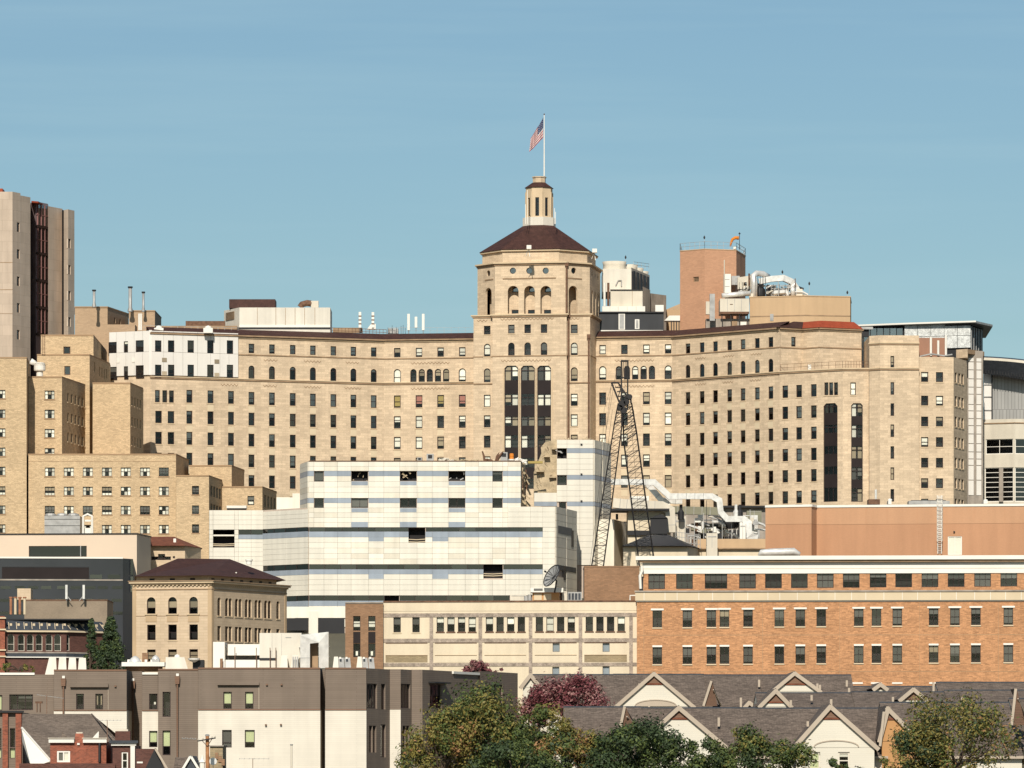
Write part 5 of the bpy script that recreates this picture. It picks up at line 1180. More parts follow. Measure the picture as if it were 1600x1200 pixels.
mb = MB(); tag(mb.box(*bx(825, 848, 720.5, 724, 818, 1)).build('orange_barrier', 'blindy'), 'long orange barrier behind the broken roof end', 'barrier')
# ================================================================ lattice crane
K = thing('lattice_crane', 'black lattice crane with two legs standing before the hospital', 'crane', P(965, 890, 785))
def lattice(pts0, pts1, d0, d1, nb, name, r=.085, rd=.05):
    """pts: (left point, right point) at bottom and top, depth of the section in metres"""
    mb = MB(); cs = []
    for (l, rr, dd) in ((pts0[0], pts0[1], d0), (pts1[0], pts1[1], d1)): cs.append([Vector(l), Vector(rr), Vector(rr)+Vector((0, dd, 0)), Vector(l)+Vector((0, dd, 0))])
    for j in range(4): mb.tube([cs[0][j], cs[1][j]], r, 5)
    for i in range(nb):
        a = [cs[0][j].lerp(cs[1][j], i/nb) for j in range(4)]; b = [cs[0][j].lerp(cs[1][j], (i+1)/nb) for j in range(4)]
        for j in range(4):
            k = (j+1) % 4; mb.tube([a[j], b[k]] if (i+j) % 2 else [a[k], b[j]], rd, 4)
            if i % 3 == 0: mb.tube([a[j], a[k]], rd, 4)
    return mb.build(name, 'steel', K)
YK = 785
lattice((P(922, 900, YK), P(941, 900, YK)), (P(960, 662, YK), P(973, 657, YK)), 2.0, 1.3, 30, 'lattice_leg', .095, .045)
lattice((P(960, 662, YK), P(973, 657, YK)), (P(966, 630, YK), P(973.5, 626, YK)), 1.3, .6, 6, 'leg_head', .1, .055)
lattice((P(999.5, 885, YK+2), P(1023.5, 885, YK+2)), (P(975, 690, YK+2), P(995, 676, YK+2)), 2.2, 1.8, 24, 'lattice_leg', .095, .045)
lattice((P(975, 690, YK+2), P(995, 676, YK+2)), (P(973, 634, YK+1), P(987, 630, YK+1)), 1.8, .8, 10, 'leg_head', .1, .055)
mb = MB()
for a, b, r in (((971, 564), (971, 640), .12), ((981, 564), (980.5, 640), .12), ((970, 564), (982, 564), .16), ((971, 590), (981, 590), .1), ((955.5, 598), (966, 598), .14), ((966, 598), (979, 618), .14), ((955.5, 598), (969, 632), .14), ((979, 618), (972, 636), .16), ((961, 605), (970, 606), .09), ((964, 612), (973, 611), .09), ((966, 620), (977, 617), .09), ((970, 606), (966, 620), .07), ((973, 611), (968, 628), .07), ((983, 616), (972, 632), .2), ((985, 617), (986, 630), .14), ((974, 564), (973, 592), .06), ((978, 564), (979, 592), .06)):
    mb.tube([P(*a, YK), P(*b, YK)], r, 5); mb.tube([P(*a, YK+1.2), P(*b, YK+1.2)], r*.8, 5)
mb.build('head_frame', 'steel', K)
for (u, v, r) in ((972, 631, .55), (979, 628, .45), (984, 620, .4), (969, 637, .4), (975, 641, .5)): 
    c = P(u, v, YK-.2); MB().tube([(c.x, c.y-.1, c.z), (c.x, c.y+1.6, c.z)], r, 12).build('sheave', 'steel', K)
MB().box(*bx(976.5, 983, 572, 592, YK+.3, .4)).build('block', 'dark', K)
mb = MB()
for a, b in (((955.5, 599), (921, 890)), ((956.5, 599), (944, 640)), ((944, 640), (936, 800)), ((963, 580), (944, 690)), ((984, 632), (1004, 880)), ((976, 565), (977, 640)), ((957, 640), (926, 880)), ((990, 640), (1012, 800))): mb.tube([P(*a, YK-.5), P(*b, YK-.5)], .03, 4)
mb.build('cables', 'steel', K)
MB().prism([xy(918, YK-3), xy(1030, YK-3), xy(1030, YK+6), xy(918, YK+6)], PZ(930, YK), PZ(902, YK)).build('carrier', 'steel', K)
# ================================================================ duct yard right of the crane
def walk(name, lab, path, r, m, Yd, sq=True, cat='duct', rings=True):
    c = P(path[0][0], path[0][1], Yd); e = thing(name, lab, cat, c); pts = [P(u, v, Yd+(dd[0] if dd else 0)) for u, v, *dd in path]
    MB().tube(pts, r, 10, square=sq).build('run', m, e)
    if rings:
        mb = MB()
        for a, b in zip(pts, pts[1:]):
            L = (b-a).length; n = int(L/1.4); d = (b-a).normalized()
            for i in range(1, n+1): q = a+d*(L*i/(n+1)); mb.tube([q-d*.04, q+d*.04], r*1.07, 10, square=sq)
        if mb.f: mb.build('joint', 'galvd', e)
    return e
walk('silver_wall_duct', 'long silver duct zigzagging down from the crane to the plant yard', [(955, 753), (1022, 753.5), (1046, 775.5), (1112, 775.5), (1124, 782), (1126, 800), (1136, 811), (1162, 811), (1170, 817), (1170, 838), (1184, 840)], .46, 'galv', 825)
walk('silver_branch_duct', 'shorter silver duct bending beneath the long one', [(1008, 752, 2), (1022, 768, 2), (1034, 782, 2), (1066, 783, 2)], .45, 'galv', 826)
walk('olive_header_duct', 'thick dull olive duct running behind the silver ducts', [(1046, 797), (1122, 799)], .62, 'olive', 832)
walk('lower_olive_duct', 'lower dull olive duct between the plant cabinets', [(1080, 824), (1132, 824)], .6, 'olive', 831)
e = walk('white_elbow_duct', 'large cream elbow duct beside the dark gabled vent', [(958, 786), (990, 789), (1034, 791), (1047, 798), (1048, 832)], .75, 'beige2', 822)
B = Bld('cream_stair_tower', 'plain cream stair tower with shaded side behind the crane legs', 'building', P(955, 870, 826))
f = [xy(928, 824), xy(959.5, 824), xy(981, 836), xy(981, 842), xy(928, 842)]
B.vol(f, DB, PZ(811, 823), 'wpanel2'); MB().tube([P(964, 812, 823), P(964, 803, 823)], .2, 6).build('vent', 'dark', B.e); B.done()
B = Bld('cream_plant_wall', 'cream plant block with flat roof behind the crane legs', 'building', P(985, 870, 824))
f = foot([(981, 822), (1048, 822)], 10); W = B.vol(f, DB, PZ(796, 822), 'cream'); MB().box(*bx(955, 1046, 794.5, 797.5, 820, 8)).build('roof_edge', 'dark', B.e); MB().box(*bx(980, 1020, 829, 836, 821.5, .4)).build('painted_shadow_strip', 'dark', B.e); B.done()  # dark box on the wall paints a shadow as colour
e = thing('dark_gabled_vent', 'dark gabled vent house standing in the plant yard', 'vent house', P(1030, 833, 818)); c = P(1030, 832, 817)
MB().prism([xy(1016, 817), xy(1043, 817), xy(1043, 821), xy(1016, 821)], PZ(834, 817), PZ(809, 817)).build('body', 'dark', e)
MB().poly([P(1015, 809.5, 816.8), P(1043.5, 809.5, 816.8), P(1034, 803, 816.8)]).poly([P(1015, 809.5, 816.8), P(1034, 803, 816.8), P(1034, 803, 821), P(1015, 809.5, 821)]).poly([P(1043.5, 809.5, 816.8), P(1043.5, 809.5, 821), P(1034, 803, 821), P(1034, 803, 816.8)]).build('roof', 'dark', e)
B = Bld('black_hip_kiosk', 'low cream building with black hipped roof at the crane foot', 'building', P(1030, 872, 806))
f = [xy(974, 806), xy(1074, 806), xy(1091, 813), xy(1089, 822), xy(976, 820)]; B.vol(f, DB, PZ(854, 806), 'cream')
ap = [P(1016, 835.5, 812), P(1044, 835.5, 812)]; ev = [Vector((*p, PZ(853.5, 806))) for p in (xy(972, 804.8), xy(1076, 804.8), xy(1093, 813), xy(1089, 822), xy(976, 821))]
MB().poly([ev[0], ev[1], ap[1], ap[0]]).poly([ev[1], ev[2], ap[1]]).poly([ev[2], ev[3], ap[1]]).poly([ev[3], ev[4], ap[0], ap[1]]).poly([ev[4], ev[0], ap[0]]).build('roof', 'dark', B.e); B.done()
B = Bld('plant_yard_wall', 'cream parapet and retaining wall of the plant yard', 'wall', P(1140, 865, 815))
f = foot([(1048, 815), (1196, 815)], 22); W = B.vol(f, DB, PZ(856.5, 815), 'cream'); f2_ = foot([(1090, 817), (1196, 817)], 4); B.vol(f2_, DB, PZ(842, 817), 'tan'); MB().box(*bx(1092, 1196, 856, 858, 814.4, 1)).build('coping', 'limedark', B.e); B.done()
B = Bld('plant_back_wall', 'grey-green back wall of the plant yard below the hospital', 'wall', P(1140, 830, 845)); f = foot([(1046, 845), (1196, 845)], 3); B.vol(f, 20, PZ(793, 845), 'concg'); MB().box(*bx(1118, 1196, 790, 793, 844, 2)).build('roof_edge', 'dark', B.e); B.done()
for i, (u0, u1, v0, v1, Yc, m, lab) in enumerate(((1104, 1121, 833, 856, 812, 'beige2', 'pale square cabinet in front of the plant yard'), (1052, 1072, 806, 842, 828, 'beige2', 'tall cream cabinet left in the plant yard'), (1172, 1184, 805, 838, 830, 'galv', 'shiny upright duct box at the right of the plant yard'), (1167, 1190, 798, 805, 832, 'olive', 'olive hood over the upright duct box'), (1156, 1165, 816, 842, 822, 'white', 'white upright cabinet beside the silver duct drop'), (1036, 1047, 778, 800, 834, 'white', 'white box under the zigzag duct'), (984, 1014, 775, 793, 836, 'white', 'white tank casing behind the right crane leg'))):
    e = simple('plant_cabinet', lab, 'cabinet', u0, u1, v0, v1, Yc, 2, m, PZ(v1+14, Yc)); front(e, u0+(u1-u0)*.1, u1-(u1-u0)*.1, v0+(v1-v0)*.2, v0+(v1-v0)*.27, Yc, 'rib', 'galvd', .05); front(e, (u0+u1)/2-.3, (u0+u1)/2+.3, v0, v1, Yc, 'seam', 'galvd', .03)
e = thing('dark_plant_bay', 'dark louvred bay with steel posts in the plant yard', 'plant bay', P(1125, 842, 834)); MB().box(*bx(1086, 1162, 828, 845, 834, 2)).build('recess', 'dark', e)
for i in range(12): u = 1088+i*6.3; MB().tube([P(u, 845, 833.5), P(u, 826, 833.5)], .1, 4).build('post', 'galv', e)
e = thing('pipe_rack', 'rusty pipe rack with thin posts in the plant yard', 'pipe rack', P(1085, 860, 814)); railing(e, [P(1056, 853, 812.5), P(1094, 858, 812.5)], 2.2, 'galvd', 8, 'frame', .06, 2); MB().tube([P(1104, 853, 812), P(1104, 782, 824)], .06, 4).build('mast', 'dark', e)
e = thing('round_black_flue', 'bulging dark flue below the silver duct bend', 'flue', P(1142, 824, 829)); MB().lathe(P(1142, 826, 829), [(1.0, 0), (1.5, .6), (1.5, 1.2), (.9, 1.6)], 14).build('drum', 'dark', e, smooth=True)

rn = random.Random(5); e = thing('yard_pipework', 'clutter of small pipes, valves and boxes in the plant yard', 'pipework', P(1110, 845, 828))
for i in range(34):
    a = P(rn.uniform(1052, 1186), rn.uniform(800, 842), 827+rn.random()*3); d = rn.choice([Vector((1, 0, 0)), Vector((0, 0, -1)), Vector((.9, 0, -.3))])*rn.uniform(1, 3.2)
    MB().tube([a, a+d*.55, a+d+Vector((0, 0, rn.uniform(-.8, 0)))], rn.uniform(.08, .26), 6).build('pipe', rn.choice(['galv', 'white', 'galvd', 'dark', 'beige2', 'rust', 'galv']), e)
for i in range(20): u, v = rn.uniform(1050, 1184), rn.uniform(804, 838); MB().box(*bx(u, u+rn.uniform(3, 9), v, v+rn.uniform(4, 14), 826.5+rn.random()*4, 1)).build('box', rn.choice(['galv', 'dark', 'beige2', 'white', 'olive', 'galvd']), e)
for i in range(9): u = 1056+i*14.5; MB().tube([P(u, 850, 826), P(u, rn.uniform(796, 815), 826)], .07, 4).build('post', 'galvd', e)
for u in (1150, 1156, 1064): MB().lathe(P(u, 812, 826.5), [(.5, 0), (.5, 1.2), (.25, 1.6), (.25, 2.4)], 10).build('fan', rn.choice(['galv', 'dark']), e)
# ================================================================ peach metal building and the long orange brick building (right)
B = Bld('peach_metal_hall', 'large windowless peach metal hall with white roof edge', 'building', P(1400, 865, 760))
f = [xy(1196, 763), xy(1268, 760.5), xy(1276, 763), xy(1640, 758), xy(1640, 790), xy(1196, 790)]
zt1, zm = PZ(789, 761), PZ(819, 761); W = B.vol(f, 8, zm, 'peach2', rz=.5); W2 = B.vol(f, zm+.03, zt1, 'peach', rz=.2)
for wv in W2[:3]: wv.band(zt1-.28, zt1+.06, .12, 'white', 'roof_edge', ext=.03)
for u in (1353, 1386, 1433, 1475, 1522, 1570): 
    q = W2[2].hit(u); W2[2].block(q-.02, q+.02, zm, zt1-.3, .005, .02, 'peach2', 'panel_joint'); W[2].block(q-.02, q+.02, PZ(868, 760), zm-.05, .005, .02, 'peach', 'panel_joint')
W[2].rect(1481, 1503, 838, 867, cols=2, rows=1, fm='white', gm='glass', t=.12, blinds=[(0, 1, 0, 1, 'white')], inset=.2); q, z = W[2].hit(1491, 831); W[2].block(q-.12, q+.12, z-.1, z+.1, .0, .25, 'dark', 'lamp')
B.done()
e = thing('caged_ladder', 'white caged ladder climbing the peach metal hall', 'ladder', P(1468, 866, 759)); Yl = 758.7
mb = MB()
for u in (1465.2, 1471.2): mb.tube([P(u, 865, Yl), P(u, 774, Yl)], .06, 4)
mb.build('rails', 'white', e)
for i in range(28): MB().tube([P(1465.2, 864-i*3.2, Yl), P(1471.2, 864-i*3.2, Yl)], .035, 4).build('rung', 'white', e)
for i in range(12):
    v = 845-i*6.2; c = P(1468, v, Yl); MB().tube([(c.x+.42*math.cos(math.pi*j/8), c.y-.62*math.sin(math.pi*j/8), c.z) for j in range(9)], .04, 4).build('hoop', 'white', e)
mb = MB()
for j in (1, 3, 4, 5, 7): c = P(1468, 845, Yl); x, y = c.x+.42*math.cos(math.pi*j/8), c.y-.62*math.sin(math.pi*j/8); mb.tube([(x, y, c.z), (x, y, PZ(774, Yl))], .03, 4)
mb.build('cage_bars', 'white', e)
for (u0, u1, v0, v1, m, nm, lab) in ((1357, 1375, 780, 788, 'rust', 'roof_tray', 'rusty tray with a vent pipe on the peach hall'), (1420, 1484, 782.5, 788, 'galvd', 'flat_skylight', 'long low grey skylight on the peach hall'), (1388, 1393, 782, 788, 'white', 'small_roof_vent', 'small white vent on the peach hall roof'), (1537, 1543, 783, 787, 'white', 'small_roof_vent', 'small white vent near the right end of the peach hall')):
    e = simple(nm, lab, 'roof vent', u0, u1, v0, v1, 768, 3, m)
    if nm == 'roof_tray': MB().tube([P(1368.5, 780, 769), P(1368.5, 765, 769)], .18, 8).build('pipe', 'galv', e)
    elif nm == 'flat_skylight': MB().box(*bx(u0+4, u1-6, v0-1, v0, 768.3, 2)).build('glazing', 'slate', e)
    else: MB().lathe(P((u0+u1)/2, v0, 769), [(.35, 0), (.3, .2), (.05, .3)], 10).build('cap', 'white', e)
O = Bld('orange_brick_building', 'long orange brick building with white fascia and grid windows', 'building', P(1300, 1065, 700))
Y7 = 700; OB = 5.0
f = [xy(995, Y7), xy(1640, Y7-3), xy(1640, Y7+22), xy(995, Y7+22)]; W = O.vol(f, OB, PZ(925, Y7), 'obrick', rz=.3); wo1 = W[0]
f = [xy(1005, Y7+2), xy(1640, Y7-1), xy(1640, Y7+20), xy(1005, Y7+20)]; W2 = O.vol(f, PZ(925, Y7)+.02, PZ(878, Y7), 'obrick', rz=.3); wo2 = W2[0]
OST = [(.45, 'blindg', .35, .6), (.2, 'blindg', .9, 1), (.1, 'blindt', .4, .5)]
cols = [(1027, 1), (1074, 1), (1111.5, 1), (1132, 1), (1168.8, 1), (1217.7, 1), (1250.5, 1), (1283.2, 1), (1341.8, 1), (1369.5, 1), (1402, 1), (1458.8, 1), (1492, 1), (1524.8, 1), (1575.5, 1)]
for u, _ in cols:
    s_ = -.0075*(u-1027)
    for v0, nm in ((967+s_, 0), (1024.5+s_*.8, 1)):
        o = wo1.wu(u, v0, 1.28, 2.3, cols=2 if nm == 0 else 2, rows=2, t=.07, fm='frame', sty=OST); w_ = 1.28
        q, z = wo1.hit(u, v0); wo1.block(q-.86 if nm == 0 else q-.66, q+.86 if nm == 0 else q+.66, z+1.16, z+1.4, -.02, .09, 'white', 'lintel'); wo1.block(q-.68, q+.68, z-1.32, z-1.16, -.02, .12, 'limewash', 'sill')
for i, u in enumerate([1026, 1069.5] + [1118.8, 1168, 1208.5, 1249, 1289.5, 1330, 1372, 1412, 1453, 1494, 1535.3, 1576.3, 1617]):
    wd = 26 if i < 2 else (35 if i == 2 else 26); s_ = -.0075*(u-1027)
    wo2.rect(u-wd/2, u+wd/2, 896.5+s_, 920.5+s_, cols=4 if wd > 30 else 3, rows=2, t=.08, sty=OST)
wo1.band(PZ(938.6, Y7), PZ(925.5, Y7), .35, 'limewash', 'stone_band', ext=.2); wo1.band(PZ(925.4, Y7), PZ(923, Y7), .5, 'concg', 'band_cap', ext=.3); wo1.band(PZ(940.2, Y7), PZ(938.7, Y7), .18, 'white', 'band_foot', ext=.1)
for i in range(24): q = wo1.L*(i+.5)/24+random.uniform(-.4, .4); wo1.block(q-.03, q+.03, PZ(938.4, Y7), PZ(925.6, Y7), .352, .37, 'white', 'band_joint')
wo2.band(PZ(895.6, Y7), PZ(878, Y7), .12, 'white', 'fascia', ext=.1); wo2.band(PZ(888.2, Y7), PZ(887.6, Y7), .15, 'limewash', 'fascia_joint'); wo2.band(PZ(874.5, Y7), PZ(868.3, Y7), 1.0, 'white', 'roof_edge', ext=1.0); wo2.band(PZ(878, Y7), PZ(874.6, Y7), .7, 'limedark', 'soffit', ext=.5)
MB().poly([(p[0], p[1]+(.8 if i < 2 else 0), PZ(869, Y7)) for i, p in enumerate(f)]).build('roof', 'concg', O.e)
for u in (1006, 1191.5, 1312, 1436.5, 1560): q = wo1.hit(u); wo1.block(q-.025, q+.025, PZ(1065, Y7), PZ(941, Y7), .0, .012, 'ybrick2', 'movement_joint')
z = PZ(992.5, Y7); wo1.band(z-.03, z+.03, .012, 'ybrick2', 'brick_course'); z = PZ(1049.5, Y7); wo1.band(z-.03, z+.03, .012, 'ybrick2', 'brick_course')
for u in (1340, 1369, 1402, 1460, 1496): q = wo1.hit(u); wo1.block(q-.7, q+.7, PZ(1069, Y7), PZ(1066.4, Y7), -.02, .09, 'white', 'lintel')
MB().tube([P(1001, 920, Y7+1), P(1000, 900, Y7+1), P(1003, 893, Y7+1), P(1003, 884, Y7+1)], .2, 6).build('downpipe', 'white', O.e)
O.done()
e = thing('silver_roof_dome', 'long rounded silver vent lying on the orange brick roof', 'vent', P(1218, 868, 715)); MB().tube([P(1185, 868, 715), P(1190, 863.5, 715), P(1205, 862.8, 715), P(1240, 861.5, 715), P(1250, 866, 715)], [.15, .45, .5, .5, .25], 10).build('hood', 'galv', e, smooth=True); MB().box(*bx(1186, 1250, 866.5, 869, 715.2, 1)).build('base', 'galvd', e)
# ================================================================ old cream concrete-frame building with its brown brick bay
C = Bld('cream_frame_building', 'old cream masonry building with exposed grey concrete frame', 'building', P(800, 1050, 705))
Yc = 705; CB = 5.0
f = [xy(599, Yc), xy(996.5, Yc-3), xy(996.5, Yc+18), xy(599, Yc+18)]; W = C.vol(f, CB, PZ(941, Yc), 'cream', rz=.2, depth=.35); wcx = W[0]
CST = [(.55, 'blindw', .4, .7), (.15, 'blindw', .75, .95)]
for u in (620.5, 650): wcx.wu(u, 976, 1.0, 2.1, rows=2, t=.07, sty=[(.3, 'blindg', .3, .5)], sill='limewash')
for (u0) in (688, 764.8, 842.8, 920.8):
    for i in range(4): wcx.wu(u0+i*16.6, 975.3+(u0-688)*-.003, 1.0, 2.05, rows=2, t=.07, sty=CST if u0 < 900 else [(.2, 'blindw', .3, .5)], sill='rust')
for u, v0, v1 in ((869, 1003, 1018.5), (947, 1003, 1018.5), (868.5, 1042, 1056), (947, 1041, 1056)): wcx.rect(u-5.5, u+5.5, v0, v1, rows=1, t=.06, blinds=[(0, 1, 0, 1, 'bpanel')], fm='frameg')
for k_, (v0, v1) in enumerate(((958.5, 964.5), (998, 1004), (1036, 1041.5))): wcx.band(PZ(v1, Yc), PZ(v0, Yc), .07, 'creamd', 'exposed_beam')
for u in (674, 750.5, 829, 907, 986): q = wcx.hit(u); wcx.block(q-.24, q+.24, CB, PZ(965, Yc), -.02, .1, 'creamd', 'exposed_column')
for (u0, u1) in ((602.5, 668), (679.5, 745), (757, 822), (835.5, 901), (913, 979.5)):
    q0, q1 = wcx.hit(u0), wcx.hit(u1); wcx.block(q0, q1, PZ(1005.6, Yc), PZ(1004.6, Yc), -.02, .05, 'rust', 'painted_shadow_line')  # thin brown strip below the beam paints in its shadow
    inf = u0 < 610 or u0 > 910
    wcx.block(q0, q1, PZ(1035, Yc), PZ(1023.6, Yc), -.02, .03, 'infill' if inf else 'cream', 'infill_panel'); wcx.block(q0, q1, PZ(1024.4, Yc), PZ(1023.7, Yc), -.02, .1, 'limedark', 'ledge')
wcx.band(PZ(941.4, Yc), PZ(939, Yc), .14, 'rust', 'coping'); wcx.band(PZ(955, Yc), PZ(941.5, Yc), .05, 'cream', 'parapet')
f = [xy(539.5, Yc-.6), xy(598.8, Yc-.6), xy(598.8, Yc+14), xy(539.5, Yc+14)]; W = C.vol(f, CB, PZ(942, Yc), 'bbrick', rz=.2)
for u in (557.5, 581):
    W[0].wu(u, 974, .98, 2.0, rows=2, t=.07, blinds=[(0, 1, .25, .65, 'blindw')]); W[0].wu(u, 1016, .98, 1.85, rows=2, t=.07, blinds=[(.3, .7, .1, .45, 'blindw')]); q = W[0].hit(u); W[0].block(q-.49, q+.49, PZ(1005, Yc), PZ(987.5, Yc), -.02, .03, 'spand', 'spandrel')
W[0].band(PZ(943, Yc), PZ(941, Yc), .12, 'concg', 'coping')
C.done()
B = Bld('brown_brick_stair', 'plain brown brick stair block between cream and orange buildings', 'building', P(957, 940, 716)); f = foot([(913, 716), (999, 716)], 10); B.vol(f, CB, PZ(884.5, 716), 'bbrick'); B.coping(f, PZ(884.5, 716), 'bbrick', .15, .05); B.done()
# roof-top hut, dish, air conditioners on the cream building
e = thing('orange_roof_hut', 'small flat-roofed orange panel hut under the satellite dish', 'hut', P(853, 938, 712)); MB().box(*bx(832, 874, 925.5, 939.5, 712, 3)).build('body', 'orgable', e); MB().box(*bx(829, 880, 918.5, 925.4, 711.4, 4)).build('roof', 'white', e)
for u in (840.5, 855.5): front(e, u-6, u+6, 927.5, 937.5, 712, 'panel', 'limewash', .06)
front(e, 834, 848, 919.5, 923, 711.4, 'sign_board', 'blindg', .05); MB().prism([xy(874.1, 712), xy(879, 715), xy(879, 716), xy(874.1, 716)], PZ(939.5, 712), PZ(925.5, 712)).build('shaded_side', 'bbrick', e)  # the hut's side has its shade put in as a darker brown
# satellite dish
e = thing('satellite_dish', 'large dark mesh satellite dish tilted to the left on the roof', 'satellite dish', P(864, 925, 710)); c = P(862, 899.5, 709.5)
ax = Vector((-.76, -.45, .47)).normalized(); s1 = ax.cross(Vector((0, 0, 1))).normalized(); s2 = s1.cross(ax); RD = 1.66
def dp(r, a): return c+s1*(r*math.cos(a))+s2*(r*math.sin(a))+ax*(.42*(r/RD)**2-.42)
mb = MB(); N = 24
for i in range(6):
    for j in range(N): a0, a1 = 2*math.pi*j/N, 2*math.pi*(j+1)/N; r0, r1 = RD*(i/6+.001), RD*(i+1)/6; mb.poly([dp(r0, a0), dp(r0, a1), dp(r1, a1), dp(r1, a0)])
mb.build('reflector', 'galvd', e, smooth=True)
for j in range(12): a = 2*math.pi*j/12; MB().tube([dp(RD*t, a)+ax*.03 for t in (.02, .35, .7, 1)], .035, 4).build('rib', 'dark', e)
MB().tube([dp(RD, 2*math.pi*j/N)+ax*.02 for j in range(N+1)], .07, 5).build('rim', 'dark', e)
fc = c+ax*1.15; MB().tube([c, fc], .05, 5).tube([fc-ax*.12, fc+ax*.15], .13, 8).build('feed', 'dark', e); MB().tube([c-ax*.4, c-ax*.9+Vector((0, 0, -.3)), (c.x+.4, c.y+.7, PZ(926, 710))], .12, 6).build('mount', 'dark', e)
for i, (u0, u1, v0, lab) in enumerate(((797, 822, 929, 'pale flat-topped unit at the left of the roof hut'), (878, 886, 924, 'white box right of the orange roof hut'), (887, 909, 925, 'louvred grey air conditioner beside the brown brick stair'))):
    e = simple('roof_unit', lab, 'roof unit', u0, u1, v0, 939.6, 713, 2, 'beige2' if i < 2 else 'galvd')
    if i == 2:
        for j in range(4): front(e, u0+1+j*5.2, u0+4.6+j*5.2, v0+2, 937, 713, 'louvre', 'slate', .05)
    else: front(e, u0+2, u1-2, v0+1.5, v0+2.3, 713, 'rib', 'galvd', .05)
mb = MB()
for i, (u, v) in enumerate(((822, 931), (828, 929))): mb.tube([P(u, 940, 712.5), P(u, v, 712.5)], .3, 8)
tag(mb.build('grey_vent_pair', 'galvd'), 'pair of short grey vents left of the roof hut', 'vent')
e = thing('white_bent_pipe', 'white bent pipe in front of the brown brick stair', 'pipe', P(987, 938, 714)); MB().tube([P(984.5, 939, 714), P(984.5, 930.5, 714), P(994, 930.5, 714)], .1, 6).build('pipe', 'white', e)
# ================================================================ beige box and dark glass building (left middle)
B = Bld('beige_modern_block', 'beige rendered block with one dark strip window at left', 'building', P(110, 950, 770))
f = [xy(-60, 770), xy(213.8, 768), xy(235.5, 778), xy(235, 792), xy(-60, 792)]; W = B.vol(f, 8, PZ(835, 769), 'beige', rz=.2)
W[0].rect(45, 135.5, 853, 870, cols=1, rows=1, rowf=[.0], gm='dglass', t=.08); q = W[0].hit(126); W[0].block(q-.06, q+.06, PZ(870, 769), PZ(853, 769), -.1, .02, 'galvd', 'mullion')
W[0].band(PZ(835.4, 769), PZ(833.4, 769), .12, 'dark', 'roof_edge', ext=.05); W[1].band(PZ(835.4, 769), PZ(833.4, 769), .12, 'dark', 'roof_edge'); B.done()
for v in (874, 901): front(B.e, 192.5, 208, v, v+24, 762.8, 'corner_glazing', 'dglass', .1)
B2 = Bld('dark_glass_building', 'black glazed office building in front of the beige block at left', 'building', P(100, 985, 760))
MT['blackglass'] = mat('black_curtain_wall', (.030, .031, .036), rough=.18, var=.25, vs=.12, spec=.6)
f = [xy(-60, 759), xy(192, 761), xy(208, 763.3), xy(208, 775), xy(-60, 775)]; W = B2.vol(f, 8, PZ(872, 760), 'blackglass', rz=.2)
W[0].band(PZ(872.6, 760), PZ(870, 760), .14, 'white', 'roof_edge'); q0, q1 = W[0].hit(3), W[0].hit(139)
W[0].block(q0, q1, PZ(886.8, 760), PZ(885.4, 760), -.02, .1, 'dark', 'ledge'); W[0].block(q0, q1, PZ(904, 760), PZ(887, 760), -.02, .05, 'spand', 'glazing_panel'); z = PZ(906, 760); W[0].band(z-.1, z+.1, .08, 'concg', 'ledge')
for v in (918, 938, 958):
    for i in range(9): u = 8+i*22+random.uniform(-2, 2); q, z = W[0].hit(u, v); W[0].block(q-.75, q+.75, z-.22, z+.22, -.02, .03, 'dglass', 'pane')
for u in (150, 178): q, z = W[0].hit(u, 901); W[0].block(q-.9, q+.9, z-.3, z+.3, -.02, .03, 'dglass', 'pane')
B2.done()
B = Bld('rust_hip_building', 'small cream building with rust hipped roof behind the palazzo', 'building', P(275, 880, 785)); f = [xy(225, 785), xy(289, 785), xy(314, 792), xy(312, 800), xy(225, 800)]; W = B.vol(f, 8, PZ(853.5, 785), 'palazzo')
W[0].rect(247, 258, 865.5, 873, rows=1); W[0].rect(270, 273.5, 869, 872.5, rows=1); W[0].rect(236.5, 267, 869.5, 875, rows=1)
ev = [Vector((*p, PZ(853.2, 785))) for p in (xy(223, 784), xy(290, 784), xy(316.5, 792.5), xy(313, 801), xy(223, 801))]; ap = [P(225, 838.5, 792), P(272, 838.5, 792)]
MB().poly([ev[0], ev[1], ap[1], ap[0]]).poly([ev[1], ev[2], ap[1]]).poly([ev[2], ev[3], ap[1]]).poly([ev[3], ev[4], ap[0], ap[1]]).build('roof', 'redroof', B.e); MB().box(*bx(271, 275, 841.5, 848, 787, .6)).build('vent', 'white', B.e); B.done()
# ================================================================ palazzo with brown hipped roof
Z = Bld('buff_palazzo', 'buff stone palazzo with arched windows and brown hipped roof', 'building', P(300, 1040, 690))
Y6 = 688; q1_ = xy(329.5, Y6); f = [xy(207, Y6*1.004), xy(330.5, Y6), xy(447.5, Y6*1.027), (PX(447, 707)-4, 722), xy(209, 722)]
W = Z.vol(f, 3, PZ(908, Y6), 'palazzo', rz=.2, depth=.3); wf, ws = W[0], W[1]
wf.rows([236.2, 269.5, 302.3], 269.5, [946], 1.2, 2.25, arch=1, rowf=[.5], t=.08, blinds=[(0, 1, .35, .75, 'blindt')], sill='limetrim')
wf.rows([236.5, 269.5, 302.5], 269.5, [988], 1.18, 2.05, t=.08, sty=(), sill='limetrim'); wf.rows([236.5, 269.5, 302.5], 269.5, [1024], 1.18, 1.6, t=.08, blinds=[(0, 1, .2, .8, 'blindt')])
for u in (236.2, 269.5, 302.3): q, z = wf.hit(u, 964); wf.block(q-.75, q+.75, z-.65, z+.25, -.02, .07, 'palside', 'apron'); wf.block(q-.85, q+.85, z+.27, z+.42, -.02, .2, 'limetrim', 'sill_shelf')
wf.band(PZ(962.2, Y6), PZ(961.4, Y6), .04, 'limedark', 'string_course'); 
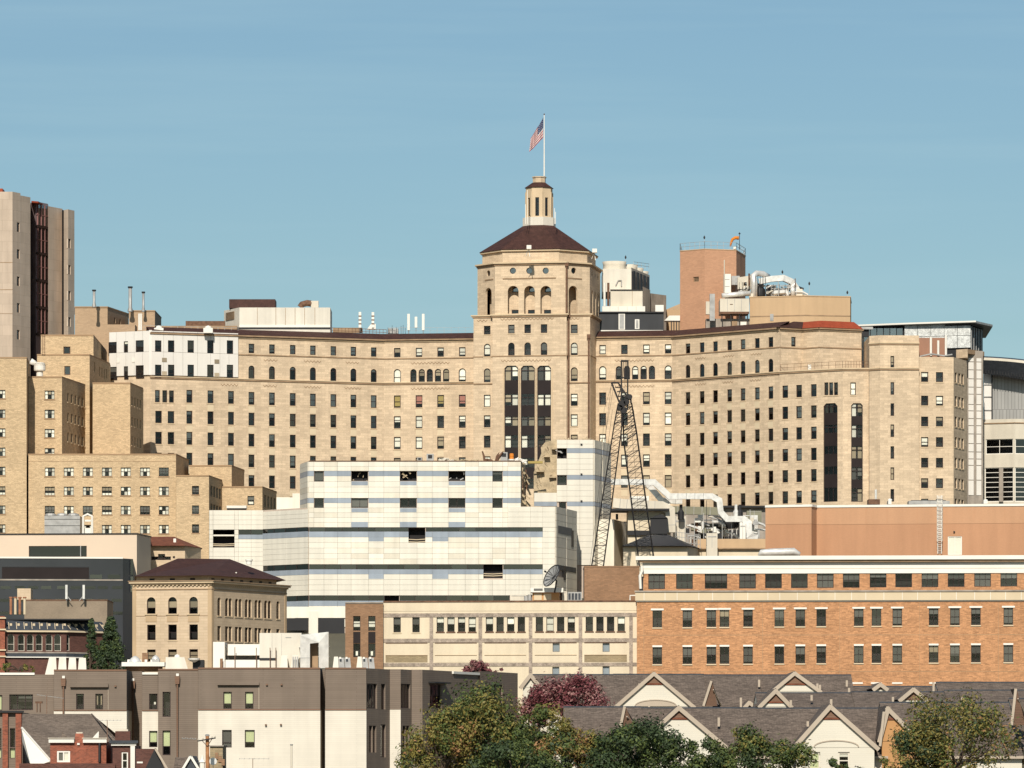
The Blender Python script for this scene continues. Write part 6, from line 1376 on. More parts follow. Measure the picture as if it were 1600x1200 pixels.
su = [342.5, (354.5, 360), (369.8, 375.5), (385.3, 390.8), (400.5, 406), (415.5, 421.2), 434.5]
for s_ in su:
    for u in (s_ if isinstance(s_, tuple) else (s_,)):
        for v0, hh in ((947, 2.4), (989, 1.95), (1024, 1.6)):
            q = ws.hit(u); z = PZ(v0+ (u-330)*.0, Y6) - 0; ws.win(q, PZ(v0, Y6), .95, hh, arch=1 if hh > 2.2 else 0, rows=2, t=.07, rowf=[.55], sty=(), sill='limetrim')
for wv in (wf, ws):
    zc = PZ(908, Y6)
    wv.band(zc-.45, zc-.25, .25, 'palside', 'cornice', ext=.15); wv.band(zc-.24, zc-.02, .5, 'limetrim', 'cornice', ext=.35); wv.band(zc, zc+.12, .6, 'limedark', 'cornice_cap', ext=.45); wv.band(PZ(921, Y6), PZ(919.5, Y6), .1, 'limedark', 'string_course', ext=.08)
    n = int(wv.L/.55)
    for i in range(n): wv.block(wv.L*(i+.2)/n, wv.L*(i+.6)/n, zc-.62, zc-.46, -.02, .22, 'limetrim', 'dentil')
    wv.block(.0, .5, 3, zc-.65, -.02, .06, 'palside', 'quoin'); wv.block(wv.L-.5, wv.L, 3, zc-.65, -.02, .06, 'palside', 'quoin')
inn = [xy(213, Y6*1.008), xy(326, Y6*1.003), xy(432, Y6*1.026), (PX(440, 707)-4, 718), xy(214, 718)]
W3 = Z.vol(inn, PZ(908, Y6), PZ(898.5, Y6), 'palazzo', rz=.1)
for wv, qs in ((W3[0], (.22, .5, .78)), (W3[1], (.06, .2, .34, .48, .62, .76, .9))):
    for q in qs: wv.block(wv.L*q-.35, wv.L*q+.35, PZ(905.5, Y6), PZ(902, Y6), -.02, .04, 'dark', 'attic_vent')
ev = [Vector((*p, PZ(898.7, Y6))) for p in (xy(210, Y6*1.006), xy(327, Y6*1.0005), xy(447, Y6*1.026), (PX(444, 707)-3, 721), xy(211, 720))]
ap = [P(278, 872.5, 705), P(359, 873.5, 709)]
MB().poly([ev[0], ev[1], ap[1], ap[0]]).poly([ev[1], ev[2], ap[1]]).poly([ev[2], ev[3], ap[1]]).poly([ev[3], ev[4], ap[0], ap[1]]).poly([ev[4], ev[0], ap[0]]).build('roof', 'broof', Z.e); MB().poly(ev).build('eaves', 'limedark', Z.e)
MB().lathe(P(389, 882, 700), [(.38, 0), (.38, .45), (.5, .5), (.5, .7), (.35, .72)], 12).build('vent', 'white', Z.e); MB().box(*bx(368, 370, 894, 895.5, 694, .2)).build('skylight', 'white', Z.e)
Z.done()
# ================================================================ old mansard brick building with roof house and antennas (left)
Q = Bld('mansard_brick_building', 'dark red brick building with blue slate mansard and arched windows', 'building', P(80, 1030, 660)); Y5 = 660
f = [xy(8, Y5), xy(104, Y5*1.002), xy(136, Y5*1.006), xy(168, Y5*1.01), xy(168, 680), xy(8, 680)]; W = Q.vol(f, -2, PZ(987, Y5), 'rbrickd', rz=.2)
for i, u in enumerate((17, 33, 47, 61, 76.5, 90)): W[0].wu(u, 1004, .85, 2.15, arch=1, rows=2, t=.06, fm='framew', sty=())
W[1].wu(106.5, 1004, .7, 2.1, arch=1, rows=2, t=.06, fm='framew', sty=()); 
for wv in W[:3]:
    wv.band(PZ(987.5, Y5), PZ(985, Y5), .4, 'limewash', 'cornice', ext=.2); wv.band(PZ(1020.5, Y5), PZ(1018.5, Y5), .15, 'concg', 'string_course'); wv.band(PZ(1027.5, Y5), PZ(1026, Y5), .3, 'white', 'gutter'); wv.band(PZ(1026, Y5), PZ(1020.8, Y5), .2, 'slate', 'awning')
    a, b = wv.pt(-.1, PZ(984.8, Y5), .3), wv.pt(wv.L+.1, PZ(984.8, Y5), .3); c, d = wv.pt(wv.L, PZ(969, Y5), -1.1), wv.pt(0, PZ(969, Y5), -1.1)
    MB().poly([a, b, c, d]).poly([d, c, wv.pt(wv.L, PZ(969, Y5), -3), wv.pt(0, PZ(969, Y5), -3)]).build('mansard', 'slate', Q.e); wv.band(PZ(969.2, Y5), PZ(967.2, Y5), -.9, 'concg', 'roof_edge') if False else None
    n = max(2, int(wv.L/.95))
    for i in range(n):
        q = wv.L*(i+.5)/n; p0_ = wv.pt(q, PZ(983, Y5), .16); p1_ = wv.pt(q, PZ(972, Y5), -.85)
        MB().tube([p0_, p1_], .05, 4).build('slate_rib', 'limewash', Q.e)
        mb = MB().prism([wv.pt(q+.12, 0, -.35), wv.pt(q+.42, 0, -.35), wv.pt(q+.42, 0, -.95), wv.pt(q+.12, 0, -.95)], PZ(977.5, Y5), PZ(973.8, Y5)); mb.build('roof_light', 'limewash', Q.e)
MB().box(*bx(0, 140, 966.8, 968.8, Y5+1.2, 8)).build('roof_edge', 'dark', Q.e)
f = [xy(-60, Y5-.8), xy(7.8, Y5-.8), xy(7.8, Y5+12), xy(-60, Y5+12)]; Wt = Q.vol(f, -2, PZ(963, Y5), 'rbrick', rz=.2); 
for v in (967, 985, 1017, 1027): Wt[0].band(PZ(v, Y5), PZ(v-2.2, Y5), .25, 'limewash', 'stone_band', ext=.15)
Q.done()
B = Bld('brown_roof_house', 'plain brown rendered roof house behind the mansard', 'building', P(90, 965, 672)); f = foot([(38, 672), (167.5, 672)], 10); B.vol(f, 5, PZ(937, 672), 'olive2'); B.coping(f, PZ(937, 672), 'rust', .15, .05); B.done()
for i, u in enumerate((17, 24, 31, 38.5)):
    e = thing('clay_chimney_pot', '%s flue tube from the left above the mansard roof' % ('first', 'second', 'third', 'fourth')[i], 'flue', P(u, 958, 668), 'flue tubes on the mansard'); c = P(u, 960, 668); MB().tube([c, P(u, 934.5, 668)], .17, 8).build('tube', 'limewash' if i % 2 else 'terrac', e); MB().lathe(P(u, 935, 668), [(.17, 0), (.24, .05), (.24, .2), (.14, .2)], 8).build('rim', 'terrac', e)
tag(MB().box(*bx(27, 48, 919.5, 937, 690, 3)).build('small_tan_stack', 'palazzo'), 'small tan masonry stack in front of the black glass', 'stack')
for u, lab in ((104, 'left white panel antenna on the brown roof house'), (131, 'right white panel antenna on the brown roof house')):
    e = thing('panel_antenna', lab, 'antenna', P(u, 938, 671)); MB().tube([P(u, 939, 671), P(u, 916, 671)], .06, 5).build('mast', 'galvd', e); MB().box(PX(u, 671)-.14, PX(u, 671)+.14, 670.7, 671, PZ(936, 671), PZ(914, 671)).build('panel', 'galv', e); MB().tube([P(u, 930, 671), P(u+(7 if u < 110 else -7), 938.5, 671)], .06, 4).build('brace', 'galvd', e)
# ================================================================ taupe and cream apartment block across the foreground left
G = Bld('taupe_apartment_block', 'modern apartment block in taupe siding over cream siding', 'building', P(300, 1200, 505))
GB = -9.0; Yg = 500
def seg(u0, u1, vtop, Yf, split=None, D=14, right=None, left=None):
    """one bay of the front: taupe above row split, cream below; returns its upper and lower front walls"""
    f = [xy(u0, Yf), xy(u1, Yf), (PX(u1, Yf), Yf+D), (PX(u0, Yf), Yf+D)]; z1 = PZ(vtop, Yf)
    if split:
        zs = PZ(split, Yf); lo = G.vol(f, GB, zs, 'sidingw', rz=.3); f2 = [(f[0][0]+.01, f[0][1]-.03), (f[1][0]-.01, f[1][1]-.03), f[2], f[3]]; up = G.vol(f2, zs+.005, z1, 'siding', 'concg', rz=.15)
        return up[0], lo[0]
    w_ = G.vol(f, GB, z1, 'siding', rz=.15); return w_[0], w_[0]
GW = dict(rows=2, t=.08, fm='frame', rowf=[.28])
sh = [(0, 1, .3, 1, 'blindgr')]
a1, _ = seg(-60, 84, 1054, Yg+2); a1.rect(14.5, 51.5, 1085, 1109.5, cols=3, rows=1, t=.1, blinds=[(.36, 1, .72, .95, 'blindg'), (.36, 1, .5, .68, 'spand')]); a1.rect(-12, 3.4, 1086, 1110, rows=1, t=.08, blinds=[(0, 1, 0, 1, 'blindgr')])
b1, b1l = seg(84.1, 198, 1047, Yg, 1110)
for u, bl in ((125, [(0, 1, .86, 1, 'blindgr'), (0, 1, 0, .22, 'room')]), (155, [(.1, .4, .2, .9, 'blindt'), (.6, .9, .2, .9, 'blindt')])): b1.rect(u-6, u+6, 1084, 1108.5, blinds=bl, **GW)
d1, d1l = seg(222, 247, 1053, Yg+1.5, 1110); d1.rect(233, 246, 1084, 1108.5, blinds=[(.5, .85, .3, .5, 'blindw')], **GW); d1l.rect(233, 246, 1142, 1167.5, blinds=sh, **GW)
e1, _ = seg(247.2, 309.5, 1046, Yg+.4); e1.rect(254, 266.5, 1081, 1120, cols=1, rows=2, t=.08, rowf=[.32], blinds=[]); e1.rect(254, 266.5, 1141.5, 1180, rows=2, t=.08, rowf=[.36], blinds=[(0, 1, .36, 1, 'blindgr')])
f1, f1l = seg(309.6, 500.5, 1044, Yg, 1109)
for u in (355.5, 389.5): f1.rect(u-6.5, u+6.5, 1081, 1107.5, blinds=sh, **GW)
f1l.rect(347, 362, 1140.5, 1168, blinds=[(0, 1, .0, 1, 'blindg')], **GW); f1l.rect(382.5, 398, 1140.5, 1168, blinds=sh, **GW)
h1, h1l = seg(508, 572.5, 1044, Yg, 1109)
for wv, u0, u1, v0, v1 in ((b1, 110, 169.5, 1068.5, 1073.8), (f1, 340, 405, 1066, 1070.5)):
    q0, q1 = wv.hit(u0), wv.hit(u1); wv.block(q0, q1, PZ(v1, Yg), PZ(v0, Yg), -.02, .35, 'siding', 'window_hood'); wv.block(q0, q1, PZ(v1+.9, Yg), PZ(v1, Yg), -.02, .2, 'vent', 'painted_hood_shadow')  # brown strip below the hood has the hood's shadow painted in
    wv.block(q1-.05, q1, PZ(1109, Yg), PZ(v1+1, Yg), -.02, .05, 'trim', 'corner_bead')
for wv, (u0, u1, v) in ((a1, (-20, 54, 1053)), (d1, (222.3, 246.8, 1052.5))): q0, q1 = wv.hit(u0), wv.hit(u1); z = PZ(v, Yg+2); wv.block(q0, q1, z-.1, z+.12, -.3, .12, 'white', 'white_coping')
for wv in (b1, e1, f1, h1): wv.band(wv.z1-.1, wv.z1+.06, .06, 'vent', 'coping')
for wv, zs in ((b1, 1110), (f1, 1109), (h1, 1109), (d1, 1110)): z = PZ(zs, Yg); wv.band(z-.04, z+.06, .05, 'vent', 'drip_edge')
# recess between bays, dark slot
seg(198.05, 222, 1049, Yg+7); seg(500.6, 507.9, 1046, Yg+5)
# receding flank: shaded returns and narrow lit piers
def flank(pts, vtop, Yt, split=None):
    f = [xy(u, y) for u, y in pts]; f += [(f[-1][0]-2, f[-1][1]+8), (f[0][0]-2, f[0][1]+12)]; z1 = PZ(vtop, Yt); zs = PZ(1109, 506)
    lo = G.vol(f, GB, zs, 'siding', rz=.3); up = G.vol(f, zs+.005, z1, 'siding', rz=.2); return up, lo
u1_, l1_ = flank([(572.6, 500.2), (592, 503.2), (609, 506)], 1045, 503)
u2_, l2_ = flank([(609.2, 506), (626, 506), (643, 508.8)], 1046, 507)
l2_[0].m = 'sidingw'
u3_, l3_ = flank([(643.2, 508.8), (660, 508.8), (706, 516.5)], 1047, 511)
u4_, l4_ = flank([(706.2, 516.5), (750, 524)], 1053.5, 519); u5_, l5_ = flank([(750.2, 523.5), (809, 534)], 1050, 528)
for wv in (u1_[0], u2_[1], u3_[1], u5_[0]):
    wv.win(wv.L*.45, PZ(1088, wv.A.y+3), 2.6 if wv.L < 7 else 3.2, 2.4, cols=3, rows=1, t=.1, sty=[(.5, 'blindg', .5, 1)])
for wv in (l1_[0], l2_[1]):
    for q in (.35, .65): wv.win(wv.L*q, PZ(1155, wv.A.y+3), .9, 2.6, cols=1, rows=1, t=.08, sty=())
l1_[1].win(l1_[1].L*.4, PZ(1158, 508), 1.4, 3.2, cols=1, rows=1); u1_[1].win(u1_[1].L*.4, PZ(1092, 508), 1.2, 2.8, rows=1)
q0, q1 = .1, u4_[0].L-.2; u4_[0].block(q0, q1, u4_[0].z1, u4_[0].z1+.25, -.3, .15, 'white', 'white_coping')
u3_[1].block(u3_[1].L*.2, u3_[1].L*.75, PZ(1070, 520), PZ(1068, 520), -.02, .7, 'dark', 'window_hood')
# downpipes with hoppers
for (u, v0, v1, Yd) in ((99, 1060, 1116, Yg-.25), (277, 1056.5, 1183, Yg+.1), (207.5, 1064, 1165, Yg+6.6)):
    c = P(u, v0, Yd); MB().tube([(c.x, Yd, c.z-.5), (c.x, Yd, PZ(v1, Yd))], .085, 6).build('downpipe', 'vent', G.e)
    MB().prism([(c.x-.2, Yd-.15), (c.x+.2, Yd-.15), (c.x+.2, Yd+.2), (c.x-.2, Yd+.2)], c.z-.75, c.z, top=[(c.x-.24, Yd-.2), (c.x+.24, Yd-.2), (c.x+.24, Yd+.2), (c.x-.24, Yd+.2)]).build('hopper', 'vent', G.e); MB().box(c.x-.1, c.x+.16, Yd-.2, Yd+.1, c.z+.01, c.z+.25).build('hopper_cap', 'white', G.e)
for (u, v) in ((180.5, 1072), (417, 1069.5), (440, 1069.5), (415.5, 1132.5), (439, 1132)): c = P(u, v, Yg); MB().box(c.x-.09, c.x+.09, Yg-.25, Yg-.02, c.z-.08, c.z+.06).build('wall_lamp', 'vent', G.e)
G.done()
# ---------------------------------------------------------------- plant on that roof
ZR = PZ(1047, Yg)-.2
e = thing('white_sloped_hoods', 'row of white sloped roof hoods above the left bays', 'roof hoods', P(103, 1050, 512))
for i in range(4):
    u0 = 74+i*15.5; MB().prism([xy(u0-(5 if i == 0 else 0), 510), xy(u0+15, 510), xy(u0+15+(2 if i == 3 else 0), 514), xy(u0-(5 if i == 0 else 0), 514)], ZR-.4, PZ(1027+i*.4, 512), top=[xy(u0+3, 511.5), xy(u0+13.5, 511.5), xy(u0+13.5, 513), xy(u0+3, 513)]).build('hood', 'whiteg', e)
e = thing('white_roof_deck', 'white roof deck with two silver domes above the recess', 'roof deck', P(223, 1045, 515)); MB().box(*bx(190, 257, 1034.5, 1041, 515, 4)).build('deck', 'white', e); MB().box(*bx(196, 252, 1041, 1049, 516, 2)).build('kerb', 'bbrick', e)
for u, v, r in ((211, 1034.5, .5), (243, 1030, .32)): MB().lathe(P(u, v, 516), [(r*1.2, 0), (r*1.15, r*.3), (r*.8, r*.8), (r*.3, r*1.15), (.02, r*1.25)], 14).build('dome', 'galv', e, smooth=True)
MB().box(*bx(222, 231, 1020, 1034, 517, 1)).build('flue', 'bbrick', e); MB().box(*bx(238, 249, 1030, 1036, 515.5, 1)).build('dome_base', 'galvd', e)
for i in range(6): MB().box(*bx(199+i*9, 203+i*9, 1030.5, 1034.6, 516+random.random(), .3)).build('vent', 'white', e)
e = thing('white_sloped_cabinet', 'white roof cabinet with sloping right side', 'roof cabinet', P(277, 1046, 514)); MB().prism([xy(258, 512), xy(298, 512), xy(298, 515), xy(258, 515)], ZR-.4, PZ(1027, 513), top=[xy(259, 512.3), xy(288, 512.3), xy(288, 515), xy(259, 515)]).build('body', 'whiteg', e); MB().lathe(P(277, 1027, 513), [(.3, 0), (.25, .2), (.05, .3)], 10).build('cap', 'white', e)
e = thing('dark_roof_tub', 'dark roof tub with a white bowl on it', 'roof unit', P(310, 1045, 514)); MB().box(*bx(301, 318, 1031, 1047, 514, 2)).build('tub', 'dark', e); MB().lathe(P(303, 1035, 513.5), [(.1, 0), (.55, .25), (.6, .4), (.5, .42)], 14).build('bowl', 'white', e)
e = thing('white_roof_unit', 'large white L-shaped air handling unit on the roof', 'air handler', P(380, 1044, 514)); MB().box(*bx(333, 351, 1003, 1047, 513, 5)).build('tower', 'white', e); MB().box(*bx(351.1, 433, 1031, 1047, 513.5, 4)).build('base', 'white', e); MB().prism([xy(356, 514), xy(406, 514), xy(406, 517), xy(356, 517)], PZ(1024, 514), PZ(1006.5, 514)).build('upper_casing', 'white', e); MB().box(*bx(352, 406, 1024.5, 1030.9, 515, 2)).build('gap', 'blindg', e)
MB().tube([P(367, 1047, 513.2), P(367, 1011, 513.2)], .05, 4).build('mast', 'vent', e); MB().tube([P(346, 1047, 512.6), P(346, 1029, 512.6)], .14, 6).build('flue', 'bbrick', e)
e = simple('cream_air_handler', 'cream panelled air handler beside the silver duct', 'air handler', 405.5, 471, 989, 1026.5, 513.4, 4, 'whiteg', PZ(1047, 513.4))
for u in (425, 440): front(e, u-.2, u+.2, 990, 1026, 513.4, 'seam', 'galvd', .03)
front(e, 446, 455, 995.5, 996.5, 513.4, 'vent', 'galvd', .04); front(e, 405.5, 432, 1028, 1032, 513.4, 'painted_shadow_strip', 'dark', .03)  # dark plate paints a shadow across the handler's front
for u in (400.5, 422, 431): MB().tube([P(u, 1044, 513), P(u, 1012, 513)], .05, 4).build('pipe', 'rust', e)
e = thing('silver_arch_duct', 'shiny silver duct arching over the roof like a square arch', 'duct', P(495, 1044, 513)); MB().tube([P(477, 1044, 513), P(477, 999, 513), P(506, 996, 513), P(506, 1044, 513)], .48, 4, square=True).build('duct', 'galv', e)
mb = MB()
for u, v in ((476, 1012), (476, 1028), (506, 1010), (506, 1026)): c = P(u, v, 513); mb.box(c.x-.55, c.x+.55, 512.45, 513.55, c.z-.04, c.z+.04)
mb.build('flange', 'galvd', e); MB().box(*bx(483.5, 497, 1003, 1044, 514, 1)).build('painted_shade_core', 'limedark', e)  # brown box inside the arch, shade put into its colour
for i, (u0, lab) in enumerate(((435, 'cream hooded vent left of the silver arch duct'), (452, 'ribbed cream vent just left of the silver arch duct'))):
    e = thing('hooded_vent', lab, 'vent', P(u0+7, 1045, 511)); MB().prism([xy(u0, 511), xy(u0+15, 511), xy(u0+15, 513), xy(u0, 513)], ZR-.3, PZ(1023.5, 511), top=[xy(u0+5, 511.5), xy(u0+14, 511.5), xy(u0+14, 513), xy(u0+5, 513)]).build('hood', 'whiteg', e)
    if i:
        for j in range(3): front(e, u0+5+j*3.4, u0+7+j*3.4, 1026, 1043, 511, 'rib', 'galvd', .05)
for i in range(2):
    u0 = 518+i*37; e = thing('fan_bank', 'bank of sloped grey roof fans, %s of two' % ('left' if i == 0 else 'right'), 'roof fans', P(u0+16, 1045, 512), 'roof fan banks'); MB().prism([xy(u0, 511), xy(u0+12, 511), xy(u0+12, 514), xy(u0, 514)], ZR-.3, PZ(1026, 512), top=[xy(u0+4, 512), xy(u0+10, 512), xy(u0+10, 514), xy(u0+4, 514)]).build('end_hood', 'whiteg', e)
    for j in range(2): MB().prism([xy(u0+13+j*10, 511), xy(u0+22+j*10, 511), xy(u0+22+j*10, 514), xy(u0+13+j*10, 514)], ZR-.3, PZ(1027.5, 512), top=[xy(u0+10+j*10, 512.5), xy(u0+19+j*10, 512.5), xy(u0+19+j*10, 514), xy(u0+10+j*10, 514)]).build('fan_box', 'galvd', e); MB().box(*bx(u0+12+j*10, u0+15+j*10, 1026.5, 1029.5, 511.8, .4)).build('cap', 'white', e)
# ================================================================ foreground brick houses, bottom left
B = Bld('brick_pilaster_house', 'red brick house end with two tall pilasters at left edge', 'house', P(15, 1200, 432)); Yh = 432
f = [xy(-50, Yh), xy(35.5, Yh), xy(46, Yh+6), xy(44, Yh+12), xy(-50, Yh+12)]; W = B.vol(f, -9, PZ(1113.5, Yh), 'siding', rz=.1)
for u0, u1 in ((4.5, 13), (25, 34)): q0, q1 = W[0].hit(u0), W[0].hit(u1); W[0].block(q0, q1, PZ(1230, Yh), PZ(1114, Yh), -.02, .35, 'rbrick', 'pilaster')
W[0].band(PZ(1113.4, Yh), PZ(1110.5, Yh), .5, 'dark', 'roof_edge', ext=.1)
for u in (-2, 19.5): W[0].rect(u-4.2, u+4.2, 1138, 1168, rows=1, t=.08, blinds=[]); W[0].rect(u-4.2, u+4.2, 1169, 1185, rows=1, t=.05, blinds=[(0, 1, 0, 1, 'blindgr')])
for i, u in enumerate((-3, 51)): pass
B.done()
tag(MB().box(*bx(55, 66, 1096, 1099, 436, .4)).box(*bx(57, 58.2, 1099, 1113, 436, .3)).box(*bx(62, 63.2, 1099, 1113, 436, .3)).build('flue_frame', 'rust'), 'small rusty double flue frame above the brick house edge', 'flue')
B = Bld('grey_shingle_house', 'house with grey shingle roof and white left rake', 'house', P(110, 1200, 425)); Ya, Yb_ = 420, 428
zr1, ze1 = PZ(1115.5, Yb_), PZ(1196, Ya); ridge = [P(35, 1115.5, Yb_), P(143, 1115.5, Yb_)]; eave = [Vector((PX(80, Ya), Ya, PZ(1190, Ya))), Vector((PX(215, Ya), Ya, PZ(1190, Ya)))]
lrk = P(34, 1137.5, 425)
MB().poly([eave[0], eave[1], ridge[1], ridge[0], lrk]).poly([ridge[0], ridge[1], (PX(215, Ya), 436, eave[1].z), (PX(34, 425), 436, eave[1].z)]).build('roof', 'shing2', B.e)
MB().prism([xy(80, Ya+.4), xy(205, Ya+.4), (PX(205, Ya), 436), (PX(40, 436), 436), (PX(35, 426)+.3, 426)], -9, eave[0].z-.1).build('wall', 'rbrickd', B.e)
rk = [lrk+Vector((-.02, -.1, 0)), eave[0]+Vector((0, -.12, .05)), eave[0]+Vector((-1.6, -.1, -.5)), lrk+Vector((.05, -.05, -1.1))]
MB().poly(rk).build('soffit', 'white', B.e); MB().tube([lrk+Vector((0, -.12, .03)), eave[0]+Vector((0, -.15, .03))], .09, 4).build('rake_board', 'white', B.e)
e_ = [P(46, 1150, 423)]; MB().tube([ridge[1], P(179, 1153, 421.5), eave[1]], .06, 4).build('ridge_cap', 'shing', B.e)
B = Bld('red_brick_house', 'small red brick house with white cornice and white window', 'house', P(122, 1200, 415)); Yr_ = 415
f = [xy(78.5, Yr_), xy(166, Yr_), xy(176, Yr_+4), xy(174, Yr_+8), xy(80, Yr_+8)]; W = B.vol(f, -9, PZ(1159, Yr_), 'rbrick', rz=.1)
W[0].rect(89, 109.5, 1173, 1191, cols=2, rows=1, t=.14, fm='white', blinds=[(0, .5, 0, 1, 'blindg'), (.5, 1, .0, 1, 'blindw')], inset=.15)
for u0, u1 in ((76.5, 116), (130, 167)): q0, q1 = W[0].hit(u0), W[0].hit(u1); W[0].block(q0, q1, PZ(1160.5, Yr_), PZ(1154, Yr_), -.02, .3, 'white', 'cornice'); W[0].block(q0-.05, q1+.05, PZ(1154, Yr_), PZ(1152.8, Yr_), -.1, .4, 'beige2', 'gutter')
MB().prism([xy(116.5, Yr_-.05), xy(131.5, Yr_-.05), xy(131.5, Yr_+1), xy(116.5, Yr_+1)], PZ(1162, Yr_), PZ(1146, Yr_), top=[xy(118, Yr_+.1), xy(130, Yr_+.1), xy(130, Yr_+.9), xy(118, Yr_+.9)]).build('chimney', 'rbrick', B.e); MB().box(*bx(119, 129, 1144, 1146.2, Yr_+.2, .6)).build('chimney_cap', 'beige2', B.e)
MB().box(*bx(120.5, 124.5, 1161, 1164, Yr_-.12, .1)).build('plaque', 'white', B.e)
MB().tube([P(155.5, 1191, Yr_-.2), P(155.5, 1155, Yr_-.2)], .1, 6).build('downpipe', 'dark', B.e)
MB().prism([xy(30, Yr_-6), xy(180, Yr_-6), xy(180, Yr_-.5), xy(40, Yr_-.5)], PZ(1260, Yr_), PZ(1193, Yr_-4)).build('front_porch_roof', 'rbrickd', B.e)
for s_, u in ((1, 103), (-1, 148)): MB().prism([xy(u-6, 418), xy(u+6, 418), xy(u+6, 420), xy(u-6, 420)], PZ(1156, 418), PZ(1143, 418), top=[xy(u-6*s_-.5, 418), xy(u-6*s_+.5, 418), xy(u-6*s_+.5, 420), xy(u-6*s_-.5, 420)]).build('saddle_roof', 'shing2' if s_ > 0 else 'white', B.e)
B.done()
B = Bld('dark_brick_house', 'dark brick house with slate gutter and brick chimney', 'house', P(195, 1200, 412)); Yk_ = 412
f = [xy(176, Yk_), xy(211, Yk_), xy(220, Yk_+6), xy(176, Yk_+6)]; W = B.vol(f, -9, PZ(1165, Yk_), 'rbrickd', rz=.1); W[0].rect(190, 200, 1175, 1202, cols=1, rows=2, t=.1, fm='white', sty=(), inset=.2)
W[0].band(PZ(1165, Yk_), PZ(1161.5, Yk_), .25, 'white', 'fascia', ext=.1); W[0].band(PZ(1161.4, Yk_), PZ(1157, Yk_), .4, 'slate', 'gutter', ext=.25); W[0].band(PZ(1230, Yk_), PZ(1165, Yk_), .2, 'white', 'corner_post', q0=W[0].L-.35)
MB().box(*bx(180, 203.5, 1142.5, 1158, Yk_+1, 1)).build('chimney', 'rbrickd', B.e); MB().box(*bx(182, 200, 1139.5, 1142.4, Yk_+1.2, .6)).build('chimney_cap', 'beige2', B.e); B.done()
B = Bld('lean_to_gable_house', 'low dark brick house with beige gable rake beside the gutter', 'house', P(235, 1200, 410)); f = [xy(212, 410), xy(243, 410), xy(243, 416), xy(212, 416)]; B.vol(f, -9, PZ(1170, 410), 'rbrickd'); B.done()
MB().prism([xy(222, 409), xy(262, 409), xy(262, 415), xy(222, 415)], PZ(1212, 409), PZ(1169, 409), top=[xy(242, 409), xy(243, 409), xy(243, 415), xy(242, 415)]).build('roof', 'dark', B.e); MB().tube([P(243, 1170, 408.7), P(264, 1206, 408.7)], .12, 4).build('rake_board', 'trim', B.e); MB().box(*bx(214, 223, 1190, 1192.5, 409, .3)).build('white_trim', 'white', B.e)
B = Bld('white_gable_dormer_house', 'slate-roofed house with small white-edged gable at the bottom', 'house', P(298, 1200, 408)); ap_ = P(298, 1181, 408)
MB().poly([P(276, 1214, 408), P(320, 1214, 408), ap_]).build('gable_wall', 'slate', B.e)
for u in (278, 318): MB().tube([ap_+Vector((0, -.15, 0)), P(u, 1214, 407.8)], .13, 4).build('rake_board', 'white', B.e)
MB().poly([P(274, 1217, 408), ap_, ap_+Vector((0, 8, 0)), P(274, 1217, 416)]).poly([P(322, 1217, 408), ap_, ap_+Vector((0, 8, 0)), P(322, 1217, 416)]).build('roof', 'slate', B.e); MB().prism([xy(268, 412), xy(300, 412), xy(300, 420), xy(268, 420)], PZ(1220, 412), PZ(1183, 414), top=[xy(274, 416), xy(300, 416), xy(300, 417), xy(274, 417)]).build('rear_roof', 'shing', B.e)
MB().prism([xy(276, 408.1), xy(320, 408.1), xy(320, 416), xy(276, 416)], -9, PZ(1213.5, 408)).build('wall', 'slate', B.e)
e = thing('white_cupola', 'small white cupola beside the white-edged gable', 'cupola', P(316, 1200, 406)); MB().lathe(P(316, 1203, 406), [(.2, 0), (.22, .55), (.3, .6), (.12, .85), (.04, 1.15)], 8).build('body', 'white', e)
B = Bld('stepped_parapet_house', 'tan house with stepped parapet behind the utility pole', 'house', P(345, 1200, 411)); MB().box(*bx(328, 348, 1166, 1260, 411, 5)).build('wall', 'infill', B.e); MB().box(*bx(326, 349.5, 1164.5, 1166.2, 410.8, 5.4)).build('coping', 'concg', B.e); MB().prism([xy(320, 409.5), xy(372, 409.5), xy(372, 413), xy(320, 413)], PZ(1270, 410), PZ(1182, 411), top=[xy(322, 412), xy(347, 412), xy(347, 413), xy(322, 413)]).build('roof', 'shing', B.e)
for i in range(3): MB().box(*bx(336+i*5, 341+i*5, 1176+i*5, 1186+i*5, 410.9, .6)).build('step', 'bbrick', B.e)
e = thing('small_dish', 'small grey dish antenna beside the utility pole', 'dish', P(333, 1190, 408.6)); c = P(333, 1189.5, 408.6); MB().lathe((0, 0, 0), [(.02, 0), (.2, .03), (.29, .1), (.3, .12)], 16).v
mb = MB(); mb.lathe((0, 0, 0), [(.02, 0), (.2, .03), (.29, .1), (.3, .12)], 16); mb.v = [(c.x+x, c.y-z, c.z+y) for x, y, z in mb.v]; mb.build('reflector', 'galv', e); MB().tube([c, (c.x, c.y+.2, PZ(1204, 408.6))], .03, 4).build('mount', 'galvd', e)
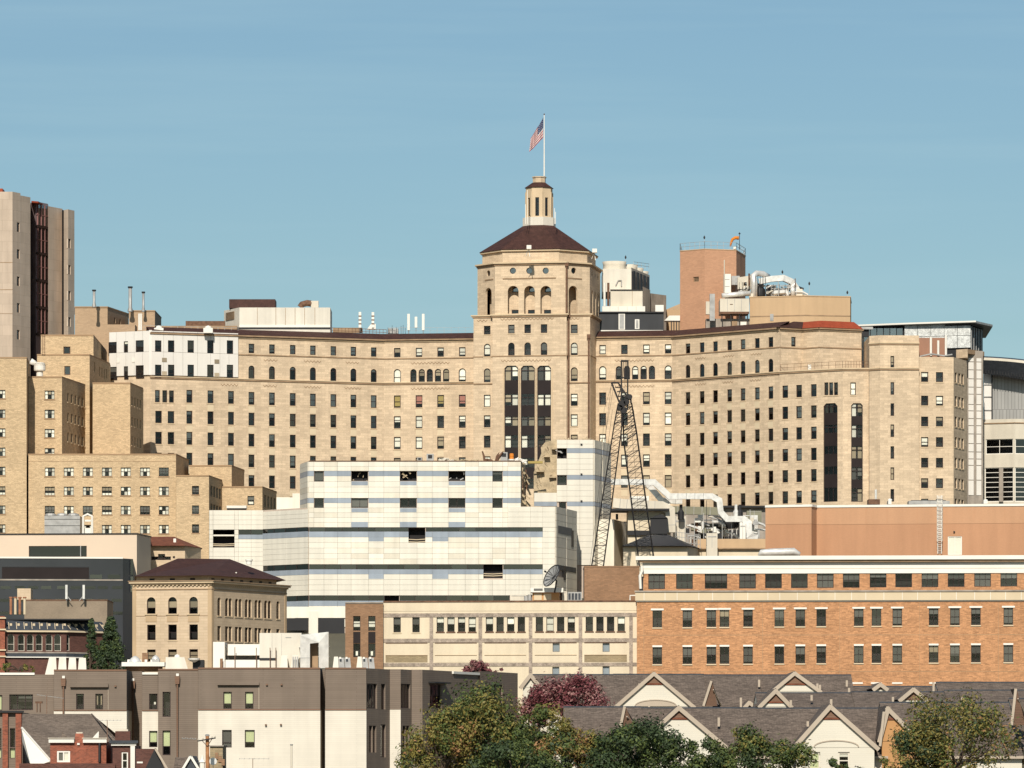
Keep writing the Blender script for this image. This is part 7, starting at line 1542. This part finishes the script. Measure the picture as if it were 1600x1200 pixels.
# utility pole
e = thing('utility_pole', 'wooden utility pole with tilted crossarm at the bottom', 'utility pole', (PX(324.5, 406), 406, -9)); MB().tube([(PX(325, 406), 406, -9), P(324, 1149, 406)], [.2, .15], 8).build('pole', 'wood', e); MB().lathe(P(324, 1150, 406), [(.17, 0), (.17, .1), (.05, .16)], 8).build('cap', 'galvd', e)
MB().tube([P(308.5, 1158, 405.7), P(337, 1153, 405.7)], .07, 4).build('crossarm', 'dark', e)
for u in (315, 332): MB().tube([P(u, 1157.5-(u-308)*.17, 405.7), P(324, 1166, 405.8)], .035, 4).build('brace', 'rust', e)
for u in (310, 317, 331, 336): MB().lathe(P(u, 1157.6-(u-308)*.17, 405.7), [(.05, 0), (.06, .12), (.03, .18)], 6).build('insulator', 'beige2', e)
mb = MB()
for i in range(9): c = P(285+i*2.6, 1153.5+.5*math.sin(i*2)+i*.15, 405.9); mb.lathe((c.x, c.y, c.z-.05), [(.03, 0), (.055, .05), (.02, .1)], 6)
mb.build('spacer_string', 'galvd', e)['kind'] = 'stuff'
for (um, vt, vb, us, lab, Yt_) in ((167.5, 1125, 1158, (154, 189), 'thin television aerial mast above the red brick house', 417), (395, 1185, 1205, (374, 420), 'spindly television aerial below the cream siding', 412), (73, 1085, 1113, (58, 99), 'faint slanted aerial in front of the taupe siding', 430)):
    e = thing('television_aerial', lab, 'aerial', P(um, vb, Yt_)); MB().tube([P(um, vb+12, Yt_), P(um, vt, Yt_)], .035, 4).build('mast', 'vent', e); MB().tube([P(us[0], vt+.5, Yt_), P(us[1], vt+(.5 if um > 100 else 6), Yt_)], .02, 4).build('boom', 'galvd', e)
    mb = MB()
    for i in range(7): u = us[0]+(us[1]-us[0])*i/6; c = P(u, vt+.5+(0 if um > 100 else i*.9), Yt_); mb.tube([(c.x, c.y-.4, c.z-.05), (c.x, c.y+.4, c.z+.05)], .014, 4)
    mb.build('elements', 'galvd', e)
e = thing('white_vent_pipe', 'bare white vent pipe in front of the cream siding', 'pipe', (PX(455.5, 410), 410, -2)); MB().tube([(PX(455.5, 410), 410, -2), P(455.5, 1164.5, 410)], .09, 8).build('pipe', 'beige2', e); MB().lathe(P(455.5, 1165, 410), [(.09, 0), (.11, .02), (.11, .12), (.06, .12)], 8).build('rim', 'galvd', e)
# ================================================================ gabled townhouses, bottom right
GR = 'gabled townhouses'
def rake(e, a, b, w=.30, d=.35, sh=0):
    """board standing on edge along a sloping roof edge"""
    a, b = Vector(a), Vector(b); dn = (b-a).normalized(); up = Vector((-dn.z, 0, dn.x)); up = up if up.z > 0 else -up
    pts = []; mb = MB()
    i = 0; vs = [a+up*.08, b+up*.08, b-up*w, a-up*w]; vs = [v+Vector((0, -d+sh, 0)) for v in vs]+[v+Vector((0, .05+sh, 0)) for v in vs]
    mb.v = [tuple(v) for v in vs]; mb.f = [(0, 1, 2, 3), (4, 7, 6, 5), (0, 4, 5, 1), (1, 5, 6, 2), (2, 6, 7, 3), (3, 7, 4, 0)]; mb.m = [0]*6
    return mb.build('rake_board', 'trim', e)
def house(lab, u0, u1, vr, Yr, ve, Ye, gables=(), wall='gable', fins=(), stubs=()):
    e = thing('townhouse', lab, 'house', (PX((u0+u1)/2, Ye), (Yr+Ye)/2, -9), GR); zr_, ze_ = PZ(vr, Yr), PZ(ve, Ye); x0, x1 = PX(u0, Yr), PX(u1, Yr); yb = Yr+(Yr-Ye)
    MB().poly([(x0, Ye, ze_), (x1, Ye, ze_), (x1, Yr, zr_), (x0, Yr, zr_)]).poly([(x0, Yr, zr_), (x1, Yr, zr_), (x1, yb, ze_), (x0, yb, ze_)]).poly([(x0, Ye, ze_-.02), (x1, Ye, ze_-.02), (x1, yb, ze_-.02), (x0, yb, ze_-.02)]).build('roof', 'shing', e)
    MB().tube([(x0, Yr, zr_), (x1, Yr, zr_)], .10, 6).build('ridge_cap', 'slate', e); MB().box(x0, x1, Ye-.15, Ye+.05, ze_-.2, ze_+.03).build('gutter', 'trim', e)
    MB().box(x0+.1, x1-.1, Ye+.4, yb-.4, -9, ze_-.05).build('wall', wall, e)
    for x in (x0+.05, x1-.05): MB().poly([(x, Ye+.3, ze_-.1), (x, yb-.3, ze_-.1), (x, Yr, zr_-.12)]).build('end_gable', wall, e)
    for g in gables:
        (ua, va, uL, uR, vb, Yg_, vv), opt = g[:7], (g[7] if len(g) > 7 else '')
        A, L_, R_ = P(ua, va, Yg_), P(uL, vb, Yg_), P(uR, vb, Yg_); bk = Yr+1.5-Yg_
        MB().poly([L_, R_, A]).build('gable_wall', 'vent' if 'b' in opt else ('orgable' if 'o' in opt else wall), e)
        if 'w' not in opt: MB().prism([(L_.x+.35, Yg_+.05), (R_.x-.35, Yg_+.05), (R_.x-.35, Yg_+3), (L_.x+.35, Yg_+3)], -9, L_.z-.01).build('front_wall', 'orgable' if 'o' in opt else wall, e)
        up = Vector((0, 0, .1)); ov = Vector((0, -.33, 0)); by = Vector((0, bk, 0))
        MB().poly([L_+up+ov, A+up+ov, A+up+by, L_+up+by]).poly([A+up+ov, R_+up+ov, R_+up+by, A+up+by]).build('gable_roof', 'shing', e)
        rake(e, L_+(L_-A)*.03, A); rake(e, A, R_+(R_-A)*.03, sh=.012)
        if 'b' not in opt:
            t = (vv-va)/(vb-va); a_ = A+(L_-A)*t; b_ = A+(R_-A)*t; o = Vector((0, -.05, 0)); MB().poly([a_+o, b_+o, A+o]).build('gable_board', 'vent', e)
            MB().box(a_.x, b_.x, Yg_-.1, Yg_-.02, a_.z-.16, a_.z).build('gable_band', 'redroof', e)
        if 'a' in opt:     # segmental arch in the gable
            cxm, wd, h0 = (L_.x+R_.x)/2+.1, (R_.x-L_.x)*.26, L_.z; mb = MB(); pts = [(cxm+wd*math.cos(math.pi*k/12), h0+wd*.28*math.sin(math.pi*k/12)) for k in range(13)]
            mb.poly([(x, Yg_-.06, z) for x, z in pts]); mb.build('arch_panel', 'trim' if 'w' not in opt else wall, e); MB().tube([(x, Yg_-.08, z+.06) for x, z in pts], .07, 4).build('arch_trim', 'trim', e)
        if 'w' in opt:
            wv = Wall(e, (L_.x+.34, Yg_-.02), (R_.x-.34, Yg_-.02), PZ(1230, Yg_), L_.z-.02, wall, .2); bd = [Vector(p) for p in ()]
            for u in (1272.5, 1318.5): wv.rect(u-9, u+9, 1175, 1202, cols=1, rows=2, t=.14, fm='framew', blinds=[(0, 1, .5, 1, 'blindgr'), (0, 1, .0, .45, 'blindgr')] if u < 1300 else [(0, 1, .7, 1, 'blindw')])
            wv.finish()
    for (ua, va, ub, vb_, Yf) in fins:       # gable end seen almost edge on: board, cheek and little roof behind
        a, b = P(ua, va, Yf), P(ub, vb_, Yf); MB().tube([a, b], .17, 4).build('rake_board', 'trim', e)
        c = P(ub+28, vb_, Yf+3); MB().poly([a+Vector((.1, .1, 0)), b+Vector((.1, .1, 0)), P(ub+22, vb_, Yf+1)]).build('cheek', 'vent', e); MB().poly([a+Vector((0, .15, .02)), c, c+Vector((0, 4, 0)), a+Vector((0, 5, .02))]).build('small_roof', 'shing', e); MB().tube([a+Vector((.2, 0, -.9)), c+Vector((0, -.2, .05))], .07, 4).build('trim_board', 'trim', e)
    for (u, v0, v1, Yf) in stubs: c = P(u, v1, Yf); MB().box(c.x-.11, c.x+.11, Yf-.15, Yf+.15, c.z-.3, PZ(v0, Yf)).build('vent_pipe', 'trim', e)
    return e
# back row
house('townhouse with plain grey roof behind the wine-red tree', 832, 958, 1054.5, 548, 1112, 538, [(829, 1052, 812, 846, 1074, 536, 1060)], stubs=((914, 1052, 1057, 547), (885, 1051, 1056, 547)))
house('townhouse with the largest arched white gable in the back row', 958, 1100, 1054, 548, 1112, 538, [(1021.7, 1050.5, 961, 1085, 1103.5, 536.5, 1067.5, 'a')], stubs=((999, 1068, 1074, 541), (1014, 1102, 1108, 532)))
house('townhouse with an edge-on gable right of the largest arched gable', 1100, 1186, 1055, 549, 1112, 539, [(1170.5, 1095.5, 1159, 1186, 1108, 531, 1100, 'b')], fins=((1111.5, 1064, 1099, 1103, 534),), stubs=((1157.5, 1090, 1106, 531), (1186, 1062, 1069, 545)))
house('townhouse with brown-topped white gable breaking the back ridge', 1186, 1330, 1055, 550, 1112, 540, [(1241.5, 1050, 1205, 1283, 1080, 537, 1068)], stubs=((1281, 1070, 1080, 541), (1277, 1068, 1076, 542), (1323, 1063, 1070, 547)))
house('low-ridged townhouse with a tiny gable in the back row', 1330, 1462, 1073, 549, 1112, 540, [(1375.5, 1067.5, 1363, 1388, 1077, 539, 1072, 'b')], stubs=((1326.5, 1075, 1080, 538),))
house('plain-roofed townhouse at the right end of the back row', 1462, 1640, 1066.5, 551, 1112, 541, stubs=((1458.5, 1066, 1076, 539),))
# middle row
house('townhouse with small brown-topped gable in the middle row', 1180, 1330, 1083, 520, 1125, 509, [(1212, 1077, 1185, 1238, 1104, 507, 1096)], stubs=((1235.5, 1094, 1106, 506.5), (1268, 1086, 1090, 515)))
house('townhouse with small all-brown gable in the middle row', 1330, 1475, 1081.5, 520, 1125, 509, [(1427, 1075, 1404, 1450, 1094, 510, 1080, 'b')], stubs=((1395, 1089, 1094, 514),))
house('townhouse half hidden by the olive tree in the middle row', 1475, 1640, 1079, 521, 1125, 510, stubs=((1503, 1090, 1095, 514), (1514, 1093, 1097, 514)))
# front row
house('front townhouse between the russet tree and the dark green tree', 880, 1002, 1105, 478, 1180, 467, [(868, 1111, 855, 882, 1128, 470, 1117)], fins=((976, 1104, 969, 1137, 468),))
house('front townhouse with white gable behind the dark green tree', 1002, 1182, 1106.5, 478, 1182, 467, [(1060.5, 1103.5, 992, 1135, 1166, 465.5, 1121.5)], stubs=((1123, 1121, 1130, 473),))
house('front townhouse with large arched white gable and two windows', 1182, 1374, 1107, 478, 1182, 467, [(1297, 1101.5, 1238, 1372, 1168, 465.5, 1121.5, 'aw')], stubs=((1298.5, 1092.5, 1104, 466.5), (1262, 1127, 1130, 468)))
house('front townhouse with orange stucco gable beside a tall white post', 1374, 1576, 1098, 482, 1182, 468, [(1386, 1104, 1372, 1440, 1158, 467, 1122, 'o')])
mb = MB(); e = [o for o in COL.objects if o.get('label', '').startswith('front townhouse with orange')][0]
MB().tube([P(1381, 1112, 466.5), P(1375, 1166, 466.5)], .16, 4).build('post', 'trim', e)
house('front townhouse at the right edge with edge-on rake board', 1576, 1650, 1092, 484, 1182, 468, fins=((1587, 1076, 1580.5, 1133, 467),))
# ================================================================ trees
def tree(name, lab, u, vt, vb, Yt_, wu_, mats, n=9000, leaf=.2, seed=1, nb=46, cat='tree', grp=None, flat=1.0, gap=.0, shape='round', zb=-9.0, lump=1.0):
    """crown spanning wu_ photo columns round u, from row vt to row vb; leaf-sized faces gathered in clumps on limbs"""
    rnd = random.Random(seed); s = Yt_/FOC; rx = wu_*s/2; zt_, zb_ = PZ(vt, Yt_), PZ(vb, Yt_); rz = (zt_-zb_)/2; c = Vector((PX(u, Yt_), Yt_, (zt_+zb_)/2)); ry = rx*.8*flat
    e = thing(name, lab, cat, (c.x, c.y, zb), grp); clumps = []
    tries = 0
    nb = int(nb*1.15)
    while len(clumps) < nb and tries < 4000:
        tries += 1; d = Vector((rnd.gauss(0, 1), rnd.gauss(0, 1), rnd.gauss(0, 1))).normalized(); rr = rnd.uniform(.35, 1)**.5
        if shape == 'cone':
            h = rnd.random()**.8; k = (1-h)*.95+.08; a = rnd.uniform(0, 6.283); q = rnd.uniform(.3, 1)**.5; p = Vector((c.x+rx*k*q*math.cos(a), c.y+ry*k*q*math.sin(a), zb_+(zt_-zb_)*h)); cr = rx*rnd.uniform(.22, .38)*(1-h*.5)
        else:
            ph = math.atan2(d.z, d.x); rr *= 1+lump*(.2*math.sin(3*ph+seed)+.14*math.sin(5*ph+seed*2.3)+.1*math.sin(9*ph+seed*.7))
            p = Vector((c.x+rx*d.x*rr*.86, c.y+ry*d.y*rr*.86, c.z+rz*d.z*rr*.86)); cr = min(rx, rz)*rnd.choice([.14, .2, .26, .34])*rnd.uniform(.85, 1.15)
        if rnd.random() < gap: continue
        clumps.append((p, cr))
    base = Vector((c.x, c.y, zb)); tk = MB(); fork = Vector((c.x+rnd.uniform(-.3, .3), c.y, zb_+(zt_-zb_)*.25)); r0 = max(.12, rx*.05)
    tk.tube([base, base.lerp(fork, .5)+Vector((rnd.uniform(-.2, .2), 0, 0)), fork], [r0*1.4, r0*1.1, r0*.8], 8); tk.build('trunk', 'bark', e)
    lb = MB()
    for p, cr in clumps[:min(len(clumps), 14)]: m_ = fork.lerp(p, .5)+Vector((rnd.uniform(-.3, .3), rnd.uniform(-.3, .3), rnd.uniform(0, .4))); lb.tube([fork, m_, p], [r0*.45, r0*.28, r0*.08], 5)
    lb.build('limbs', 'bark', e)
    n = int(n*1.9); leaf *= 1.05
    mb = MB(); tot = sum(cr*cr for _, cr in clumps)
    for p, cr in clumps:
        k = int(n*cr*cr/tot)+1; tone = rnd.random()
        for i in range(k):
            d = Vector((rnd.gauss(0, 1), rnd.gauss(0, 1), rnd.gauss(0, 1))).normalized(); r = cr*(rnd.random()**.4)*(rnd.uniform(1.1, 1.55) if rnd.random() < .2 else 1); q = p+d*r
            nrm = (d+Vector((rnd.uniform(-.8, .8), rnd.uniform(-.8, .8), rnd.uniform(-.3, 1)))).normalized(); t1 = nrm.cross(Vector((rnd.uniform(-1, 1), rnd.uniform(-1, 1), rnd.uniform(-1, 1)))).normalized(); t2 = nrm.cross(t1); L = leaf*rnd.uniform(.5, 1.5); w_ = L*rnd.uniform(.35, .6)
            x = rnd.random(); mi = 0; acc = 0; tt = (x*.45+tone*.55)
            for j, (mm, wt_) in enumerate(mats):
                acc += wt_
                if tt < acc: mi = j; break
            else: mi = len(mats)-1
            mb.poly([q-t1*L*.5, q+t2*w_*.5, q+t1*L*.5, q-t2*w_*.5], mi)
    mb.build('crown', [m for m, _ in mats], e); return e
g_ = [('leafd', .30), ('leafg', .45), ('leafy', .25)]
tree('leafy_tree', 'large green and yellow tree in front of the apartment flank', 762, 1070, 1250, 441, 215, [('leafd', .22), ('leafg', .42), ('leafy', .36)], 11000, .27, 3, 80)
tree('leafy_tree', 'lower yellow-green tree left of the large green and yellow tree', 690, 1098, 1250, 437, 130, [('leafg', .4), ('leafy', .38), ('leafo', .22)], 5200, .25, 5, 44, gap=.1)
tree('leafy_tree', 'green tree right of the large one, below the wine-red tree', 832, 1092, 1250, 438, 120, [('leafd', .25), ('leafg', .4), ('leafy', .35)], 5400, .25, 6, 44)
tree('russet_tree', 'russet tinged tree between the green trees', 884, 1108, 1245, 434, 96, [('leafg', .25), ('leafy', .45), ('leafo', .3)], 4600, .24, 8, 40)
tree('leafy_tree', 'dark low treetop left of the russet tree', 800, 1150, 1250, 430, 190, [('leafd', .5), ('leafg', .35), ('leafy', .15)], 6000, .26, 9, 40)
tree('leafy_tree', 'dark green tree in front of the white gables', 985, 1120, 1245, 432, 215, [('leafd', .66), ('leafg', .34)], 9500, .27, 11, 80)
tree('leafy_tree', 'mid green tree between the white gables', 1172, 1136, 1245, 434, 170, [('leafd', .4), ('leafg', .42), ('leafy', .18)], 7500, .25, 14, 66)
tree('leafy_tree', 'low green treetop left of the mid green tree', 1090, 1156, 1245, 430, 140, [('leafd', .5), ('leafg', .4), ('leafy', .1)], 4500, .25, 17, 30)
tree('olive_tree', 'olive brown tree over the white wall at right', 1500, 1078, 1240, 440, 200, [('leafd', .3), ('leafy', .35), ('leafg', .2), ('leafo', .15)], 6200, .25, 20, 66)
tree('olive_tree', 'low olive treetop in front of the orange gable', 1440, 1118, 1245, 438, 110, [('leafd', .35), ('leafy', .35), ('leafg', .3)], 4200, .24, 23, 30, gap=.1)
tree('low_shrub', 'small green shrub tops below the two gable windows', 1312, 1184, 1230, 430, 95, [('leafd', .4), ('leafg', .3), ('leafo', .3)], 2400, .22, 26, 20, cat='shrub', gap=.2)
tree('red_leaf_tree', 'round wine-red tree in front of the plain grey roof', 884, 1052, 1150, 530, 150, [('leafr', .68), ('leafp', .32)], 9000, .3, 31, 110, lump=.4)
tree('red_leaf_tree', 'small wine-red treetop behind the apartment flank', 751, 1031, 1072, 575, 74, [('leafr', .65), ('leafp', .35)], 3600, .27, 32, 40, lump=.5)
tree('columnar_evergreen', 'narrow evergreen left of its wider neighbour beside the palazzo', 143, 968, 1070, 645, 34, [('leafd', .7), ('leafg', .3)], 5000, .26, 35, 60, shape='cone', zb=-2)
tree('columnar_evergreen', 'wider dark evergreen beside the palazzo corner', 173, 966, 1070, 642, 62, [('leafd', .75), ('leafg', .25)], 8000, .26, 38, 80, shape='cone', zb=-2)
tree('low_shrub', 'yellow-green roof planting at the left edge', 25, 1034, 1052, 520, 80, [('leafy', .5), ('leafg', .3), ('leafo', .2)], 1800, .18, 41, 16, cat='shrub', zb=8)
for o in list(COL.objects):
    if o.type == 'MESH' and o.parent is None and 'kind' not in o and 'label' not in o: print('UNTAGGED', o.name)
